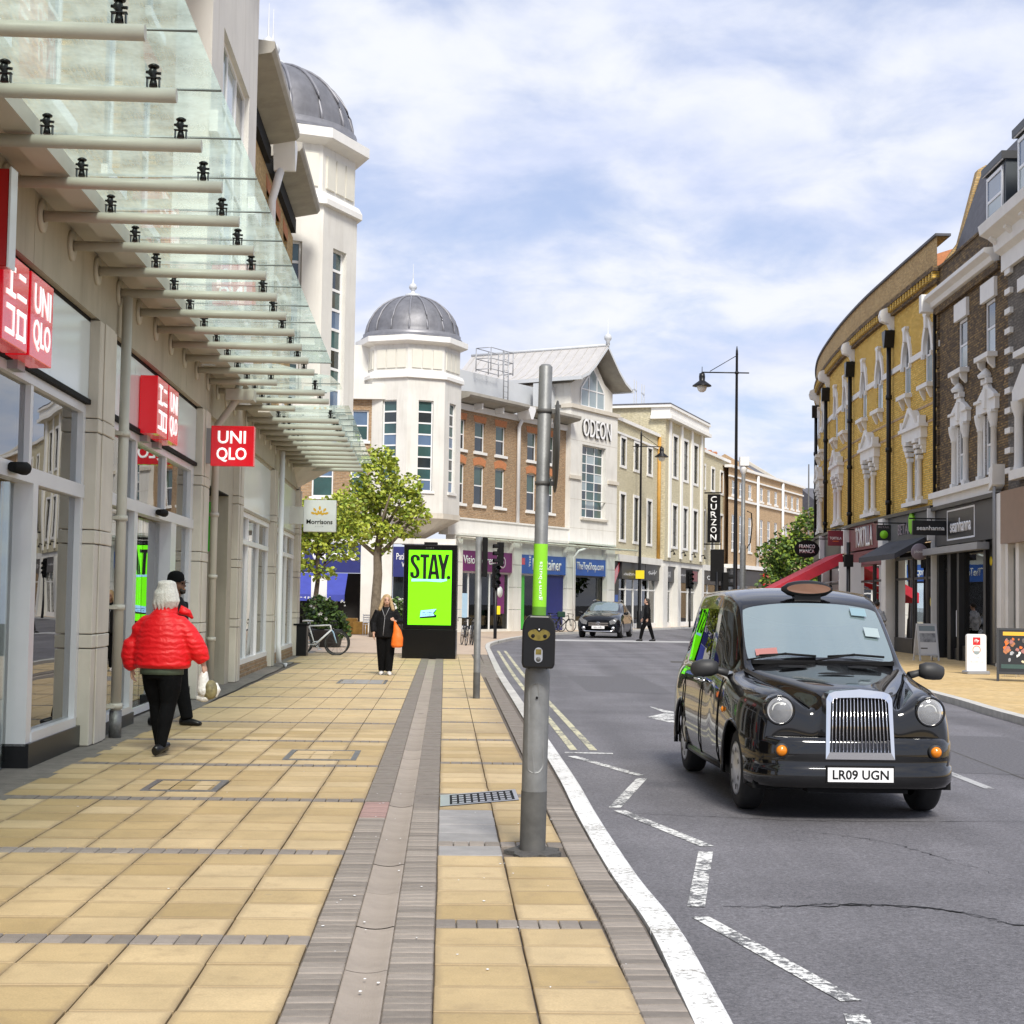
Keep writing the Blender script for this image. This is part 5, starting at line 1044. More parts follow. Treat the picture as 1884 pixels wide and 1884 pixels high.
q = MB(); q.box(-.4, 7, 2.0, 2.1, 0, 3.5); q.box(-.4, 7, .3, 2.0, -.02, .02); q.build('shop_interior', 'dark_inside', DB)
q = MB(); q.box(1.9, 2.2, .03, .05, .7, 1.5); q.build('window_notice', 'white_print', DB); q = MB(); q.lathe([(0, 0), (.13, 0), (.13, .01), (0, .01)], 16, (5.95, -.02, 2.9), ax='y'); q.build('yellow_disc', 'yellow', DB)
q = MB(); q.box(7.05, 7.6, -.2, .3, 0, 4.7); q.build('white_pilaster', 'white_trim', DB); q = MB(); q.tube([(7.12, -.25, .1), (7.12, -.25, 4.9), (7.0, -.2, 5.1)], .045, 8); q.build('rainwater_pipe', 'alu_grey', DB)
# ------------------------------------------------------------------ grey brick house at the frame's edge
GB = facade_root('grey_brick_house', 'grey brick house with banded white quoins and heavy cornice beside the dark brick one', 'building', (13.6, 50), (-.35, -12))
oG = [(x - .45, x + .45, 5.3, 7.1) for x in (9.6, 12.4)] + [(x - .5, x + .5, 8.3, 9.9) for x in (9.6, 12.4)]
q = MB(); wall(q, 7.6, 16, 4.7, 12.4, oG); q.box(7.6, 16, .6, .7, 4.7, 12.4); q.build('wall', 'brick_grey', GB)
for o in oG: window(GB, *o, .1, 1, 2, .09, .06, 'pvc_white', ('pane_pale', 'pane_dark'))
for z in [5.2 + .54 * k for k in range(11)]: q = MB(); q.box(7.6, 8.1, -.1, 0, z, z + .15); q.build('quoin', 'white_trim', GB)
for x in (9.6, 12.4):
    q = MB(); q.prism([(x - .95, 7.0), (x + .95, 7.0), (x + .95, 7.3), (x, 7.9), (x - .95, 7.3)], -.2, .05); q.build('pediment', 'white_trim', GB); q = MB(); q.box(x - 1, x + 1, -.28, .1, 4.95, 5.2); q.build('sill', 'white_trim', GB); q = MB()
    for s in (-1, 1): q = MB(); q.lathe([(.16, 5.2), (.13, 5.35), (.12, 6.6), (.2, 6.85), (.22, 7.0)], 12, (x + s * .66, -.1, 0)); q.build('column', 'white_trim', GB)
    each(((x - .7, x + .7, -.25, .1, 8.14, 8.3), (x - .75, x + .75, -.12, .05, 9.9, 10.25)), 'lintel', 'white_trim', GB)
q = MB(); q.prism([(0, 10.75), (-.12, 10.75), (-.12, 11.2), (-.3, 11.3), (-.35, 11.6), (-.7, 11.75), (-.75, 12.0), (0, 12.1)], 7.35, 16, 0, 'x'); q.build('cornice', 'white_trim', GB)
for k in range(5): q = MB(); q.prism([(0, 11.2), (-.5, 11.6), (-.5, 11.72), (0, 11.72)], 7.5 + k * 1.4, 7.75 + k * 1.4, 0, 'x'); q.build('cornice_bracket', 'white_trim', GB)
q = MB(); q.prism([(.3, 12.4), (1.3, 15.3), (5, 15.5), (5, 12.4)], 7.6, 16, 0, 'x'); q.build('mansard_roof', 'slate', GB)
dormer(8.1, 9.7, 12.6, 14.2, GB)
q = MB(); q.box(7.9, 16, -.3, .2, 3.3, 4.7); q.build('shop_fascia', 'bronze_panel', GB)
q = MB()
for x in (7.6, 8.6, 9.8, 11.2): q.box(x, x + .3, -.1, .2, 0, 3.3)
fg = q.build('shopfront_frame', 'white_trim', GB); panes([(7.9, 8.6, .6, 3.2), (8.9, 9.8, .6, 3.2), (10.1, 11.2, .6, 3.2)], .05, 'shop_glass', fg); q = MB(); q.box(7.6, 12, .8, .9, 0, 3.3); q.build('shop_interior', 'cream_in', GB)

# ------------------------------------------------------------------ curved yellow brick terrace
YP = spline([V(*p) for p in ((13.62, 49.55), (13.66, 56), (13.78, 62), (14.2, 69), (15.05, 77), (16.6, 84.5), (19, 91))], 40)
YS = [0.0]
for a, b in zip(YP, YP[1:]): YS.append(YS[-1] + (b - a).length)
YO = .45                                             # arc length at which the party line stands
def YM(v):
    s = v[0] + YO; s = max(0.0, min(s, YS[-1] - .01)); lo = 0; hi = len(YS) - 1
    while hi - lo > 1:
        m = (lo + hi) // 2
        if YS[m] <= s: lo = m
        else: hi = m
    k = (s - YS[lo]) / (YS[hi] - YS[lo]); p = YP[lo].lerp(YP[hi], k); i0, i1 = max(lo - 3, 0), min(hi + 3, len(YP) - 1); t = (YP[i1] - YP[i0]).normalized()
    return Vector((p.x + t.y * v[1], p.y - t.x * v[1], v[2]))
YB = thing('yellow_brick_terrace', 'curving yellow brick terrace with white gothic windows and black downpipes', 'building', (0, 0, 0))
def yb(q, name, mat, **k): return q.build(name, mat, YB, YM, **k)
GX = (1.5, 4.35, 8.6, 11.5, 16.0, 19.0, 24.2, 27.0); PX = (2.95, 9.9, 17.8, 25.4)
oY = [(x - .5, x + .5, 8.9, 10.9) for x in GX] + [(x - .45, x + .45, 5.25, 7.1) for x in PX]
q = MB(); wall(q, 0, 36, 4.75, 12.1, oY, dep=.25, step=.9); q.bar(0, 36, .7, .8, 4.75, 12.1); yb(q, 'wall', 'brick_yellow')
q = MB(); wall(q, 0, 36, 12.5, 13.45, [], y=-.12, step=.9); q.bar(0, 36, -.12, .25, 13.45, 13.47); yb(q, 'parapet', 'brick_ochre')
q = MB(); q.bar(-.1, 36, -.2, .3, 13.47, 13.55); yb(q, 'coping', 'slate')
q = MB(); q.bar(0, 36, -.14, 0, 12.02, 12.14); q.bar(0, 36, -.26, 0, 12.36, 12.52); yb(q, 'cornice', 'brick_dark')
for k in range(90): q = MB(); s = .1 + k * .38; q.box(s, s + .17, -.24, 0, 12.14, 12.36); yb(q, 'dentil', 'brick_yellow')
xs = [0] + [x + .62 for x in GX]; xe = [x - .62 for x in GX] + [36]
for a, b in zip(xs, xe): q = MB(); q.bar(a, b, -.06, .02, 9.92, 10.12); yb(q, 'string_course', 'white_trim')
for z in (8.18, 7.62): q = MB(); q.bar(0, 36, -.02, .01, z, z + .08); yb(q, 'brick_band', 'brick_buff')
def gothic(w, h, n=7):                               # half outline of a pointed arch, springing at 0
    r = (w * w + h * h) / (2 * w); return [(w - r + r * math.cos(t), r * math.sin(t)) for t in [math.asin(h / r) * k / n for k in range(n + 1)]]
for x in GX:
    inn, outl = gothic(.5, .95), gothic(.72, 1.25); q = MB()
    for s in (-1, 1):
        for k in range(7): q.prism([(x + s * inn[k][0], 9.95 + inn[k][1]), (x + s * outl[k][0], 9.95 + outl[k][1]), (x + s * outl[k + 1][0], 9.95 + outl[k + 1][1]), (x + s * inn[k + 1][0], 9.95 + inn[k + 1][1])], -.07, .1)
        q.box(x + s * .5 if s > 0 else x - .62, x + .62 if s > 0 else x - .5, -.1, .05, 9.8, 9.95)
    q.prism([(x - .1, 10.75), (x + .1, 10.75), (x + .14, 11.15), (x + .24, 11.2), (x + .24, 11.28), (x - .24, 11.28), (x - .24, 11.2), (x - .14, 11.15)], -.14, 0); yb(q, 'arch_surround', 'white_trim')
    q = MB()
    for s in (-1, 1):
        for k in range(7): q.face([(x + s * inn[k][0], .03, 9.95 + inn[k][1]), (x + s * .52, .03, 9.95 + inn[k][1]), (x + s * .52, .03, 9.95 + inn[k + 1][1]), (x + s * inn[k + 1][0], .03, 9.95 + inn[k + 1][1])])
    yb(q, 'arch_infill', 'white_trim')
    q = MB(); q.box(x - .68, x + .68, -.24, .2, 8.76, 8.9)
    for s in (-1, 1): q.prism([(0, 8.76), (-.2, 8.76), (-.16, 8.62), (-.05, 8.42), (0, 8.42)], x + s * .42 - .06, x + s * .42 + .06, 0, 'x')
    yb(q, 'sill', 'white_trim'); window(YB, x - .5, x + .5, 8.9, 10.9, .05, 1, 2, .09, .06, 'pvc_white', ('pane_pale', 'pane_dark'), mp=YM)
for x in PX:
    for s in (-1, 1):
        q = MB(); c = x + s * .62; q.box(c - .15, c + .15, -.2, 0, 5.12, 5.26); q.lathe([(.10, 5.26), (.09, 6.45), (.11, 6.47), (.13, 6.52)], 12, (c, -.09, 0))
        for k, (z0, wd, pj) in enumerate(((6.5, .15, .18), (6.68, .17, .22), (6.86, .19, .26), (7.04, .21, .30))): q.box(c - wd, c + wd, -pj, 0, z0, z0 + .13 if k < 3 else 7.18)
        yb(q, 'column', 'white_trim'); q = MB(); c2 = x + s * 1.05
        for k, (z0, wd, pj) in enumerate(((6.68, .09, .1), (6.81, .11, .15), (6.94, .13, .2))): q.box(c2 - wd, c2 + wd, -pj, 0, z0, z0 + .13 if k < 2 else 7.18)
        yb(q, 'bracket', 'white_trim')
    q = MB(); q.box(x - 1.3, x + 1.3, -.22, .05, 7.17, 7.52); q.box(x - 1.42, x + 1.42, -.32, .05, 7.52, 7.64); q.prism([(x - .85, 7.64), (x + .85, 7.64), (x + .12, 8.2), (x - .12, 8.2)], -.24, 0); q.prism([(x - 1.0, 7.64), (x - .85, 7.64), (x, 8.12), (x + .85, 7.64), (x + 1.0, 7.64), (x + .1, 8.28), (x - .1, 8.28)], -.32, -.24)
    for s in (-1, 1): q.box(x + s * 1.2 - .12, x + s * 1.2 + .12, -.28, -.05, 7.64, 7.9)
    yb(q, 'pediment', 'white_trim')
    q = MB(); q.bar(x - 1.35, x + 1.35, -.22, .1, 4.98, 5.12); yb(q, 'sill', 'white_trim'); window(YB, x - .45, x + .45, 5.25, 7.1, .03, 1, 2, .08, .06, 'pvc_white', ('pane_pale', 'pane_dark'), mp=YM)
for x in (6.45, 13.9, 21.7, 28.2):
    q = MB(); q.tube([(x, -.16, 4.7), (x, -.16, 11.0)], .085, 10)
    for z in (5.3, 7.2, 9.1): q.tube([(x, -.16, z - .08), (x, -.16, z + .08)], .115, 10)
    q.prism([(x - .1, 10.9), (x + .1, 10.9), (x + .26, 11.4), (x + .26, 11.5), (x - .26, 11.5), (x - .26, 11.4)], -.36, 0); yb(q, 'rainwater_pipe', 'black_paint')
    q = MB(); q.prism([(0, 11.5), (-.12, 11.55), (-.2, 11.75), (-.46, 11.85), (-.52, 12.05), (-.46, 12.25), (-.3, 12.32), (0, 12.32)], x - .17, x + .17, 0, 'x'); yb(q, 'corbel', 'white_trim')
q = MB(); q.prism([(1.5, 13.3), (4.5, 15.2), (7.5, 13.3)], 0, 7, 0, 'x'); yb(q, 'roof', 'slate')
q = MB(); q.prism([(.8, 13.3), (1.4, 14.6), (3.2, 15.2), (3.6, 15.2), (3.6, 13.3)], 8.6, 9.0, 0, 'x'); yb(q, 'party_wall', 'rub_brick'); q = MB(); q.prism([(1.0, 13.4), (3.4, 15.0), (3.4, 13.4)], 4, 8.6, 0, 'x'); yb(q, 'side_roof', 'slate')
# shops under it
def ysh(a, b, mat, z0=3.75, z1=4.7): q = MB(); q.bar(a, b, -.22, .2, z0, z1); yb(q, 'shop_fascia', mat)
ysh(.05, 6.2, 'slate_blue'); ysh(7.0, 13.6, 'maroon'); ysh(14.4, 21.4, 'shop_black'); ysh(21.9, 35, 'anthracite')
q = MB(); q.bar(7.0, 13.6, -.26, .2, 3.15, 3.68); yb(q, 'lower_fascia', 'maroon'); q = MB(); q.bar(0, 36, -.34, .1, 4.7, 4.82); yb(q, 'shop_cornice', 'shop_black')
for a, b in ((6.25, 6.95), (13.65, 14.35), (21.45, 21.85), (0, .04)):
    q = MB(); q.box(a, b, -.3, .2, 0, 3.7); q.box(a - .02, b + .02, -.42, .2, 3.7, 4.72); q.build('shop_pier', 'white_trim', YB, YM)
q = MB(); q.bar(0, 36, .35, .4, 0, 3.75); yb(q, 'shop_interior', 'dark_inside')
for a, b in ((.1, 1.6), (1.7, 3.4), (3.5, 6.1), (7.1, 9.6), (9.7, 13.5), (14.5, 17.5), (17.6, 21.3), (22, 26), (26.2, 30)):
    f = MB(); f.box(a, a + .08, .0, .12, .5, 3.2); f.box(b - .08, b, 0, .12, .5, 3.2); f.box(a, b, 0, .12, 3.2, 3.3); f.box(a, b, 0, .12, 2.5, 2.58); f.box(a, b, -.02, .2, 0, .5); fo = f.build('shopfront_frame', 'shop_black', YB, YM); q = MB(); q.box(a + .08, b - .08, .05, .06, .5, 2.5); q.build('pane', 'shop_glass', fo, YM); q = MB(); q.box(a + .08, b - .08, .05, .06, 2.58, 3.2); q.build('pane', 'shop_glass', fo, YM)
q = MB(); q.box(4.3, 4.7, .12, .15, .7, 1.9); yb(q, 'green_display', 'lime'); q = MB(); q.lathe([(0, 0), (.17, 0), (.17, .01), (0, .01)], 16, (1.2, .02, 1.75), ax='y'); yb(q, 'yellow_disc', 'yellow')
text('lettering', 'TORTILLA', 3.3, .78, 'white_print', YB, (12.0, -.235, 3.85), right=(-1, 0, 0), depth=-.02, bold=.01, mp=YM); text('lettering', 'BETAI', 1.5, .36, 'lilac', YB, (4.6, -.235, 4.05), right=(-1, 0, 0), depth=-.02, mp=YM)
q = MB(); q.prism([(2.6, 4.0), (2.9, 4.15), (2.95, 4.55), (2.65, 4.8), (2.35, 4.55), (2.3, 4.2)], -.3, -.23); yb(q, 'leaf_emblem', 'lime')
def yaw(name, label, a, b, z0, z1, out, mat, val=.18):
    r = thing(name, label, 'awning', YM((a, 0, 0))); Mi = Matrix.Translation(r.location).inverted(); mp = lambda v: Mi @ YM(v)
    q = MB(); n = max(2, int(b - a)); rows = [[(a + (b - a) * k / n, -.25, z0) for k in range(n + 1)], [(a + (b - a) * k / n, -out, z1) for k in range(n + 1)], [(a + (b - a) * k / n, -out, z1 - val) for k in range(n + 1)]]; q.grid(rows, smooth=False)
    rows = [[(p[0], p[1], p[2] - .03) for p in rr] for rr in rows[:2]]; q.grid(rows, smooth=False)
    q.face([(a, -.25, z0), (a, -out, z1), (a, -out, z1 - val), (a, -.25, z0 - val)]); q.face([(b, -.25, z0), (b, -out, z1), (b, -out, z1 - val), (b, -.25, z0 - val)]); q.build('canvas', mat, r, mp)
    for x in (a + .15, b - .15): q = MB(); q.tube([(x, -.25, z1 + (z0 - z1) * .3), (x, -out + .05, z1 - .02)], .025, 6); q.build('arm', 'alu', r, mp)
    return r
yaw('shop_awning', 'dark grey folding awning over the slate blue shopfront', .9, 6.3, 3.85, 3.30, 1.25, 'awning_grey'); rr = yaw('shop_awning', 'steep scarlet awning reaching over the pavement past the maroon shopfront', 15.0, 20.6, 3.75, 2.15, 3.3, 'awning_red', .42)
# hanging signs along the right-hand shops
def hang(name, label, y, x0, x1, z0, z1, mat, wall_x, th=.1):
    r = thing(name, label, 'sign', (x1, y, z0)); q = MB(); q.box(x0 - x1, 0, -th / 2, th / 2, 0, z1 - z0); q.build('sign_box', mat, r, bev=.008, seg=1)
    q = MB(); q.box(x0 - x1 - .1, wall_x - x1, -.02, .02, z1 - z0 + .04, z1 - z0 + .08); q.box(-(x1 - x0) * .5 - .01, -(x1 - x0) * .5 + .01, -.01, .01, z1 - z0, z1 - z0 + .05); q.build('bracket', 'black_paint', r); return r
r = hang('hanging_sign', 'maroon hanging sign with small pale TORTILLA lettering', 62.5, 12.55, 13.15, 3.95, 4.55, 'maroon', 13.8); text('lettering', 'TORTILLA', .46, .1, 'white_print', r, (-.53, -.052, .25), depth=.004); q = MB(); q.box(-.42, -.18, -.054, -.05, .17, .19); q.build('underline', 'orange', r)
r = hang('hanging_sign', 'black square hanging sign with a lime green disc', 53.6, 12.42, 12.9, 3.82, 4.36, 'shop_black', 13.6); text('lettering', 'RETAIL', .38, .07, 'lilac', r, (-.43, -.052, .42), depth=.004); q = MB(); q.lathe([(0, -.06), (.14, -.06), (.14, -.05), (0, -.05)], 24, (-.24, 0, .2), ax='y'); q.build('disc', 'lime', r)
r = hang('hanging_sign', 'long black hanging sign reading seanhanna in white', 48.6, 12.36, 13.55, 3.80, 4.25, 'shop_black', 13.6); text('lettering', 'seanhanna', .86, .14, 'white_print', r, (-1.06, -.052, .15), depth=.004, bold=.02)
r = thing('hanging_sign', 'round mauve hanging sign reading ploom', 'sign', (13.1, 50.6, 3.35)); q = MB(); q.lathe([(0, -.05), (.25, -.05), (.27, 0), (.25, .05), (0, .05)], 28, ax='y'); q.build('sign_disc', 'lilac', r); text('lettering', 'ploom', .34, .12, 'white_print', r, (-.17, -.055, -.06), depth=.004); q = MB(); q.box(.2, .6, -.02, .02, -.02, .02); q.build('bracket', 'black_paint', r)
r = thing('hanging_sign', 'black oval hanging sign reading FRANCO MANCA', 'sign', (12.75, 68.0, 4.0)); q = MB(); q.prism([(.54 * math.cos(t), .38 * math.sin(t)) for t in [k * math.pi / 14 for k in range(28)]], -.05, .05); q.build('sign_board', 'black_matt', r); text('lettering', 'FRANCO', .68, .16, 'white_print', r, (-.34, -.056, .03), depth=.004, bold=.01); text('lettering', 'MANCA', .64, .16, 'white_print', r, (-.32, -.056, -.18), depth=.004, bold=.01); q = MB(); q.box(-.6, 1.35, -.02, .02, .42, .46); q.box(-.01, .01, -.01, .01, .37, .43); q.build('bracket', 'black_paint', r)
r = thing('hoarding_board', 'plain white upright board standing before the maroon shopfront', 'board', (13.0, 60.5, 0)); q = MB(); q.box(-.42, .42, -.04, .04, .2, 3.25); q.build('panel', 'pvc_white', r); q = MB(); q.box(-.4, .4, -.2, .2, 0, .2); q.build('foot', 'alu_grey', r)
# ------------------------------------------------------------------ street furniture
# the big push-button pole in the foreground
r = thing('crossing_pole', 'tall grey galvanised crossing pole with lime gum and butts wrap and black push-button box', 'pole', (.165, 10.2, 0)); r.rotation_euler = (0, R(.75), 0)
q = MB(); q.lathe([(.083, -.02), (.083, .38)], 24); q.build('base_sleeve', 'galv_dark', r)
q = MB(); q.lathe([(.081, .38), (.081, 1.12), (.078, 1.15), (.045, 1.26), (.0435, 1.27), (.0435, 3.12), (.03, 3.135), (0, 3.135)], 24); q.build('post', 'galv', r)
q = MB(); N2 = 16; outl = []
for k in range(N2): t = math.pi * k / (N2 - 1); outl.append((.055 * math.cos(t), .62 + .40 + .05 * math.sin(t)))
for k in range(N2): t = math.pi + math.pi * k / (N2 - 1); outl.append((.055 * math.cos(t), .55 + .05 * math.sin(t)))
q.face([(x, -math.sqrt(max(.0, .0845 ** 2 - x * x)), z) for x, z in outl]); 
for a, b in zip(outl, outl[1:] + outl[:1]): q.face([(a[0], -math.sqrt(.0845 ** 2 - a[0] ** 2), a[1]), (b[0], -math.sqrt(.0845 ** 2 - b[0] ** 2), b[1]), (b[0], -math.sqrt(.079 ** 2 - b[0] ** 2), b[1]), (a[0], -math.sqrt(.079 ** 2 - a[0] ** 2), a[1])])
q.build('access_door', 'galv', r); q = MB(); q.lathe([(0, -.092), (.008, -.092), (.008, -.08)], 10, (0, 0, .98), ax='y'); q.build('lock', 'black_matt', r)
q = MB(); q.lathe([(.0455, 1.50), (.0455, 1.965)], 24); q.build('lime_wrap', 'lime', r)
q = MB(); q.lathe([(.0457, 1.50), (.0457, 1.56)], 24); q.build('wrap_tear', 'lime_dark', r)
def ontube(v): return Vector((.0462 * math.sin(v[0] / .0462), -.0462 * math.cos(v[0] / .0462) - (v[1]), v[2]))
text('lettering', 'gum+butts', .25, .032, 'white_print', r, (.020, 0, 1.60), right=(0, 0, 1), up=(-1, 0, 0), depth=.0004, bold=.01, mp=ontube)
for z in (2.36, 2.83): q = MB(); q.lathe([(.044, z - .012), (.05, z - .012), (.05, z + .012), (.044, z + .012)], 20); q.box(.04, .075, -.012, .012, z - .015, z + .015); q.build('clamp', 'galv_dark', r)
q = MB(); q.lathe([(0, 0), (.30, 0), (.30, .006), (0, .006)], 36, (0, 0, 0), ax='x'); dso = q.build('disc_sign', 'galv_dark', r); dso.location = (.078, .0, 2.6); dso.rotation_euler = (0, 0, R(2.5))
q = MB(); pl = [(-.095, 1.17), (.095, 1.17), (.105, 1.20), (.105, 1.42), (.095, 1.47), (.065, 1.505), (-.065, 1.505), (-.095, 1.47), (-.105, 1.42), (-.105, 1.20)]; q.prism(pl, -.19, -.03); bx = q.build('push_button_box', 'black_paint', r, bev=.012, seg=2)
q = MB(); q.lathe([(.05, 1.15), (.05, 1.5)], 16, (0, 0, 0)); q.box(-.06, .06, -.05, .05, 1.16, 1.2); q.build('box_mount', 'black_matt', r)
q = MB(); q.face([(.07 * math.cos(t), -.1935, 1.39 + (.045 if math.sin(t) < 0 else .03) * math.sin(t)) for t in [k * math.pi / 14 for k in range(28)]]); q.build('display_window', 'olive_panel', bx)
q = MB(); q.prism([(-.028, 1.425), (.028, 1.425), (0, 1.40)], -.196, -.1937); q.build('display_notch', 'black_matt', bx)
for s in (-1, 1): q = MB(); q.lathe([(0, -.1965), (.012, -.1965), (.012, -.193)], 14, (s * .038, 0, 1.375), ax='y'); q.build('display_figure', 'black_matt', bx)
q = MB(); q.lathe([(0, -.1975), (.005, -.1975), (.005, -.195)], 10, (0, 0, 1.417), ax='y'); q.build('indicator', 'white_print', bx)
q = MB(); q.face([(.026 * math.cos(t), -.1935, 1.255 + (.022 if math.sin(t) > 0 else -.022) + .026 * math.sin(t)) for t in [k * math.pi / 12 for k in range(24)]]); q.build('button_plate', 'silver', bx); q = MB(); q.lathe([(0, -.2), (.013, -.198), (.016, -.193)], 14, (0, 0, 1.228), ax='y'); q.build('button', 'galv_dark', bx); q = MB(); q.box(-.018, .018, -.1955, -.1937, 1.258, 1.292); q.build('button_label', 'olive_panel', bx)

def signal_head(par, x, y, z, rz=0.0, board=False, n=3):
    """black traffic signal: housing with hooded lenses"""
    h = .3 * n + .08; q = MB(); q.box(-.14, .14, -.1, .12, 0, h); o = q.build('signal_head', 'black_matt', par, bev=.02, seg=1); o.location = (x, y, z); o.rotation_euler = (0, 0, rz)
    if board: q = MB(); q.box(-.26, .26, .12, .135, -.12, h + .12); q.build('backing_board', 'black_matt', o)
    for k in range(n):
        zz = .19 + .3 * k; q = MB(); q.lathe([(0, -.105), (.10, -.105), (.10, -.1)], 16, (0, 0, zz), ax='y'); q.build('signal_lens', ('pane_dark', 'pane_green', 'pane_dark')[k % 3], o)
        v = MB(); rows = []
        for yy in (-.1, -.3): rows.append([(.115 * math.cos(t), yy, zz + .115 * math.sin(t)) for t in [math.pi * (-.15 + 1.3 * j / 10) for j in range(11)]])
        v.grid(rows); v.build('hood', 'black_matt', o)
    return o
r = thing('signal_pole', 'slim grey pole with dark foot band and edge-on black signal', 'pole', (-.53, 25.66, 0)); q = MB(); q.lathe([(.055, .42), (.055, 2.62), (0, 2.62)], 16); q.build('post', 'galv', r); q = MB(); q.lathe([(.0565, -.01), (.0565, .42)], 16); q.build('foot_band', 'galv_dark', r); q = MB(); q.box(.06, .145, -.13, .13, 1.97, 2.61); sgn = q.build('signal_head', 'black_matt', r, bev=.012, seg=1); q = MB(); q.lathe([(0, .145), (.03, .145), (.035, .13)], 14, (.1, 0, 2.4), ax='y'); q.build('signal_lens', 'pane_green', sgn)
r = thing('traffic_signal', 'black traffic signal pole with amber push box at the kerb corner before the purple shop', 'traffic light', (-.62, 65.2, 0)); q = MB(); q.lathe([(.07, -.01), (.07, 3.1), (0, 3.1)], 14); q.build('post', 'black_paint', r); signal_head(r, .0, -.12, 2.1, R(20)); signal_head(r, .16, .08, 3.0, R(-70)); q = MB(); q.box(.06, .2, -.1, .06, 1.0, 1.35); q.build('push_button_box', 'yellow', r)
for p, lab, rz, z in (((7.84, 60, 0), 'black traffic signal with wide backing board at the right-hand kerb build-out', 180, 2.8), ((11.75, 103.5, 0), 'black traffic signal on the far pavement before the yellow window displays', 25, 2.9)):
    r = thing('traffic_signal', lab, 'traffic light', p); q = MB(); q.lathe([(.07, -.01), (.07, z), (0, z)], 14); q.build('post', 'black_paint', r); signal_head(r, 0, -.12 if rz < 90 else .12, z - .25, R(rz), True)
    if p[1] < 70: signal_head(r, .3, 0, z - 1.0, R(100)); 
r = thing('signal_pole', 'black pole with small boxes on top beside the white board', 'pole', (12.3, 57.5, 0)); q = MB(); q.lathe([(.075, -.01), (.075, 3.9), (0, 3.9)], 12); q.build('post', 'black_paint', r); q = MB(); q.box(-.15, .15, -.14, .12, 3.0, 3.45); q.build('signal_box', 'black_matt', r)
def lamp(label, loc, h, arm_z, arm_l, back=.55, box=False):
    r = thing('street_lamp', label, 'street lamp', loc); q = MB(); q.lathe([(.16, -.01), (.16, 1.0), (.11, 1.1), (.075, h * .5), (.055, h - .4), (.06, h - .38), (.05, h - .2), (.015, h), (0, h)], 14); q.build('column', 'black_paint', r)
    q = MB(); q.tube([(back, 0, arm_z), (-arm_l, 0, arm_z)], .03, 8); q.tube([(-.05, 0, arm_z + .75), (-arm_l + .35, 0, arm_z + .05)], .018, 6); q.lathe([(0, arm_z - .06), (.09, arm_z - .05), (.09, arm_z + .05), (0, arm_z + .06)], 10); q.build('arm', 'black_paint', r)
    q = MB(); q.lathe([(.02, .28), (.05, .22), (.12, .2), (.14, .05), (.13, -.12), (.16, -.15), (.42, -.34), (.43, -.38), (.2, -.36)], 20, (-arm_l, 0, arm_z - .25)); q.tube([(-arm_l, 0, arm_z), (-arm_l, 0, arm_z + .25)], .015, 6); q.build('lantern', 'black_paint', r)
    q = MB(); q.lathe([(.2, -.36), (.22, -.45), (.17, -.58), (.08, -.64), (0, -.65)], 18, (-arm_l, 0, arm_z - .25)); q.build('globe', 'lamp_glass', r)
    if box: q = MB(); q.box(-.26, .26, -.2, -.1, 3.0, 3.5); q.build('yellow_box', 'yellow', r)
    return r
lamp('tall black street lamp with one bell lantern, rising above the taxi roof', (9.95, 70.0, 0), 13.1, 11.9, 1.55)
l2 = lamp('tall black street lamp with a yellow box, before the cream deco facade', (7.75, 95, 0), 12.0, 11.3, .1, .1, True); 
for ch in [q for q in bpy.data.objects if q.parent == l2 and q.name.split('.')[0] in ('arm', 'lantern', 'globe')]: bpy.data.objects.remove(ch)
q = MB(); q.tube([(-.5, 0, 11.0), (1.25, 0, 11.0)], .03, 8); q.tube([(.05, 0, 11.7), (1.0, 0, 11.05)], .018, 6); q.build('arm', 'black_paint', l2); q = MB(); q.lathe([(.02, .28), (.05, .22), (.12, .2), (.14, .05), (.13, -.12), (.42, -.34), (.43, -.38), (.2, -.36)], 18, (1.25, 0, 10.75)); q.build('lantern', 'black_paint', l2); q = MB(); q.lathe([(.2, -.36), (.22, -.45), (.17, -.58), (0, -.65)], 16, (1.25, 0, 10.75)); q.build('globe', 'lamp_glass', l2)
r = thing('camera_pole', 'plain grey pole topped by a white camera housing', 'pole', (11.75, 80, 0)); q = MB(); q.lathe([(.16, -.01), (.15, 4.5), (.11, 4.6), (.10, 8.2), (0, 8.2)], 14); q.build('post', 'galv', r); q = MB(); q.lathe([(.1, 8.2), (.16, 8.3), (.2, 8.45), (.2, 8.6), (0, 8.6)], 12); q.box(-.2, .25, -.25, .2, 8.6, 9.05); q.build('camera_head', 'pvc_white', r); q = MB(); q.tube([(.2, 0, 6.3), (.42, 0, 6.2), (.46, 0, 5.6), (.38, 0, 4.7), (.2, 0, 4.4)], .03, 6); q.build('cable_loop', 'black_matt', r)
r = thing('overhead_mast', 'thin dark mast standing beyond the street tree', 'pole', (24.5, 130, 0)); q = MB(); q.lathe([(.12, -.01), (.05, 13.2), (0, 13.2)], 8); q.build('post', 'galv_dark', r)

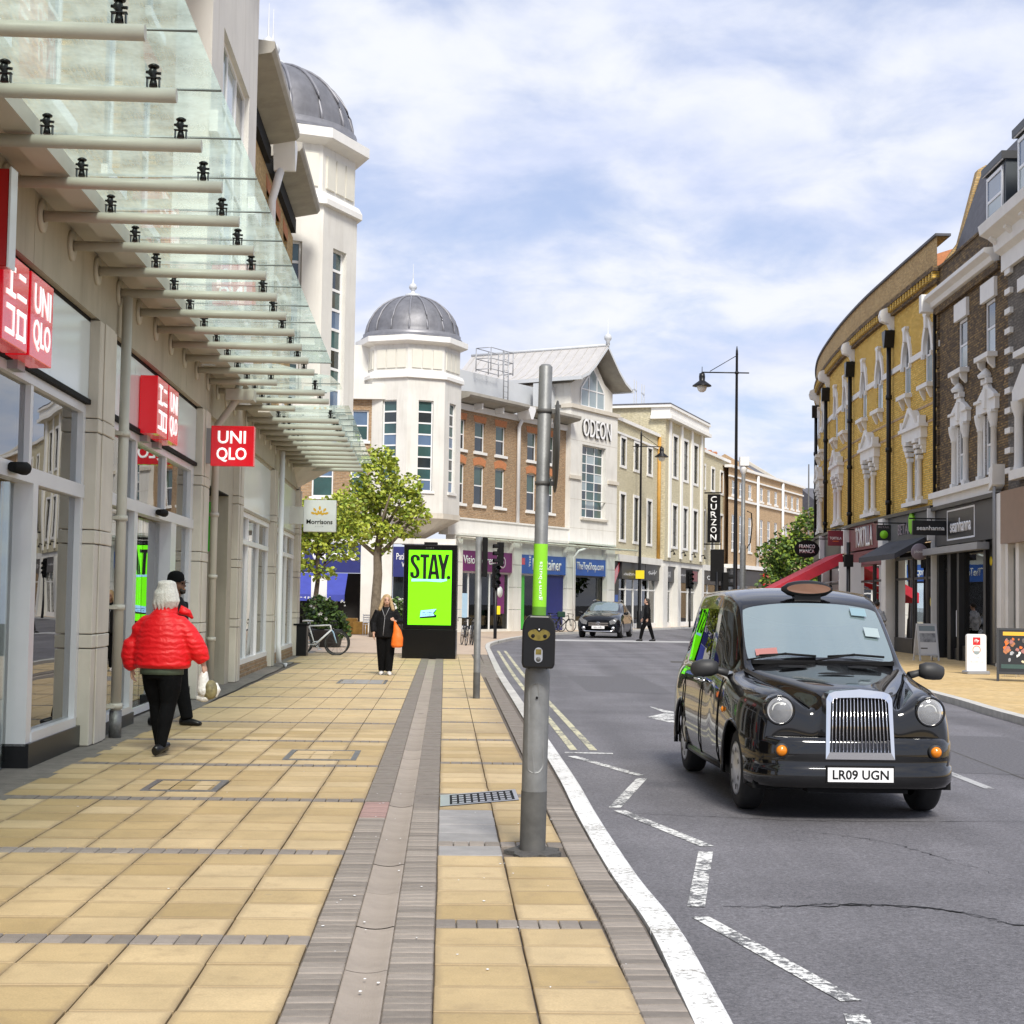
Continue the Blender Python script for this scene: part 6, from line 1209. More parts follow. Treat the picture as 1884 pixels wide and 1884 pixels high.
# digital advertising kiosk
r = thing('advertising_kiosk', 'black digital advertising kiosk with lime screen reading STAY', 'kiosk', (-2.16, 42.5, 0), R(-3)); 
q = MB(); q.box(-.72, .72, -.22, .22, -.01, .78); q.build('plinth', 'black_gloss', r, bev=.01, seg=1); q = MB(); q.box(-.715, .72, -.20, .20, .785, 3.05); q.build('cabinet', 'black_gloss', r, bev=.02); q = MB(); q.box(-.18, .16, -.15, .15, 3.05, 3.12); q.build('sensor_hood', 'black_matt', r)
q = MB(); q.box(-.58, .58, -.206, -.198, .90, 2.90); sc = q.build('screen', 'screen_green', r)
def brush(par, poly, mat, y, name): q = MB(); q.face([(a, y, b) for a, b in poly]); q.build(name, mat, par)
brush(sc, [(-.50, 2.06), (-.49, 2.13), (0, 2.12), (.44, 2.14), (.46, 2.09), (.3, 2.05), (-.1, 2.07)], 'screen_blue', -.2095, 'brush_stroke')
LT = MB(); Zb, Hl = 2.13, .66
def poly(pts): LT.face([(x, -.2125, Zb + z * Hl) for x, z in pts])
sp = spline([V(*p) for p in ((.195, .74), (.185, .87), (.115, .935), (.045, .88), (.035, .75), (.07, .62), (.155, .44), (.19, .29), (.18, .13), (.11, .065), (.04, .12), (.03, .27))], 5); sa_, sb_ = offset2(sp, -.047), offset2(sp, .047)
for i in range(len(sp) - 1): LT.face([(-.52 + p.x, -.2125, Zb + p.y * Hl) for p in (sa_[i], sb_[i], sb_[i + 1], sa_[i + 1])])
poly([(-.27, 1), (-.27, .87), (-.03, .87), (-.03, 1)]); poly([(-.19, .87), (-.19, 0), (-.105, 0), (-.105, .87)])
poly([(-.06, 0), (.03, 0), (.095, .8), (.07, 1), (.04, 1)]); poly([(.07, 1), (.095, .8), (.165, 0), (.255, 0), (.155, 1)]); poly([(.03, .18), (.165, .18), (.16, .31), (.04, .31)])
poly([(.20, 1), (.295, 1), (.355, .62), (.355, .38), (.30, .38)]); poly([(.355, .38), (.355, .62), (.415, 1), (.51, 1), (.41, .38)]); poly([(.30, .38), (.41, .38), (.395, 0), (.305, 0)])
LT.build('lettering', 'screen_black', sc); q = MB(); q.lathe([(0, -.2125), (.05, -.2125)], 14, (.50, 0, 2.175), ax='y'); q.build('full_stop', 'screen_black', sc)
brush(sc, [(-.26, 1.07), (.18, 1.10), (.2, 1.16), (.12, 1.2), (.2, 1.3), (-.24, 1.26)], 'screen_black', -.2095, 'shadow_patch'); brush(sc, [(-.25, 1.11), (.14, 1.15), (.1, 1.22), (.19, 1.33), (-.23, 1.28)], 'screen_blue', -.2115, 'blue_patch'); scribble(sc, -.2, .1, 1.21, 1.25, -.2125, 'screen_black', 9, seed=8); scribble(sc, -.18, .08, 1.15, 1.19, -.2125, 'screen_black', 8, seed=9); scribble(r, -.12, .1, 2.95, 2.98, -.203, 'alu_grey', 9)

# ------------------------------------------------------------------ bicycles
def bicycle(name, label, loc, rz, fm='pvc_white', am='sky_tint', lean=0.0, group=None, steer=0.0):
    """wheels, frame, fork, bars, saddle and cranks; x is forward, wheels stand on z=0"""
    r = thing(name, label, 'bicycle', loc, rz, group); r.rotation_euler = (lean, 0, rz); rw = .335
    for x in (-.5, .52):
        q = MB(); q.tube([(x + rw * math.cos(t), 0, rw + rw * math.sin(t)) for t in [k * math.pi / 16 for k in range(33)]], .017, 6, cap=False); w = q.build('wheel', 'rubber', r)
        q = MB(); q.tube([(x + .312 * math.cos(t), 0, rw + .312 * math.sin(t)) for t in [k * math.pi / 16 for k in range(33)]], .010, 5, cap=False)
        for k in range(12): t = k * math.pi / 6; q.tube([(x, 0, rw), (x + .31 * math.cos(t), 0, rw + .31 * math.sin(t))], .0022, 4, cap=False)
        q.tube([(x, -.05, rw), (x, .05, rw)], .018, 8); q.build('rim', 'galv_dark', w)
    bb = (-.08, 0, .28); st = (-.24, 0, .80); hd = (.34, 0, .83); hb = (.38, 0, .70)
    q = MB(); q.tube([bb, st], .018, 8); q.tube([st, hd], .020, 8); q.tube([bb, hb], .026, 8); q.tube([hd, hb], .023, 8); q.tube([st, (-.5, .03, rw)], .011, 6); q.tube([st, (-.5, -.03, rw)], .011, 6); q.tube([bb, (-.5, .03, rw)], .012, 6); q.tube([bb, (-.5, -.03, rw)], .012, 6); q.build('frame', fm, r)
    q = MB(); q.tube([hb, (.44, .0, .6)], .02, 8)
    for s in (-.045, .045): q.tube([(.42, s, .66), (.47, s, .5), (.52, s, rw)], .013, 6)
    q.build('fork', am, r)
    q = MB(); q.tube([hd, (.33, 0, .92), (.40, 0, .94)], .014, 6); q.tube([(.40, -.21, .94), (.40, .21, .94)], .014, 8)
    for s in (-.21, .21): q.tube([(.40, s, .94), (.49, s, .93), (.50, s, .85), (.42, s, .82)], .013, 6)
    q.build('handlebar', 'rubber', r)
    q = MB(); q.tube([st, (-.28, 0, .92)], .014, 6); q.build('seat_post', 'silver', r); q = MB(); q.tube([(-.42, 0, .935), (-.30, 0, .945), (-.12, 0, .94)], [(.07, .025), (.05, .025), (.012, .014)], 10); q.build('saddle', 'black_matt' if fm != 'pvc_white' else 'pvc_white', r)
    q = MB(); q.lathe([(.085, -.006), (.095, -.006), (.095, .006), (.085, .006)], 20, (bb[0], -.05, bb[2]), ax='y'); q.tube([(bb[0], -.06, bb[2]), (bb[0] + .12, -.07, bb[2] - .12)], .011, 6); q.tube([(bb[0], .06, bb[2]), (bb[0] - .12, .07, bb[2] + .12)], .011, 6); q.box(bb[0] + .07, bb[0] + .17, -.15, -.07, bb[2] - .135, bb[2] - .115); q.box(bb[0] - .17, bb[0] - .07, .07, .15, bb[2] + .115, bb[2] + .135); q.build('crankset', 'silver', r)
    return r
bicycle('bicycle', 'white and pale blue racing bicycle leaning by the black bin', (-5.30, 43.6, 0), R(14), lean=R(-4))
bicycle('bicycle', 'black bicycle parked behind the white racing bicycle', (-5.35, 44.3, 0), R(10), 'black_paint', 'black_paint', R(3))
for k, (dx, dy, rz) in enumerate(((0, 0, 100), (.5, .5, 96))): bicycle('bicycle', 'dark bicycle with pale bars parked behind the advertising kiosk', (-1.62 + dx * .5, 55.5 + dy, 0), R(rz), 'anthracite', 'alu', R(4), 'bicycles behind the kiosk')
for k in range(3): bicycle('bicycle', ('dark bicycle with a green bag beside the black car', 'dark bicycle in the middle of the rack by the blue pier', 'dark bicycle at the blue pier end of the rack')[k], (2.7 - .45 * k, 81.5 + .4 * k, 0), R(35 + 5 * k), 'black_paint', 'anthracite', R(3))
q = MB(); q.box(-.2, .2, -.18, .18, .75, 1.05); gb = tag(q.build('bike_bag', 'dark_green', None, bev=.05), 'dark green bag strapped over a parked bicycle by the black car', 'bag'); gb.location = (2.62, 81.3, 0)
# bin by the corner pillar
r = thing('litter_bin', 'square black litter bin against the corner pillar beside the bicycles', 'bin', (-5.68, 43.0, 0)); q = MB(); q.box(-.17, .17, -.2, .2, -.01, .82); q.build('body', 'black_paint', r, bev=.02); q = MB(); q.box(-.19, .19, -.22, .22, .82, .87); q.build('lid', 'black_matt', r)

# pavement boards on the right
def aboard(label, loc, rz, w, h, mats, th=.5):
    r = thing('a_board', label, 'sign board', loc, rz)
    for s in (-1, 1):
        M = Matrix.Translation((0, s * th / 2, 0)) @ Matrix.Rotation(s * math.atan2(th / 2, h), 4, 'X'); q = MB()
        for a, b, c, d in ((-w / 2, -w / 2 + .05, 0, h), (w / 2 - .05, w / 2, 0, h), (-w / 2 + .05, w / 2 - .05, h - .05, h), (-w / 2 + .05, w / 2 - .05, .16, .21)): q.box(a, b, -.015, .015, c, d)
        q.build('frame', mats[0], r, M=M); q = MB(); q.box(-w / 2 + .05, w / 2 - .05, -.008, .008, .21, h - .05); p = q.build('panel', mats[1], r, M=M)
        if s < 0:
            for (a, b, c, d, m) in mats[2]: q = MB(); q.box(-w / 2 + a * w, -w / 2 + b * w, -.012, -.009, c * h, d * h); q.build('print', m, p, M=M)
    return r
aboard('aluminium A-board with street photograph and white lower sheet before the ploom shop', (12.35, 46.9, 0), R(8), .62, 1.12, ('alu', 'pvc_white', ((.1, .9, .80, .94, 'pane_pale'), (.1, .9, .50, .74, 'poster_mix'), (.12, .45, .32, .35, 'poster_dark'))))
r = thing('coffee_sign', 'white rounded pavement sign with red square logo and coffee cup', 'sign board', (11.2, 38.0, 0), R(4)); q = MB(); pl = [(-.24, .08), (.24, .08), (.24, .9)] + [(.18 + .06 * math.cos(t), .9 + .06 * math.sin(t)) for t in (.3, .8, 1.3)] + [(-.18 + .06 * math.cos(t), .9 + .06 * math.sin(t)) for t in (1.8, 2.3, 2.8)] + [(-.24, .9)]; q.prism(pl, -.05, .05); b = q.build('panel', 'pvc_white', r); q = MB(); q.box(-.28, .28, -.2, .2, -.01, .08); q.build('base', 'alu_grey', r, bev=.02, seg=1)
q = MB(); q.box(-.09, .09, -.055, -.05, .70, .88); q.build('logo', 'red_sign', b); text('lettering', 'illy', .12, .1, 'white_print', b, (-.06, -.056, .74), depth=.002, bold=.02, shear=.2)
q = MB(); q.lathe([(.085, 0), (.1, 0)], 20, (0, -.053, .58), ax='y'); q.build('cup_rim', 'orange', b); q = MB(); q.face([(.08 * math.cos(t), -.054, .55 + .08 * math.sin(t)) for t in [math.pi * (1 + k / 10) for k in range(11)]]); q.build('cup', 'pane_pale', b); scribble(b, -.1, .1, .38, .41, -.052, 'lilac', 8); scribble(b, -.16, .16, .28, .31, -.052, 'lilac', 12, seed=3)
fb = aboard('tall dark A-board with flower picture and gold lettering by the cafe', (11.15, 34.6, 0), R(-18), .95, 1.18, ('anthracite', 'shop_black', ((.1, .9, .24, .32, 'pane_green'), (.14, .8, .86, .93, 'gold'))))
rg = random.Random(4); Mf = Matrix.Translation((0, -.25, 0)) @ Matrix.Rotation(-math.atan2(.25, 1.18), 4, 'X')
for k in range(34):
    cx, cz, m = rg.uniform(-.33, .2), rg.uniform(.42, .95), rg.uniform(.025, .06); q = MB(); q.face([(cx + m * math.cos(t) * rg.uniform(.6, 1.2), -.013 - k * .0002, cz + m * math.sin(t) * rg.uniform(.6, 1.3)) for t in [j * .7 for j in range(9)]]); q.build('print', rg.choice(('petal', 'petal', 'poster_mix', 'cream_in')) if cz < .66 else rg.choice(('orange', 'terracotta', 'vinyl_red', 'poster_dark')), fb, M=Mf)
r = thing('bistro_chair', 'pale metal bistro chair between the coffee sign and the dark A-board', 'chair', (11.75, 36.6, 0), R(-70))
for x, y in ((-.2, -.2), (.2, -.2), (-.2, .2), (.2, .2)): q = MB(); q.tube([(x, y, 0), (x * .85, y * .85, .45)], .012, 6); q.build('leg', 'alu', r)
q = MB(); q.lathe([(0, .44), (.2, .44), (.2, .46), (0, .46)], 18); q.build('seat', 'alu', r); q = MB(); q.tube([(-.19, .18, .45), (-.19, .24, .78), (-.1, .25, .86), (.1, .25, .86), (.19, .24, .78), (.19, .18, .45)], .012, 6); q.tube([(0, .2, .45), (0, .25, .86)], .01, 6); q.build('backrest', 'alu', r)

# ------------------------------------------------------------------ trees, planters
def leafmesh(name, blobs, n, size, mats, par, flat=.5):
    q = MB(); tot = sum(b[3] * b[4] * b[5] for b in blobs)
    for cx, cy, cz, rx, ry, rz in blobs:
        k = int(n * rx * ry * rz / tot)
        for _ in range(k):
            d = Vector((random.gauss(0, 1), random.gauss(0, 1), random.gauss(0, 1))).normalized(); rad = random.uniform(.35, 1.0) ** .5 * (1 + .22 * math.sin(5 * d.x + 3 * d.z) * math.cos(4 * d.y))
            p = Vector((cx + d.x * rx * rad, cy + d.y * ry * rad, cz + d.z * rz * rad)); a = Vector((random.gauss(0, 1), random.gauss(0, 1), random.gauss(0, flat))).normalized(); b = a.cross(Vector((random.gauss(0, 1), random.gauss(0, 1), random.gauss(0, 1)))).normalized(); s = size * random.uniform(.6, 1.3)
            c = a.cross(b) * s * .22
            q.face([p - a * s, p - a * s * .3 + b * s * .62 + c, p + a * s * .45 + b * s * .5 + c, p + a * s, p + a * s * .45 - b * s * .5 + c, p - a * s * .3 - b * s * .62 + c], random.choice((0, 0, 1)) if len(mats) > 1 else 0)
    return q.build(name, mats, par)
def limbs(q, base, tips, r0, r1):
    for t in tips:
        b = Vector(base); t = Vector(t); m = b.lerp(t, .5) + Vector((random.uniform(-.15, .15), random.uniform(-.15, .15), random.uniform(-.1, .25))); q.tube([b, b.lerp(m, .5), m, t], [r0, r0 * .8, (r0 + r1) / 2, r1], 7)
r = thing('plane_tree', 'young plane tree with mottled pale trunk and lime green crown before the white tower', 'tree', (-5.55, 64.8, 0))
q = MB(); q.tube([(0.05, 0, -.02), (0, 0, .4), (.02, 0, 1.5), (.08, 0, 2.6), (.05, 0, 3.3), (.1, 0, 4.1)], [.30, .24, .20, .185, .17, .13], 14); limbs(q, (.08, 0, 3.3), ((1.7, -.2, 5.0), (-1.6, .3, 4.9), (.3, 1.2, 5.4), (.6, -1.0, 5.8)), .11, .03); limbs(q, (.1, 0, 4.1), ((.2, .1, 6.8), (1.3, .2, 6.2), (-1.0, -.2, 6.2), (2.0, .3, 5.6)), .09, .02); q.build('trunk', 'bark', r)
leafmesh('crown', ((0, 0, 6.5, 1.0, 1.0, 1.25), (.9, .1, 5.6, 1.1, 1.0, .75), (1.6, 0, 5.0, .7, .8, .45), (-.9, 0, 5.4, 1.2, 1.0, .8), (-1.8, .2, 4.7, 1.2, 1.0, .75), (-2.9, 0, 4.9, 1.1, .9, .8), (-3.4, 0, 4.2, .9, .8, .6), (.2, 0, 3.7, .5, .5, .35), (-.4, -.3, 4.5, 1.0, .9, .55), (.6, -.4, 4.3, .65, .7, .4), (-2.6, 0, 4.0, .9, .8, .6), (1.2, .3, 4.4, .7, .6, .35), (.3, .2, 7.3, .55, .5, .6), (1.3, 0, 6.3, .6, .6, .5)), 6800, .098, ['leaf_a', 'leaf_b'], r)
r = thing('plane_tree', 'slender dark-stemmed young tree beside the white flower planter', 'tree', (-7.05, 56.6, 0))
q = MB(); q.tube([(.0, 0, -.02), (.02, 0, 1.2), (.12, 0, 2.2), (.1, 0, 3.0), (.12, 0, 4.2)], [.12, .095, .08, .07, .04], 12); limbs(q, (.1, 0, 2.3), ((-.9, 0, 3.4), (1.2, .1, 3.7), (.7, -.1, 3.0)), .045, .015); limbs(q, (.1, 0, 3.0), ((-.8, .1, 4.3), (.9, 0, 4.4), (1.4, .1, 3.6)), .04, .012); q.build('trunk', 'bark_dark', r)
leafmesh('crown', ((-.6, 0, 2.75, .75, .6, .32), (.3, 0, 2.45, .6, .5, .28), (-.3, 0, 3.5, .9, .7, .4), (.9, 0, 3.2, .8, .6, .35), (.1, 0, 4.3, 1.1, .8, .55), (1.3, 0, 3.9, .8, .6, .5), (-.9, 0, 4.6, .8, .6, .45), (.9, 0, 4.9, .9, .6, .4)), 2600, .092, ['leaf_a', 'leaf_b'], r)
r = thing('street_tree', 'dense dark green street tree by the brown terrace', 'tree', (19.3, 104, 0)); q = MB(); q.tube([(0, 0, -.02), (.05, 0, 2), (0, 0, 4)], [.25, .2, .15], 10); limbs(q, (0, 0, 3.5), ((1.4, 0, 5.6), (-1.5, .2, 5.4), (.2, 0, 7.0)), .1, .03); q.build('trunk', 'bark_dark', r)
leafmesh('crown', ((0, 0, 4.2, 2.4, 2.0, 2.0), (.7, 0, 6.2, 1.9, 1.6, 1.7), (-1.5, 0, 4.9, 1.4, 1.3, 1.3), (1.7, .3, 4.3, 1.2, 1.3, 1.6), (1.2, 0, 7.4, .9, .8, .9), (-1.7, 0, 3.0, 1.3, 1.2, 1.2)), 6000, .15, ['leaf_c', 'leaf_b'], r)
r = thing('street_tree', 'small round dark tree low behind the scarlet awning', 'tree', (21.5, 97, 0)); q = MB(); q.tube([(0, 0, -.02), (0, 0, 2.5)], [.15, .1], 8); q.build('trunk', 'bark_dark', r); leafmesh('crown', ((0, 0, 3.0, 1.5, 1.5, 1.3),), 900, .17, ['leaf_c', 'leaf_d'], r)
def planter(label, loc, s=1.0, n=900):
    r = thing('flower_planter', label, 'planter', loc); q = MB(); q.lathe([(.0, -.01), (.42 * s, -.01), (.5 * s, .5), (.54 * s, .52), (.54 * s, .58), (.46 * s, .58), (.44 * s, .5), (0, .5)], 20); q.build('pot', 'anthracite', r)
    q = MB()
    for k in range(7): a = k * .9; q.tube([(0, 0, .5), (.18 * math.cos(a), .18 * math.sin(a), .95), (.35 * math.cos(a), .35 * math.sin(a), 1.5)], .012, 5)
    q.build('stems', 'bark_dark', r)
    leafmesh('foliage', ((0, 0, .85, .62 * s, .55 * s, .45), (-.15, 0, 1.25, .5 * s, .45 * s, .4), (.3 * s, 0, .6, .45 * s, .4, .35)), n, .085, ['leaf_c', 'leaf_d'], r)
    q = MB()
    for _ in range(34):
        t, u = random.uniform(0, 6.28), random.uniform(.25, 1.65); rr = .58 * s * (1.1 - .3 * u / 2); c = Vector((rr * math.cos(t), rr * math.sin(t), u)); m = random.uniform(.03, .055)
        for k in range(5): a = k * 1.257; q.face([c, c + Vector((m * math.cos(a), -.02, m * math.sin(a))), c + Vector((m * math.cos(a + .6), -.01, m * math.sin(a + .6)))])
    q.build('blossom', 'petal', r); return r
planter('planter of dark foliage and white blossom beside the racing bicycle', (-5.95, 51.0, 0), 1.15, 1100); planter('planter of white blossom between plane tree and advertising kiosk', (-4.35, 62.5, 0), .9, 800)
r = thing('menu_board', 'white card menu on a stand behind the planter under the blue awning', 'board', (-7.35, 60.5, 0)); q = MB(); q.box(-.3, .3, -.02, .02, 1.55, 2.4); q.build('card', 'pvc_white', r); q = MB(); q.tube([(0, .03, 0), (0, .03, 1.6)], .02, 6); q.lathe([(0, 0), (.2, 0), (.2, .03), (0, .03)], 12); q.build('stand', 'alu_grey', r)
r = thing('menu_board', 'small white notice board beside the plane tree trunk and white pier', 'board', (-4.75, 66.5, 0)); q = MB(); q.box(-.28, .28, -.02, .02, 1.1, 1.6); q.build('card', 'pvc_white', r); q = MB(); q.tube([(0, .03, 0), (0, .03, 1.2)], .02, 6); q.lathe([(0, 0), (.2, 0), (.2, .03), (0, .03)], 12); q.build('stand', 'alu_grey', r)
for k, (x, y, z, w, h) in enumerate(((-7.0, 69.5, .35, .55, .7), (-6.55, 69.2, .0, .6, .55))): q = MB(); q.box(-w / 2, w / 2, -.3, .3, 0 if k else -.0, h); o = tag(q.build('wooden_crate', 'wood_board', None, bev=.02), ('tall honey-coloured wooden box among the patisserie chairs', 'low honey-coloured wooden box on the patisserie terrace')[k], 'box'); o.location = (x, y, 0)
for k in range(2):
    r = thing('cafe_chair', 'grey slatted cafe chair on the patisserie terrace by the plane tree', 'chair', (-6.05 + .5 * k, 67.6 + .3 * k, 0), R(20 + 50 * k), 'patisserie terrace chairs')
    for x, y in ((-.2, -.2), (.2, -.2), (-.2, .2), (.2, .2)): q = MB(); q.tube([(x, y, 0), (x, y, .45 if y < 0 else .9)], .014, 6); q.build('leg', 'alu', r)
    for j in range(4): q = MB(); q.box(-.2, .2, -.2 + j * .1, -.12 + j * .1, .45, .465); q.build('seat_slat', 'alu', r)
    for j in range(4): q = MB(); q.box(-.2, .2, .19, .205, .52 + j * .1, .58 + j * .1); q.build('back_slat', 'alu', r)
# ------------------------------------------------------------------ vehicles
def car_shell(sections, tags, crease=None, lvl=2):
    """sections: [(y, [(x,z)...])] half profiles from the centre line outwards; tags[(i,j)] names the cage face between section i, i+1 and point j, j+1.
    returns the subdivided surface as {tag: (verts, faces)}"""
    n = len(sections[0][1]); bm = bmesh.new(); lay = bm.faces.layers.int.new('tag'); names = ['body']; grid = []
    cl = bm.edges.layers.float.new('crease_edge')
    for y, pr in sections:
        row = []
        for j, p in enumerate(pr):
            yy = y if len(p) == 2 else p[2]
            row.append((bm.verts.new((p[0], yy, p[1])), bm.verts.new((-p[0], yy, p[1])) if p[0] > 1e-4 else None))
        grid.append([(a, b or a) for a, b in row])
    for i in range(len(sections) - 1):
        for j in range(n - 1):
            t = tags.get((i, j), 'body')
            if t not in names: names.append(t)
            for s in (0, 1):
                vs = [grid[i][j][s], grid[i][j + 1][s], grid[i + 1][j + 1][s], grid[i + 1][j][s]]
                vs = list(dict.fromkeys(vs))
                if len(vs) < 3: continue
                if s: vs.reverse()
                f = bm.faces.new(vs); f[lay] = names.index(t); f.smooth = True
    if crease:
        for (i, j, di, dj, w) in crease:
            for s in (0, 1):
                e = bm.edges.get((grid[i][j][s], grid[i + di][j + dj][s]))
                if e: e[cl] = w
    me = bpy.data.meshes.new('cage'); bm.to_mesh(me); bm.free(); o = bpy.data.objects.new('cage', me); COL.objects.link(o)
    m = o.modifiers.new('s', 'SUBSURF'); m.levels = lvl; m.render_levels = lvl
    dg = bpy.context.evaluated_depsgraph_get(); ev = bpy.data.meshes.new_from_object(o.evaluated_get(dg)); bpy.data.objects.remove(o)
    return ev, names
def cut_arches(bm, arches, xmin):
    for yc, zc, rad in arches:
        for k in range(16):
            t = math.pi * (k + .5) / 16; nrm = Vector((0, math.cos(t), math.sin(t))); co = Vector((0, yc, zc)) + nrm * rad
            fs = [f for f in bm.faces if abs(f.calc_center_median().x) > xmin and (f.calc_center_median() - Vector((f.calc_center_median().x, yc, zc))).length < rad * 2.2]
            ge = set(fs)
            for f in fs: ge.update(f.edges); ge.update(f.verts)
            bmesh.ops.bisect_plane(bm, geom=list(ge), plane_co=co, plane_no=nrm, dist=1e-4)
        kill = [f for f in bm.faces if abs(f.calc_center_median().x) > xmin and f.calc_center_median().z < zc + rad and math.hypot(f.calc_center_median().y - yc, f.calc_center_median().z - zc) < rad and (f.calc_center_median().z > zc or abs(f.calc_center_median().y - yc) < rad)]
        kill += [f for f in bm.faces if abs(f.calc_center_median().x) > xmin and f.calc_center_median().z <= zc and abs(f.calc_center_median().y - yc) < rad and f not in kill]
        bmesh.ops.delete(bm, geom=list(set(kill)), context='FACES')
def split_shell(ev, names, mats, par, arches=(), xmin=.6, inset=None, xlate=None):
    out = {}
    for ti, t in enumerate(names):
        bm = bmesh.new(); bm.from_mesh(ev); lay = bm.faces.layers.int.get('tag')
        bmesh.ops.delete(bm, geom=[f for f in bm.faces if f[lay] != ti], context='FACES')
        if t == 'body' and arches: cut_arches(bm, arches, xmin)
        # separate left and right side windows so that each pane is a part of its own
        sides = (None,) if not t.startswith('side') else (1, -1)
        for sd in sides:
            b2 = bm.copy() if sd else bm
            if sd: bmesh.ops.delete(b2, geom=[f for f in b2.faces if f.calc_center_median().x * sd < 0], context='FACES')
            me = bpy.data.meshes.new(t); b2.to_mesh(me)
            if sd: b2.free()
            me.materials.append(MATS[mats.get(t, mats['body'])])
            for p in me.polygons: p.use_smooth = True; p.material_index = 0
            nm = 'side_window' if t.startswith('side') else t
            o = bpy.data.objects.new(nm, me); COL.objects.link(o); o.parent = par; out.setdefault(t, []).append(o)
        bm.free()
    return out
def wheel(par, x, y, r=.335, w=.19, hub='silver', slots=7):
    s = 1 if x > 0 else -1
    q = MB(); q.lathe([(r * .62, -w / 2), (r * .9, -w / 2), (r * .97, -w / 2 + .02), (r, -w / 2 + .05), (r, w / 2 - .05), (r * .97, w / 2 - .02), (r * .9, w / 2), (r * .62, w / 2)], 36, ax='x'); t = q.build('wheel', 'rubber', par); t.location = (x, y, r)
    q = MB(); q.lathe([(r * .66, s * (w / 2 - .03)), (r * .66, s * (w / 2 + .002)), (r * .60, s * (w / 2 + .006)), (r * .5, s * (w / 2 - .004)), (r * .32, s * (w / 2 + .008)), (r * .16, s * (w / 2 + .02)), (0, s * (w / 2 + .022))], 30, ax='x'); h = q.build('hubcap', hub, t)
    q = MB()
    for k in range(slots):
        a = k * 2 * math.pi / slots; c, d = r * .47, r * .055; u = Vector((0, math.cos(a), math.sin(a))); v = Vector((0, -math.sin(a), math.cos(a))); p = Vector((s * (w / 2 + .008), 0, 0))
        q.face([p + u * (c - d * 1.3) - v * d, p + u * (c - d * 1.3) + v * d, p + u * (c + d) + v * d * 1.2, p + u * (c + d) - v * d * 1.2])
    q.build('hub_slot', 'rubber', h); return t

# ---- London taxi, front towards -y, front axle at y = 0, wheels on z = 0
TX = thing('taxi_cab', 'black London taxi cab with chrome slatted grille driving towards the crossing', 'taxi', (2.74, 13.34, ROAD), R(2.0))
low = [(.885, .62), (.88, .43), (.85, .30)]
def cabin(y, roof, re, wt, belt, sh, k=1.0):
    return (y, [(0, roof), (.36, roof - .006), (re[0] + .035, re[1] + .012), (wt[0], wt[1]), (belt[0], belt[1]), (sh[0], sh[1]), (.872, .86), (.89, .62), (.885, .42), (.855, .29)])
secs = [
 (-.700, [(0, .48), (.13, .48), (.25, .48), (.31, .48), (.47, .48), (.60, .48), (.68, .48), (.70, .46), (.71, .42), (.69, .32)]),
 (-.700, [(0, .92), (.13, .92), (.25, .90), (.32, .76), (.49, .84), (.63, .83), (.70, .72), (.73, .55), (.73, .42), (.70, .30)]),
 (-.665, [(0, 1.025), (.14, 1.022), (.262, .985), (.335, .835), (.50, .985), (.655, .975), (.745, .83), (.775, .60), (.775, .44), (.74, .30)]),
 (-.50, [(0, 1.062), (.16, 1.06), (.30, 1.025), (.385, .895), (.53, 1.04), (.69, 1.025), (.80, .89), (.83, .63), (.83, .44), (.80, .30)]),
 (-.20, [(0, 1.11), (.23, 1.107), (.41, 1.07), (.49, .985), (.60, 1.065), (.745, 1.045), (.85, .92), (.885, .64), (.882, .44), (.85, .30)]),
 (.12, [(0, 1.150), (.31, 1.146), (.545, 1.115), (.615, 1.055), (.68, 1.085), (.785, 1.05), (.868, .92), (.89, .64), (.886, .43), (.855, .30)]),
 (.38, [(0, 1.200), (.36, 1.195), (.645, 1.155), (.70, 1.115), (.745, 1.095), (.82, 1.055), (.874, .92), (.892, .63), (.887, .43), (.857, .30)]),
 (.47, [(0, 1.245), (.36, 1.238), (.662, 1.20), (.705, 1.165), (.765, 1.11), (.828, 1.055), (.876, .91), (.893, .63), (.887, .43), (.857, .30)]),
 (1.00, [(0, 1.735), (.34, 1.728), (.615, 1.672), (.668, 1.62), (.785, 1.115), (.84, 1.055), (.878, .90), (.895, .63), (.888, .42), (.858, .29)]),
 cabin(1.12, 1.795, (.61, 1.735), (.678, 1.645), (.79, 1.12), (.845, 1.055)),
 cabin(1.45, 1.86, (.62, 1.80), (.70, 1.66), (.795, 1.125), (.85, 1.06)),
 cabin(1.62, 1.868, (.625, 1.81), (.705, 1.662), (.797, 1.125), (.852, 1.06)),
 cabin(2.20, 1.872, (.625, 1.815), (.708, 1.665), (.80, 1.125), (.855, 1.06)),
 cabin(2.80, 1.86, (.62, 1.80), (.70, 1.655), (.795, 1.125), (.852, 1.06)),
 cabin(2.95, 1.85, (.615, 1.79), (.695, 1.65), (.793, 1.125), (.85, 1.06)),
 cabin(3.35, 1.78, (.58, 1.71), (.66, 1.60), (.775, 1.12), (.835, 1.05)),
 (3.62, [(0, 1.45), (.33, 1.44), (.56, 1.42), (.63, 1.38), (.74, 1.10), (.80, 1.03), (.84, .86), (.86, .62), (.855, .42), (.82, .30)]),
 (3.74, [(0, 1.05), (.33, 1.05), (.56, 1.04), (.63, 1.02), (.72, .95), (.77, .88), (.80, .78), (.81, .6), (.80, .42), (.77, .30)]),
 (3.72, [(0, .5), (.33, .5), (.56, .5), (.63, .5), (.70, .5), (.74, .5), (.76, .5), (.77, .48), (.77, .42), (.74, .30)]),
]
tg = {(7, 0): 'windscreen', (7, 1): 'windscreen', (7, 3): 'side_a', (8, 3): 'side_a', (9, 3): 'side_a', (10, 3): 'body', (11, 3): 'side_b', (12, 3): 'side_b', (13, 3): 'body', (14, 3): 'side_c', (15, 0): 'rear_window', (15, 1): 'rear_window'}
cr = []
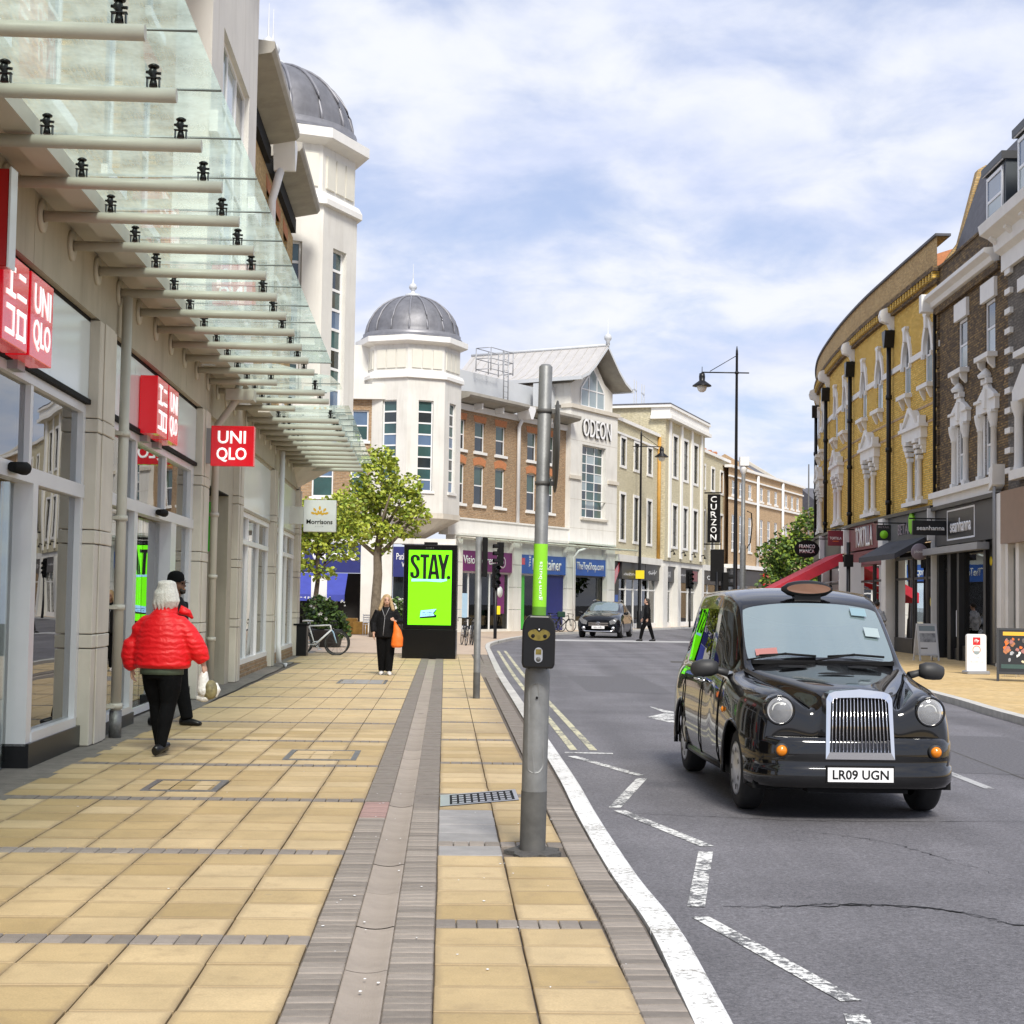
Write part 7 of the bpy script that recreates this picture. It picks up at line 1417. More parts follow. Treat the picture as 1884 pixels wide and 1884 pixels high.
for j in range(0, 2): cr += [(7, j, 0, 1, .85), (8, j, 0, 1, .85)]
cr += [(7, 2, 1, 0, .8), (7, 3, 1, 0, .8)] + [(i, 2, 1, 0, .4) for i in range(8, 15)] + [(8, 2, 0, 1, .4)]
for i in range(7, 15): cr += [(i, 3, 1, 0, .7), (i, 4, 1, 0, .7)]
for i in range(2, 7): cr += [(i, 2, 1, 0, .35), (i, 3, 1, 0, .6)]
for i in (10, 11, 13, 14, 15): cr += [(i, 3, 0, 1, .8)]
for i in range(1, 18): cr += [(i, 9, 1, 0, 1.0)]
cr += [(0, j, 0, 1, .3) for j in range(9)]
ev, nm = car_shell(secs, tg, cr, 3)
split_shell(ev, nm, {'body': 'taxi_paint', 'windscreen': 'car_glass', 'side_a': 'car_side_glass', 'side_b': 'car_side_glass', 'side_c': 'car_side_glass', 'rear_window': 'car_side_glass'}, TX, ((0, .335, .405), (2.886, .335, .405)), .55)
for x, y in ((-.735, 0), (.735, 0), (-.745, 2.886), (.745, 2.886)): wheel(TX, x, y)
# arch lips, floor and dark wells
for yc in (0, 2.886):
    for s in (-1, 1):
        q = MB(); pts = [(yc + .408 * math.cos(t), .335 + .408 * math.sin(t)) for t in [math.pi * (-.06 + 1.12 * k / 20) for k in range(21)]]
        q.tube([(s * (.872 - max(0, -.1 - y) * .17), y, z) for y, z in pts], [(.022, .013)] * 21, 6); q.build('wheel_arch', 'taxi_paint', TX)
q = MB(); q.box(-.80, .80, -.6, 3.6, .24, .32); q.box(-.62, .62, -.6, 3.5, .32, .75); q.box(-.8, .8, .45, 2.4, .3, .6); q.build('underbody', 'black_matt', TX)
q = MB(); q.box(-.72, .72, 1.3, 2.1, .6, .95); q.box(-.72, .72, 2.9, 3.3, .6, 1.25); q.box(-.70, .70, 2.3, 2.4, .6, 1.35); q.box(-.62, -.18, 1.05, 1.2, .9, 1.32); q.box(.18, .62, 1.05, 1.2, .9, 1.32); q.box(-.66, .66, .5, .78, .9, 1.12); q.build('seats_and_dashboard', 'seat_dark', TX)
q = MB(); q.lathe([(.17, -.015), (.19, 0), (.17, .015)], 20, (.36, .82, 1.18), ax='y'); q.build('steering_wheel', 'black_matt', TX)
# bumper: a wrap-around moulding with a shelf line
def bumper():
    q = MB(); prof = [(0, .665), (.030, .66), (.050, .62), (.052, .49), (.045, .44), (.06, .425), (.062, .32), (.04, .275), (0, .265)]; rows = []
    path = [(-.86, -.10), (-.86, -.30), (-.835, -.47), (-.79, -.60), (-.69, -.715), (-.50, -.775), (-.25, -.79), (0, -.795), (.25, -.79), (.50, -.775), (.69, -.715), (.79, -.60), (.835, -.47), (.86, -.30), (.86, -.10)]
    P = spline([V(p[0] * .935, p[1]) for p in path], 4)
    for i, p in enumerate(P):
        t = (P[min(i + 1, len(P) - 1)] - P[max(i - 1, 0)]).normalized(); n = Vector((t.y, -t.x)); rows.append([(p.x + n.x * a, p.y + n.y * a, z if abs(p.y) > .42 or True else z) for a, z in prof])
    # keep clear of the front wheel arch: the ends stop ahead of it
    rows = [r for r in rows if r[0][1] < -.40]
    q.grid(rows); q.face(rows[0]); q.face(rows[-1]); return q.build('bumper', 'taxi_paint', TX)
bu = bumper()
q = MB(); q.box(-.62, .62, -.76, -.60, .27, .65); q.box(-.40, .40, -.78, -.6, .23, .30); q.build('bumper_core', 'black_matt', TX)
for s in (-1, 1):
    q = MB(); q.lathe([(.0, -.035), (.030, -.03), (.042, -.012), (.046, 0)], 18, (s * .615, -.815, .56), ax='y'); q.build('indicator', 'amber', TX); q = MB(); q.lathe([(.046, -.012), (.056, -.008), (.058, .02)], 18, (s * .615, -.815, .56), ax='y'); q.build('indicator_rim', 'plastic_dark', TX)
    # round headlamp
    c = (s * .605, -.652, .868)
    q = MB(); q.lathe([(.104, -.05), (.114, -.056), (.122, -.046), (.126, .02), (.126, .2)], 32, c, ax='y'); h = q.build('headlight', 'taxi_paint', TX)
    q = MB(); q.lathe([(.0, .02), (.045, .015), (.08, -.01), (.103, -.046)], 28, c, ax='y'); q.build('reflector', 'lamp_reflector', h); q = MB(); q.lathe([(0, .0), (.018, -.005), (.02, .02)], 12, (c[0], c[1] - .01, c[2]), ax='y'); q.lathe([(.05, -.02), (.055, -.025), (.06, -.02)], 20, c, ax='y'); q.build('bulb', 'lamp_glass', h)
    q = MB(); q.lathe([(0, -.074), (.05, -.07), (.085, -.06), (.105, -.048)], 28, c, ax='y'); q.build('lens', 'lens', h)
# grille
q = MB(); W0, W1, Z0, Z1 = .274, .262, .50, 1.03; yb_, yt = -.862, -.815
def gy(z): return yb_ + (yt - yb_) * (z - Z0) / (Z1 - Z0)
outer = [(-W0, Z0), (W0, Z0), (W1, Z1 - .06), (W1 - .02, Z1 - .02), (W1 - .07, Z1 + .0), (.0, Z1 + .018), (-W1 + .07, Z1), (-W1 + .02, Z1 - .02), (-W1, Z1 - .06)]
inner = [(-W0 + .03, Z0 + .055), (W0 - .03, Z0 + .055), (W1 - .035, Z1 - .09), (W1 - .055, Z1 - .062), (W1 - .09, Z1 - .052), (0, Z1 - .046), (-W1 + .09, Z1 - .052), (-W1 + .055, Z1 - .062), (-W1 + .035, Z1 - .09)]
n = len(outer)
for i in range(n):
    j = (i + 1) % n; a, b, c, d = outer[i], outer[j], inner[j], inner[i]
    q.face([(a[0], gy(a[1]), a[1]), (b[0], gy(b[1]), b[1]), (c[0], gy(c[1]) - .006, c[1]), (d[0], gy(d[1]) - .006, d[1])]); q.face([(a[0], gy(a[1]), a[1]), (a[0] * 1.01, -.66, a[1]), (b[0] * 1.01, -.66, b[1]), (b[0], gy(b[1]), b[1])]); q.face([(c[0], gy(c[1]) - .006, c[1]), (d[0], gy(d[1]) - .006, d[1]), (d[0], gy(d[1]) + .03, d[1]), (c[0], gy(c[1]) + .03, c[1])])
gr = q.build('grille', 'chrome', TX)
q = MB(); q.face([(a[0], gy(a[1]) + .03, a[1]) for a in inner]); q.build('grille_back', 'black_matt', gr)
for k in range(16):
    f = (k + .5) / 16 * 2 - 1; xb, xt = f * (W0 - .034), f * (W1 - .04); q = MB(); z0, z1 = Z0 + .055, Z1 - .052
    q.tube([(xb, gy(z0) + .006, z0), (xt, gy(z1) + .006, z1)], [(.0055, .011), (.0055, .011)], 6, ref=(0, 1, 0)); q.build('grille_slat', 'chrome', gr)
q = MB(); q.prism([(.045 * math.cos(t), Z1 - .022 + .014 * math.sin(t)) for t in [k * math.pi / 10 for k in range(20)]], -.818, -.80); q.build('badge', 'silver', gr)
# plate
q = MB(); q.box(-.26, .26, -.872, -.862, .325, .436); pl = q.build('number_plate', 'plate_white', TX); text('lettering', 'LR09 UGN', .445, .076, 'black_matt', pl, (-.222, -.8725, .343), depth=.001, bold=.022)
q = MB(); q.box(-.27, .27, -.864, -.84, .31, .45); q.build('plate_backing', 'black_matt', TX)
# roof sign
q = MB(); rows = []
for k in range(9):
    t = -1 + 2 * k / 8; w = math.sqrt(max(.02, 1 - t * t * .96)); rows.append([(.235 * t, 1.02 + .0 + (.075 + .0) * w * math.cos(a) * .9 + .05, 1.85 + .082 * w * math.sin(a)) for a in [j * math.pi / 8 for j in range(16)]])
q.grid(rows, closed=True); q.face(rows[0]); q.face(rows[-1]); rs = q.build('roof_sign', 'black_paint', TX)
q = MB(); q.face([(.20 * math.cos(t), .985 - .006 * abs(math.sin(t)), 1.855 + .045 * math.sin(t)) for t in [k * math.pi / 14 for k in range(28)]]); q.build('sign_lens', 'bronze_panel', rs)
q = MB(); q.box(-.12, .12, 1.03, 1.2, 1.73, 1.80); q.build('roof_sign_foot', 'black_paint', TX)
for s in (-1, 1):
    q = MB(); q.tube([(s * .80, .58, 1.10), (s * .88, .60, 1.12), (s * .93, .61, 1.13)], [.035, .03, .035], 8); q.tube([(s * .90, .60, 1.145), (s * .95, .59, 1.145), (s * 1.03, .60, 1.14), (s * 1.10, .62, 1.125), (s * 1.12, .63, 1.12)], [(.05, .055), (.065, .075), (.068, .078), (.05, .062), (.02, .03)], 12, ref=(0, 0, 1)); q.build('wing_mirror', 'plastic_dark', TX)
    q = MB(); q.tube([(s * .868, 1.42, .99), (s * .90, 1.44, .99), (s * .90, 1.58, .99), (s * .868, 1.6, .99)], .011, 6); q.build('door_handle', 'chrome', TX)
    q = MB(); q.tube([(s * .868, 1.72, .99), (s * .90, 1.74, .99), (s * .90, 1.88, .99), (s * .868, 1.9, .99)], .011, 6); q.build('door_handle', 'chrome', TX)
    q = MB(); q.lathe([(0, s * .018), (.022, s * .012), (.028, 0)], 14, (s * .884, .36, .80), ax='x'); q.build('side_repeater', 'amber', TX)
    for yy in (.62, 1.64, 2.72): q = MB(); q.tube([(s * .835, yy, 1.06), (s * .880, yy, .88), (s * .8975, yy, .63), (s * .89, yy, .42), (s * .862, yy, .31)], .006, 5); q.build('door_seam', 'black_matt', TX)
    q = MB(); q.tube([(s * .862, .45, .30), (s * .864, 1.5, .285), (s * .862, 2.44, .29)], [(.02, .03)] * 3, 6); q.build('sill_trim', 'black_paint', TX)
    q = MB(); q.tube([(s * .335, -.64, .87), (s * .385, -.5, .92), (s * .49, -.2, 1.0), (s * .615, .12, 1.065), (s * .70, .38, 1.13)], .005, 5); q.build('bonnet_seam', 'black_matt', TX)
    # wiper
    q = MB(); x0 = .05 if s > 0 else -.55; q.tube([(x0, .455, 1.262), (x0 + .25, .475, 1.278), (x0 + .50, .47, 1.262)], .011, 6); q.tube([(x0 - .12, .40, 1.225), (x0 + .1, .455, 1.26), (x0 + .24, .47, 1.285)], .008, 6); q.build('wiper', 'black_matt', TX)
q = MB(); q.box(-.62, .62, .40, .47, 1.19, 1.225); q.build('scuttle', 'black_matt', TX)
for (x, y, z, w) in ((0, -.06, 1.128, .16), (-.30, .24, 1.175, .13), (.30, .24, 1.175, .13)): q = MB(); q.face([(x + w * math.cos(t), y + .05 * math.sin(t), z + .008 - .25 * (x + w * math.cos(t)) ** 2 * .08 + .17 * .05 * math.sin(t)) for t in [k * math.pi / 8 for k in range(16)]]); q.build('bonnet_vent', 'black_matt', TX)
def on_screen(u, v): return Vector((u, .47 + (1.0 - .47) * v + .0 - .012 + .03 * 0, 1.245 + (1.735 - 1.245) * v - .09 * u * u - .0))
def sticker(u0, u1, v0, v1, mat, name='windscreen_sticker'):
    q = MB(); o = Vector((0, -.004, .006)); q.face([on_screen(u0, v0) + o, on_screen(u1, v0) + o, on_screen(u1, v1) + o, on_screen(u0, v1) + o]); return q.build(name, mat, TX)
sticker(.36, .50, .78, .92, 'blue_paper'); sticker(.44, .57, .42, .58, 'white_paper'); sticker(-.57, -.38, .08, .19, 'vinyl_red')

# ---- small black SUV parked with hazard beyond the junction
MC = thing('parked_car', 'black compact SUV with three-pointed star grille waiting by the toy shop', 'car', (4.3, 74.6, ROAD), R(-12)); MC.scale = (1.16, 1.16, 1.16)
def msec(y, top, te, wt, belt, sh): return (y, [(0, top), (.34, top - .01), (te[0], te[1]), (wt[0], wt[1]), (belt[0], belt[1]), (sh[0], sh[1]), (.88, .72), (.895, .55), (.88, .38), (.84, .24)])
ms = [(-.80, [(0, .45), (.2, .45), (.4, .45), (.5, .45), (.6, .45), (.66, .45), (.70, .45), (.72, .42), (.72, .36), (.68, .26)]),
 (-.80, [(0, .80), (.2, .80), (.4, .78), (.5, .76), (.6, .72), (.66, .68), (.72, .60), (.75, .5), (.75, .36), (.70, .26)]),
 msec(-.70, .88, (.5, .86), (.62, .84), (.72, .80), (.78, .76)), msec(-.2, 1.0, (.6, .97), (.7, .95), (.78, .91), (.84, .86)), msec(.35, 1.07, (.64, 1.03), (.72, 1.0), (.80, .96), (.86, .9)), msec(.45, 1.10, (.65, 1.05), (.73, 1.02), (.81, .97), (.865, .9)),
 msec(1.15, 1.46, (.55, 1.42), (.62, 1.36), (.80, .98), (.87, .9)), msec(1.9, 1.50, (.57, 1.46), (.64, 1.39), (.80, .99), (.87, .9)), msec(2.7, 1.46, (.55, 1.42), (.61, 1.35), (.79, 1.0), (.86, .9)), msec(3.2, 1.36, (.5, 1.3), (.56, 1.24), (.75, 1.0), (.83, .9)),
 (3.5, [(0, .98), (.3, .98), (.5, .97), (.55, .95), (.68, .92), (.76, .86), (.8, .7), (.8, .55), (.78, .4), (.74, .26)]), (3.5, [(0, .5), (.3, .5), (.5, .5), (.55, .5), (.66, .5), (.72, .5), (.74, .5), (.74, .46), (.74, .4), (.7, .26)])]
ev, nm = car_shell(ms, {(5, 0): 'windscreen', (5, 1): 'windscreen', (5, 3): 'side_a', (6, 3): 'side_a', (7, 3): 'side_b', (8, 3): 'side_c', (9, 0): 'rear_window', (9, 1): 'rear_window'}, [(5, 0, 0, 1, .8), (5, 1, 0, 1, .8), (6, 0, 0, 1, .8), (6, 1, 0, 1, .8), (5, 2, 1, 0, .8)] + [(i, 4, 1, 0, .7) for i in range(4, 9)], 2)
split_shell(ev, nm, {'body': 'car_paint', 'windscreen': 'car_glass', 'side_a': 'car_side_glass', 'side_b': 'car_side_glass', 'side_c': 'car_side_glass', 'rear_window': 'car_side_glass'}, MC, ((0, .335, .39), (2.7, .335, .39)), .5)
for x, y in ((-.78, 0), (.78, 0), (-.78, 2.7), (.78, 2.7)): wheel(MC, x, y, .34, .2)
q = MB(); q.box(-.8, .8, -.6, 3.3, .22, .6); q.box(-.6, .6, .8, 2.8, .6, .9); q.build('underbody', 'black_matt', MC)
q = MB(); q.prism([(-.42, .66), (.42, .66), (.38, .47), (-.38, .47)], -.815, -.79); g = q.build('grille', 'black_matt', MC)
for z in (.52, .60): q = MB(); q.box(-.4, .4, -.83, -.815, z - .018, z + .018); q.build('grille_bar', 'chrome', g)
q = MB(); q.lathe([(.075, -.85), (.09, -.85), (.09, -.83), (.075, -.83)], 20, (0, 0, .565), ax='y')
for k in range(3): a = math.pi / 2 + k * 2 * math.pi / 3; q.tube([(0, -.84, .565), (.08 * math.cos(a), -.84, .565 + .08 * math.sin(a))], [.014, .005], 5)
q.build('star_emblem', 'chrome', g)
for s in (-1, 1): q = MB(); q.prism([(s * .44, .68), (s * .70, .82), (s * .79, .76), (s * .66, .58), (s * .48, .55)], -.815, -.60); q.build('headlight', 'lens', MC); q = MB(); q.lathe([(0, -.82), (.07, -.81), (.08, -.78)], 14, (s * .6, 0, .4), ax='y'); q.build('fog_light', 'silver', MC); q = MB(); q.tube([(s * .84, .55, .98), (s * .95, .58, 1.0), (s * 1.02, .6, 1.0)], [.04, .07, .05], 8); q.build('wing_mirror', 'black_paint', MC)
q = MB(); q.tube([(-.72, -.74, .33), (-.5, -.82, .28), (0, -.84, .27), (.5, -.82, .28), (.72, -.74, .33)], .025, 6); q.build('skid_trim', 'chrome', MC); q = MB(); q.box(-.26, .26, -.862, -.85, .38, .49); pl2 = q.build('number_plate', 'plate_white', MC); scribble(pl2, -.2, .2, .40, .47, -.864, 'black_matt', 7, seed=5)
for s in (-1, 1): q = MB(); q.tube([(s * .52, 1.2, 1.50), (s * .54, 1.9, 1.54), (s * .5, 2.7, 1.5)], .015, 6); q.build('roof_rail', 'chrome', MC)
# ------------------------------------------------------------------ people
def voxel(q, name, mat, par, vox=.012, smooth=4):
    """fuse overlapping tapered limbs into one continuous skin"""
    o = q.build(name, mat, None); m = o.modifiers.new('r', 'REMESH'); m.mode = 'VOXEL'; m.voxel_size = vox; m.use_smooth_shade = True
    s = o.modifiers.new('s', 'SMOOTH'); s.iterations = smooth; s.factor = .5
    dg = bpy.context.evaluated_depsgraph_get(); me = bpy.data.meshes.new_from_object(o.evaluated_get(dg)); bpy.data.objects.remove(o)
    me.materials.clear(); me.materials.append(MATS[mat])
    for p in me.polygons: p.use_smooth = True; p.material_index = 0
    o = bpy.data.objects.new(name, me); COL.objects.link(o); o.parent = par; return o
def ell(q, c, r, n=12):
    q.lathe([(max(.001, math.cos(t)), math.sin(t)) for t in [-math.pi / 2 + math.pi * k / 8 for k in range(9)]], n); m = 9 * n
    for v in q.v[-m:]: v.x = c[0] + v.x * r[0]; v.y = c[1] + v.y * r[1]; v.z = c[2] + v.z * r[2]
def hand(q, w, d, curl, s, side):
    """palm and five bent fingers; w wrist, d pointing direction, curl = direction the fingers close towards, side = thumb direction"""
    w, d, curl, side = Vector(w), Vector(d).normalized(), Vector(curl).normalized(), Vector(side).normalized()
    q.tube([w, w + d * .05 * s, w + d * .095 * s], [(.024 * s, .018 * s), (.04 * s, .017 * s), (.038 * s, .014 * s)], 10, ref=tuple(curl))
    for k in range(4):
        off = side * (.027 - .018 * k) * s; l = (.068, .076, .07, .054)[k] * s; a = w + d * .09 * s + off; b = a + d * l * .5 + curl * l * .18; c = b + d * l * .25 + curl * l * .42
        q.tube([a - d * .02, a, b, c], [.0095 * s, .0095 * s, .0088 * s, .0075 * s], 7)
    a = w + d * .03 * s + side * .028 * s; b = a + side * .028 * s + d * .03 * s; c = b + d * .03 * s + curl * .012 * s; q.tube([a, b, c], [.013 * s, .0105 * s, .0085 * s], 7)
def head(q, c, s=1.0, yaw=0.0):
    """skull, jaw, nose, brow, ears; looks along -y turned by yaw"""
    i = len(q.v)
    ell(q, (0, .012, .045), (.074, .093, .088)); q.tube([(0, -.02, .03), (0, -.035, -.03), (0, -.045, -.085)], [(.066, .07), (.058, .055), (.03, .03)], 12, ref=(0, 1, 0)); q.tube([(0, -.085, .03), (0, -.108, -.012), (0, -.088, -.022)], [.012, .017, .012], 8); q.tube([(-.045, -.075, .04), (0, -.088, .042), (.045, -.075, .04)], .012, 6); q.tube([(-.02, -.086, -.05), (0, -.092, -.05), (.02, -.086, -.05)], .009, 6)
    for sx in (-1, 1): ell(q, (sx * .076, .012, .01), (.012, .022, .032), 8)
    M = Matrix.Translation(c) @ Matrix.Rotation(yaw, 4, 'Z') @ Matrix.Scale(s, 4)
    for v in q.v[i:]: v.xyz = M @ v
def face_bits(par, c, s, yaw, mat='hair_dark', lip='terracotta'):
    M = Matrix.Translation(c) @ Matrix.Rotation(yaw, 4, 'Z') @ Matrix.Scale(s, 4); q = MB()
    for sx in (-1, 1): ell(q, (sx * .03, -.083, .018), (.012, .008, .007), 8)
    for sx in (-1, 1): q.tube([(sx * .015, -.094, .048), (sx * .032, -.092, .053), (sx * .05, -.08, .045)], .005, 5)
    q.build('eyes_and_brows', mat, par, M=M); q = MB(); q.tube([(-.022, -.094, -.052), (0, -.101, -.05), (.022, -.094, -.052)], [.004, .006, .004], 6); q.build('lips', lip, par, M=M)
def shoe(q, p, yaw, s=1.0, pitch=0.0):
    i = len(q.v); q.tube([(0, .085, .05), (0, .03, .05), (0, -.06, .042), (0, -.14, .032), (0, -.175, .026)], [(.034, .045), (.042, .055), (.045, .042), (.042, .030), (.02, .018)], 12, ref=(0, 0, 1))
    M = Matrix.Translation(p) @ Matrix.Rotation(yaw, 4, 'Z') @ Matrix.Rotation(pitch, 4, 'X') @ Matrix.Scale(s, 4)
    for v in q.v[i:]: v.xyz = M @ v

# woman in the red puffer jacket, walking away towards the shops (she faces +y)
r = thing('person', 'person with white hair in bright red puffer jacket walking away along the paving', 'person', (-3.50, 15.9, 0), R(-12))
B = MB(); head(B, (.02, .06, 1.60), 1.0, R(180)); B.tube([(0, .02, .9), (0, .02, 1.2), (0, .03, 1.38), (.01, .04, 1.46), (.02, .05, 1.55)], [(.17, .12), (.17, .12), (.15, .10), (.06, .06), (.055, .055)], 14, ref=(0, 1, 0))
B.tube([(.085, .02, .9), (.095, -.01, .5), (.075, -.12, .1)], [.10, .06, .04], 12); B.tube([(-.085, .02, .9), (-.09, .12, .5), (-.05, .14, .1)], [.10, .06, .04], 12)
B.tube([(.16, .03, 1.36), (.30, .06, 1.12), (.40, .12, .92)], [.06, .05, .032], 10); B.tube([(-.16, .03, 1.36), (-.30, .03, 1.1), (-.34, .05, .86)], [.06, .05, .032], 10); hand(B, (.40, .12, .92), (.2, .1, -1), (-.6, .2, -.2), 1.0, (0, 1, 0)); hand(B, (-.34, .05, .86), (0, .1, -1), (.6, .2, 0), 1.0, (0, 1, 0)); voxel(B, 'body', 'skin', r, .010)
J = MB(); zz = [.86, .89, .95, 1.0, 1.06, 1.11, 1.17, 1.22, 1.28, 1.33, 1.38, 1.43, 1.46]; J.tube([(0, .03, z) for z in zz], [(.27, .19), (.30, .215), (.292, .21), (.302, .215), (.288, .205), (.292, .205), (.272, .195), (.27, .19), (.24, .175), (.215, .16), (.165, .135), (.11, .11), (.085, .09)], 22, ref=(0, 1, 0))
for s, p in ((1, [(.08, .03, 1.36), (.17, .03, 1.32), (.25, .04, 1.22), (.31, .06, 1.12), (.365, .09, 1.02), (.41, .12, .93)]), (-1, [(-.08, .03, 1.36), (-.17, .03, 1.32), (-.25, .03, 1.22), (-.31, .03, 1.10), (-.335, .035, .98), (-.325, .05, .88), (-.31, .055, .84)])): J.tube(p, [.05, .085, .105, .11, .10, .065] if s > 0 else [.05, .085, .105, .115, .115, .10, .06], 14)
voxel(J, 'jacket', 'red_jacket', r, .014, 5)
q = MB(); q.tube([(0.01, .05, 1.42), (.015, .05, 1.475), (.02, .055, 1.52)], [(.125, .115), (.118, .108), (.112, .10)], 18, cap=False, ref=(0, 1, 0)); q.tube([(.11, .16, 1.45), (.19, .20, 1.42), (.23, .22, 1.36)], [.05, .035, .012], 8); q.build('collar', 'red_jacket', r)
q = MB(); q.tube([(0, .02, .80), (0, .02, .9)], [(.225, .165), (.225, .165)], 18, ref=(0, 1, 0)); q.build('tunic', 'green_cloth', r)
T = MB()
for s, pts in ((1, [(.085, .02, .88), (.10, .0, .66), (.095, -.01, .5), (.088, -.06, .36), (.075, -.13, .08)]), (-1, [(-.085, .02, .88), (-.10, .08, .66), (-.09, .12, .5), (-.075, .12, .34), (-.05, .14, .07)])): T.tube(pts, [.135, .11, .078, .076, .05], 14)
T.tube([(0, .02, .76), (0, .02, .88)], [(.20, .15), (.215, .16)], 16, ref=(0, 1, 0)); voxel(T, 'trousers', 'black_cloth', r, .014)
q = MB(); shoe(q, (.075, -.14, .03), R(172), 1.0, R(-18)); shoe(q, (-.05, .14, .0), R(184), 1.0); q.build('shoes', 'black_paint', r)
Hh = MB(); ell(Hh, (.02, .045, 1.65), (.092, .105, .088)); hr = random.Random(3)
for k in range(46):
    a = R(-205 + 230 * k / 45); cx, cy = .02 + .075 * math.cos(a), .045 + .085 * math.sin(a); j = hr.uniform(-.02, .02); Hh.tube([(.02 + .03 * math.cos(a), .045 + .035 * math.sin(a), 1.735), (cx, cy, 1.70 + j), (.02 + .105 * math.cos(a), .045 + .105 * math.sin(a) - .008, 1.60 + j), (.02 + .112 * math.cos(a) + j, .045 + .108 * math.sin(a) - .012, 1.52 + j), (.02 + .10 * math.cos(a) + j, .045 + .09 * math.sin(a) - .008, 1.455 + 1.5 * j)], [.016, .02, .021, .019, .007], 6)
voxel(Hh, 'hair', 'hair_white', r, .008, 1)
bag = thing('carrier_bag', 'knotted carrier bag of brown and green goods in the right hand of the red-jacketed person', 'bag', (-3.06, 15.95, .54)); q = MB(); ell(q, (.05, 0, .11), (.085, .075, .10)); ell(q, (.0, .02, .07), (.08, .06, .07)); voxel(q, 'contents', 'camo', bag, .012, 2); q = MB(); q.tube([(-.01, .0, .30), (-.02, .0, .24), (-.02, 0, .17), (-.01, 0, .10), (0, 0, .06)], [.03, .05, .062, .075, .06], 12); q.tube([(-.09, 0, .03), (-.03, 0, .02), (.03, 0, .03)], [.02, .035, .04], 8); q.tube([(.10, 0, .18), (.13, 0, .11), (.10, 0, .04)], [.02, .03, .02], 8); voxel(q, 'film', 'plastic_bag', bag, .012, 1)

# man in the dark cap beyond her, in profile
r = thing('person', 'person in black cap and dark clothes standing in profile beyond the red jacket', 'person', (-4.12, 19.4, 0), R(75))
B = MB(); head(B, (0, -.02, 1.72), 1.05, 0); B.tube([(0, 0, .95), (0, 0, 1.25), (0, .01, 1.48), (0, 0, 1.56), (0, -.01, 1.66)], [(.17, .12), (.18, .12), (.18, .11), (.065, .065), (.06, .06)], 14, ref=(0, 1, 0))
for s in (-1, 1): B.tube([(s * .09, 0, .95), (s * .09, -.05 * s, .5), (s * .09, -.12 * s, .12)], [.10, .075, .05], 12); B.tube([(s * .19, 0, 1.48), (s * .25, .03, 1.2), (s * .25, -.06, .98)], [.06, .05, .033], 10); hand(B, (s * .25, -.06, .98), (0, -.2, -1), (0, -.6, 0), 1.05, (-s, 0, 0))
voxel(B, 'body', 'skin_dark', r, .011); face_bits(r, (0, -.02, 1.72), 1.05, 0, 'black_matt')
J = MB(); J.tube([(0, 0, .88), (0, 0, 1.1), (0, 0, 1.35), (0, .01, 1.5), (0, .01, 1.58)], [(.22, .16), (.215, .155), (.225, .15), (.17, .12), (.085, .085)], 18, ref=(0, 1, 0))
for s in (-1, 1): J.tube([(s * .17, 0, 1.5), (s * .27, .03, 1.22), (s * .265, -.05, 1.0)], [.085, .075, .06], 12)
voxel(J, 'jacket', 'black_coat', r, .014)
T = MB()
for s in (-1, 1): T.tube([(s * .09, 0, .95), (s * .09, -.06 * s, .5), (s * .09, -.16 * s, .08)], [.125, .095, .075], 12)
T.tube([(0, 0, .85), (0, 0, .95)], [(.19, .14), (.2, .145)], 14, ref=(0, 1, 0)); voxel(T, 'trousers', 'black_cloth', r, .014); q = MB(); shoe(q, (.09, -.16, 0), 0, 1.08); shoe(q, (-.09, .17, 0), 0, 1.08); q.build('shoes', 'black_paint', r)
q = MB(); q.lathe([(.105, -.02), (.108, .02), (.10, .07), (.07, .105), (.03, .12), (0, .122)], 20, (0, 0, 1.775)); q.face([(.085 * math.cos(t), -.05 - .13 * math.sin(t) * (1 if math.sin(t) > 0 else 0), 1.765 - .02 * math.sin(t)) for t in [math.pi * k / 10 for k in range(11)]]); q.build('cap', 'black_cloth', r); q = MB(); q.tube([(-.05, -.09, 1.66), (0, -.115, 1.635), (.05, -.09, 1.66)], .022, 8); q.tube([(0, -.09, 1.64), (0, -.10, 1.61)], .025, 8); q.build('beard', 'hair_dark', r)

# woman with the orange bag walking towards the camera
r = thing('person', 'person with long fair hair in black coat and trousers walking with an orange bag', 'person', (-2.59, 33.0, 0), R(4))
B = MB(); head(B, (0, -.03, 1.53), 1.0, R(8)); B.tube([(0, 0, .85), (0, 0, 1.1), (0, .01, 1.32), (0, .0, 1.39), (0, -.02, 1.48)], [(.17, .12), (.17, .12), (.16, .10), (.06, .06), (.055, .055)], 14, ref=(0, 1, 0))
for s in (-1, 1): B.tube([(s * .09, 0, .88), (s * .08, -.03 * s, .48), (s * .07, -.08 * s, .1)], [.10, .075, .045], 12)
B.tube([(-.17, 0, 1.32), (-.25, .0, 1.06), (-.255, -.08, .86)], [.06, .05, .03], 10); hand(B, (-.255, -.08, .86), (.05, -.15, -1), (.5, -.3, 0), 1.0, (.2, -1, 0)); B.tube([(.17, 0, 1.32), (.27, -.02, 1.10), (.18, -.22, 1.12)], [.06, .05, .03], 10); hand(B, (.18, -.22, 1.12), (-.3, -.6, .3), (-.6, .1, -.4), 1.0, (-.2, 0, 1)); voxel(B, 'body', 'skin', r, .010); face_bits(r, (0, -.03, 1.53), 1.0, R(8))
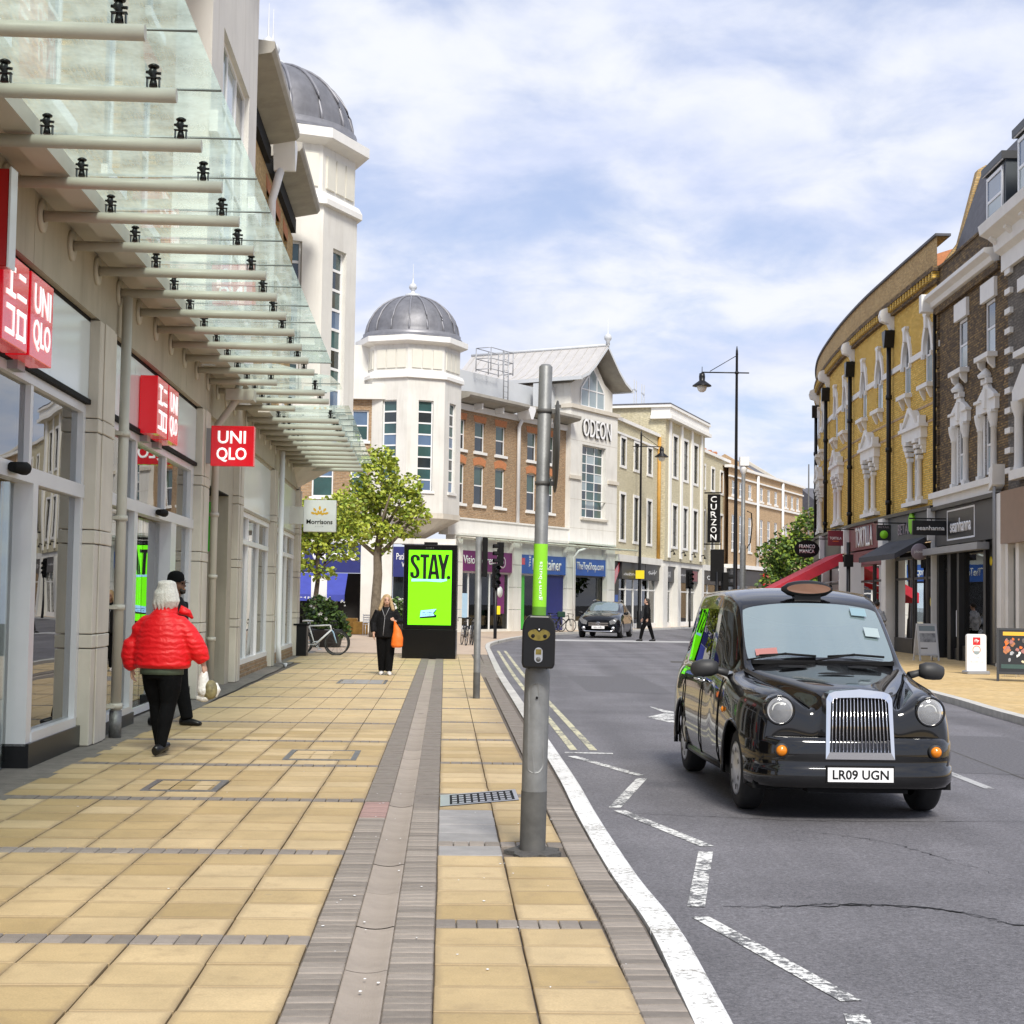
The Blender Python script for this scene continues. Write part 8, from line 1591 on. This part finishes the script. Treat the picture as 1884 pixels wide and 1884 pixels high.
J = MB(); J.tube([(0, 0, .78), (0, 0, .95), (0, 0, 1.15), (0, .01, 1.3), (0, .005, 1.38), (0, -.01, 1.43)], [(.24, .17), (.235, .17), (.22, .16), (.21, .14), (.11, .105), (.085, .085)], 18, ref=(0, 1, 0)); J.tube([(-.16, 0, 1.33), (-.27, 0, 1.08), (-.262, -.07, .89)], [.085, .08, .06], 12); J.tube([(.16, 0, 1.33), (.29, -.01, 1.10), (.2, -.20, 1.12)], [.085, .08, .055], 12); voxel(J, 'coat', 'black_coat', r, .014)
T = MB()
for s in (-1, 1): T.tube([(s * .09, 0, .88), (s * .085, -.03 * s, .48), (s * .07, -.08 * s, .08)], [.13, .10, .075], 12)
T.tube([(0, 0, .78), (0, 0, .88)], [(.2, .15), (.21, .155)], 14, ref=(0, 1, 0)); voxel(T, 'trousers', 'black_cloth', r, .014); q = MB(); shoe(q, (.075, -.08, 0), R(8), 1.0); shoe(q, (-.075, .08, 0), R(-8), 1.0); q.build('shoes', 'trainer', r)
Hh = MB(); ell(Hh, (0, .0, 1.60), (.092, .10, .085)); Hh.tube([(0, .04, 1.60), (0, .05, 1.5), (0, .05, 1.40), (0, .05, 1.32)], [(.10, .06), (.12, .05), (.14, .05), (.12, .03)], 14, ref=(0, 1, 0))
for s in (-1, 1): Hh.tube([(s * .075, -.03, 1.6), (s * .10, -.04, 1.48), (s * .135, -.05, 1.36), (s * .15, -.03, 1.30)], [.035, .04, .042, .015], 8)
voxel(Hh, 'hair', 'hair_blonde', r, .011, 3); q = MB(); q.tube([(-.10, -.10, 1.40), (-.03, -.165, 1.2), (-.05, -.178, .95), (-.06, -.18, .82)], .006, 5); q.tube([(.06, -.12, 1.40), (-.02, -.165, 1.22)], .006, 5); q.build('bag_strap', 'grey_cloth', r)
bag = thing('carrier_bag', 'bright orange plastic carrier bag held by the person in black', 'bag', (-2.34, 32.74, .58)); q = MB(); q.tube([(0, 0, .0), (0, 0, .04), (.01, 0, .2), (.0, 0, .34), (-.04, 0, .47), (-.06, -.02, .55)], [(.09, .06), (.125, .085), (.12, .08), (.085, .05), (.04, .025), (.015, .012)], 16, ref=(0, 1, 0)); voxel(q, 'film', 'orange', bag, .013, 2)

def simple_person(label, loc, rz, h, skin, top, trou, hair, stride=.0, longhair=False, extra=None, shoes='black_paint'):
    r = thing('person', label, 'person', loc, rz); k = h / 1.7; S = lambda p: tuple(c * k for c in p)
    B = MB(); head(B, (0, -.03 * k, 1.58 * k), k, 0); B.tube([S((0, 0, .88)), S((0, 0, 1.15)), S((0, .01, 1.36)), S((0, 0, 1.44)), S((0, -.01, 1.52))], [(.16 * k, .11 * k), (.16 * k, .11 * k), (.16 * k, .1 * k), (.06 * k, .06 * k), (.055 * k, .055 * k)], 12, ref=(0, 1, 0))
    for s in (-1, 1): B.tube([S((s * .09, 0, .9)), S((s * .08, -stride * s * .6 - .02, .5)), S((s * .07, -stride * s, .1))], [.09 * k, .07 * k, .045 * k], 10); B.tube([S((s * .17, 0, 1.36)), S((s * .24, .03, 1.1)), S((s * .22, -.08 + stride * s * .4, .9))], [.055 * k, .045 * k, .03 * k], 10); hand(B, S((s * .22, -.08 + stride * s * .4, .9)), (0, -.2, -1), (-s * .5, -.3, 0), k, (0, -1, 0))
    voxel(B, 'body', skin, r, .012); face_bits(r, (0, -.03 * k, 1.58 * k), k, 0)
    J = MB(); J.tube([S((0, 0, .82 if not longhair else .62)), S((0, 0, 1.0)), S((0, 0, 1.25)), S((0, 0, 1.38)), S((0, 0, 1.46))], [(.21 * k, .15 * k), (.2 * k, .145 * k), (.21 * k, .14 * k), (.16 * k, .11 * k), (.08 * k, .08 * k)], 16, ref=(0, 1, 0))
    for s in (-1, 1): J.tube([S((s * .15, 0, 1.37)), S((s * .26, .03, 1.1)), S((s * .225, -.07 + stride * s * .4, .92))], [.08 * k, .07 * k, .052 * k], 12)
    voxel(J, 'coat', top, r, .015); T = MB()
    for s in (-1, 1): T.tube([S((s * .09, 0, .9)), S((s * .085, -stride * s * .6 - .02, .5)), S((s * .07, -stride * s, .09))], [.12 * k, .085 * k, .06 * k], 12)
    voxel(T, 'trousers', trou, r, .015); q = MB(); shoe(q, S((.07, -stride, 0)), 0, k); shoe(q, S((-.07, stride, 0)), 0, k); q.build('shoes', shoes, r)
    Hh = MB(); ell(Hh, S((0, .005, 1.635)), S((.09, .10, .085)))
    if longhair: Hh.tube([S((0, .05, 1.62)), S((0, .07, 1.48)), S((0, .08, 1.34))], [(.09 * k, .05 * k), (.11 * k, .045 * k), (.09 * k, .03 * k)], 12, ref=(0, 1, 0))
    voxel(Hh, 'hair', hair, r, .013, 3); return r
simple_person('person in long black coat and leggings striding across the road by the SUV', (6.0, 69.3, ROAD), R(-95), 1.86, 'skin', 'black_coat', 'black_cloth', 'hair_dark', .26, True)
pz = simple_person('person in dark jacket with pale back print standing outside the blue toy shop', (.35, 84.2, 0), R(165), 1.72, 'skin_dark', 'black_coat', 'black_cloth', 'hair_dark', .08); q = MB(); q.box(-.13, .13, .145, .152, 1.2, 1.3); q.build('back_print', 'grey_cloth', pz)
q = MB(); q.prism([(-.16, 0), (.16, 0), (.14, .32), (-.14, .32)], -.07, .07); o = tag(q.build('carrier_bag', 'sky_tint', None, bev=.01), 'pale blue carrier bag beside the person at the toy shop', 'bag'); o.location = (.78, 84.0, .42)
simple_person('person in patterned top seen over the taxi by the dark shopfront', (12.15, 52.3, 0), R(150), 1.74, 'skin', 'poster_mix', 'black_cloth', 'hair_dark', .1)
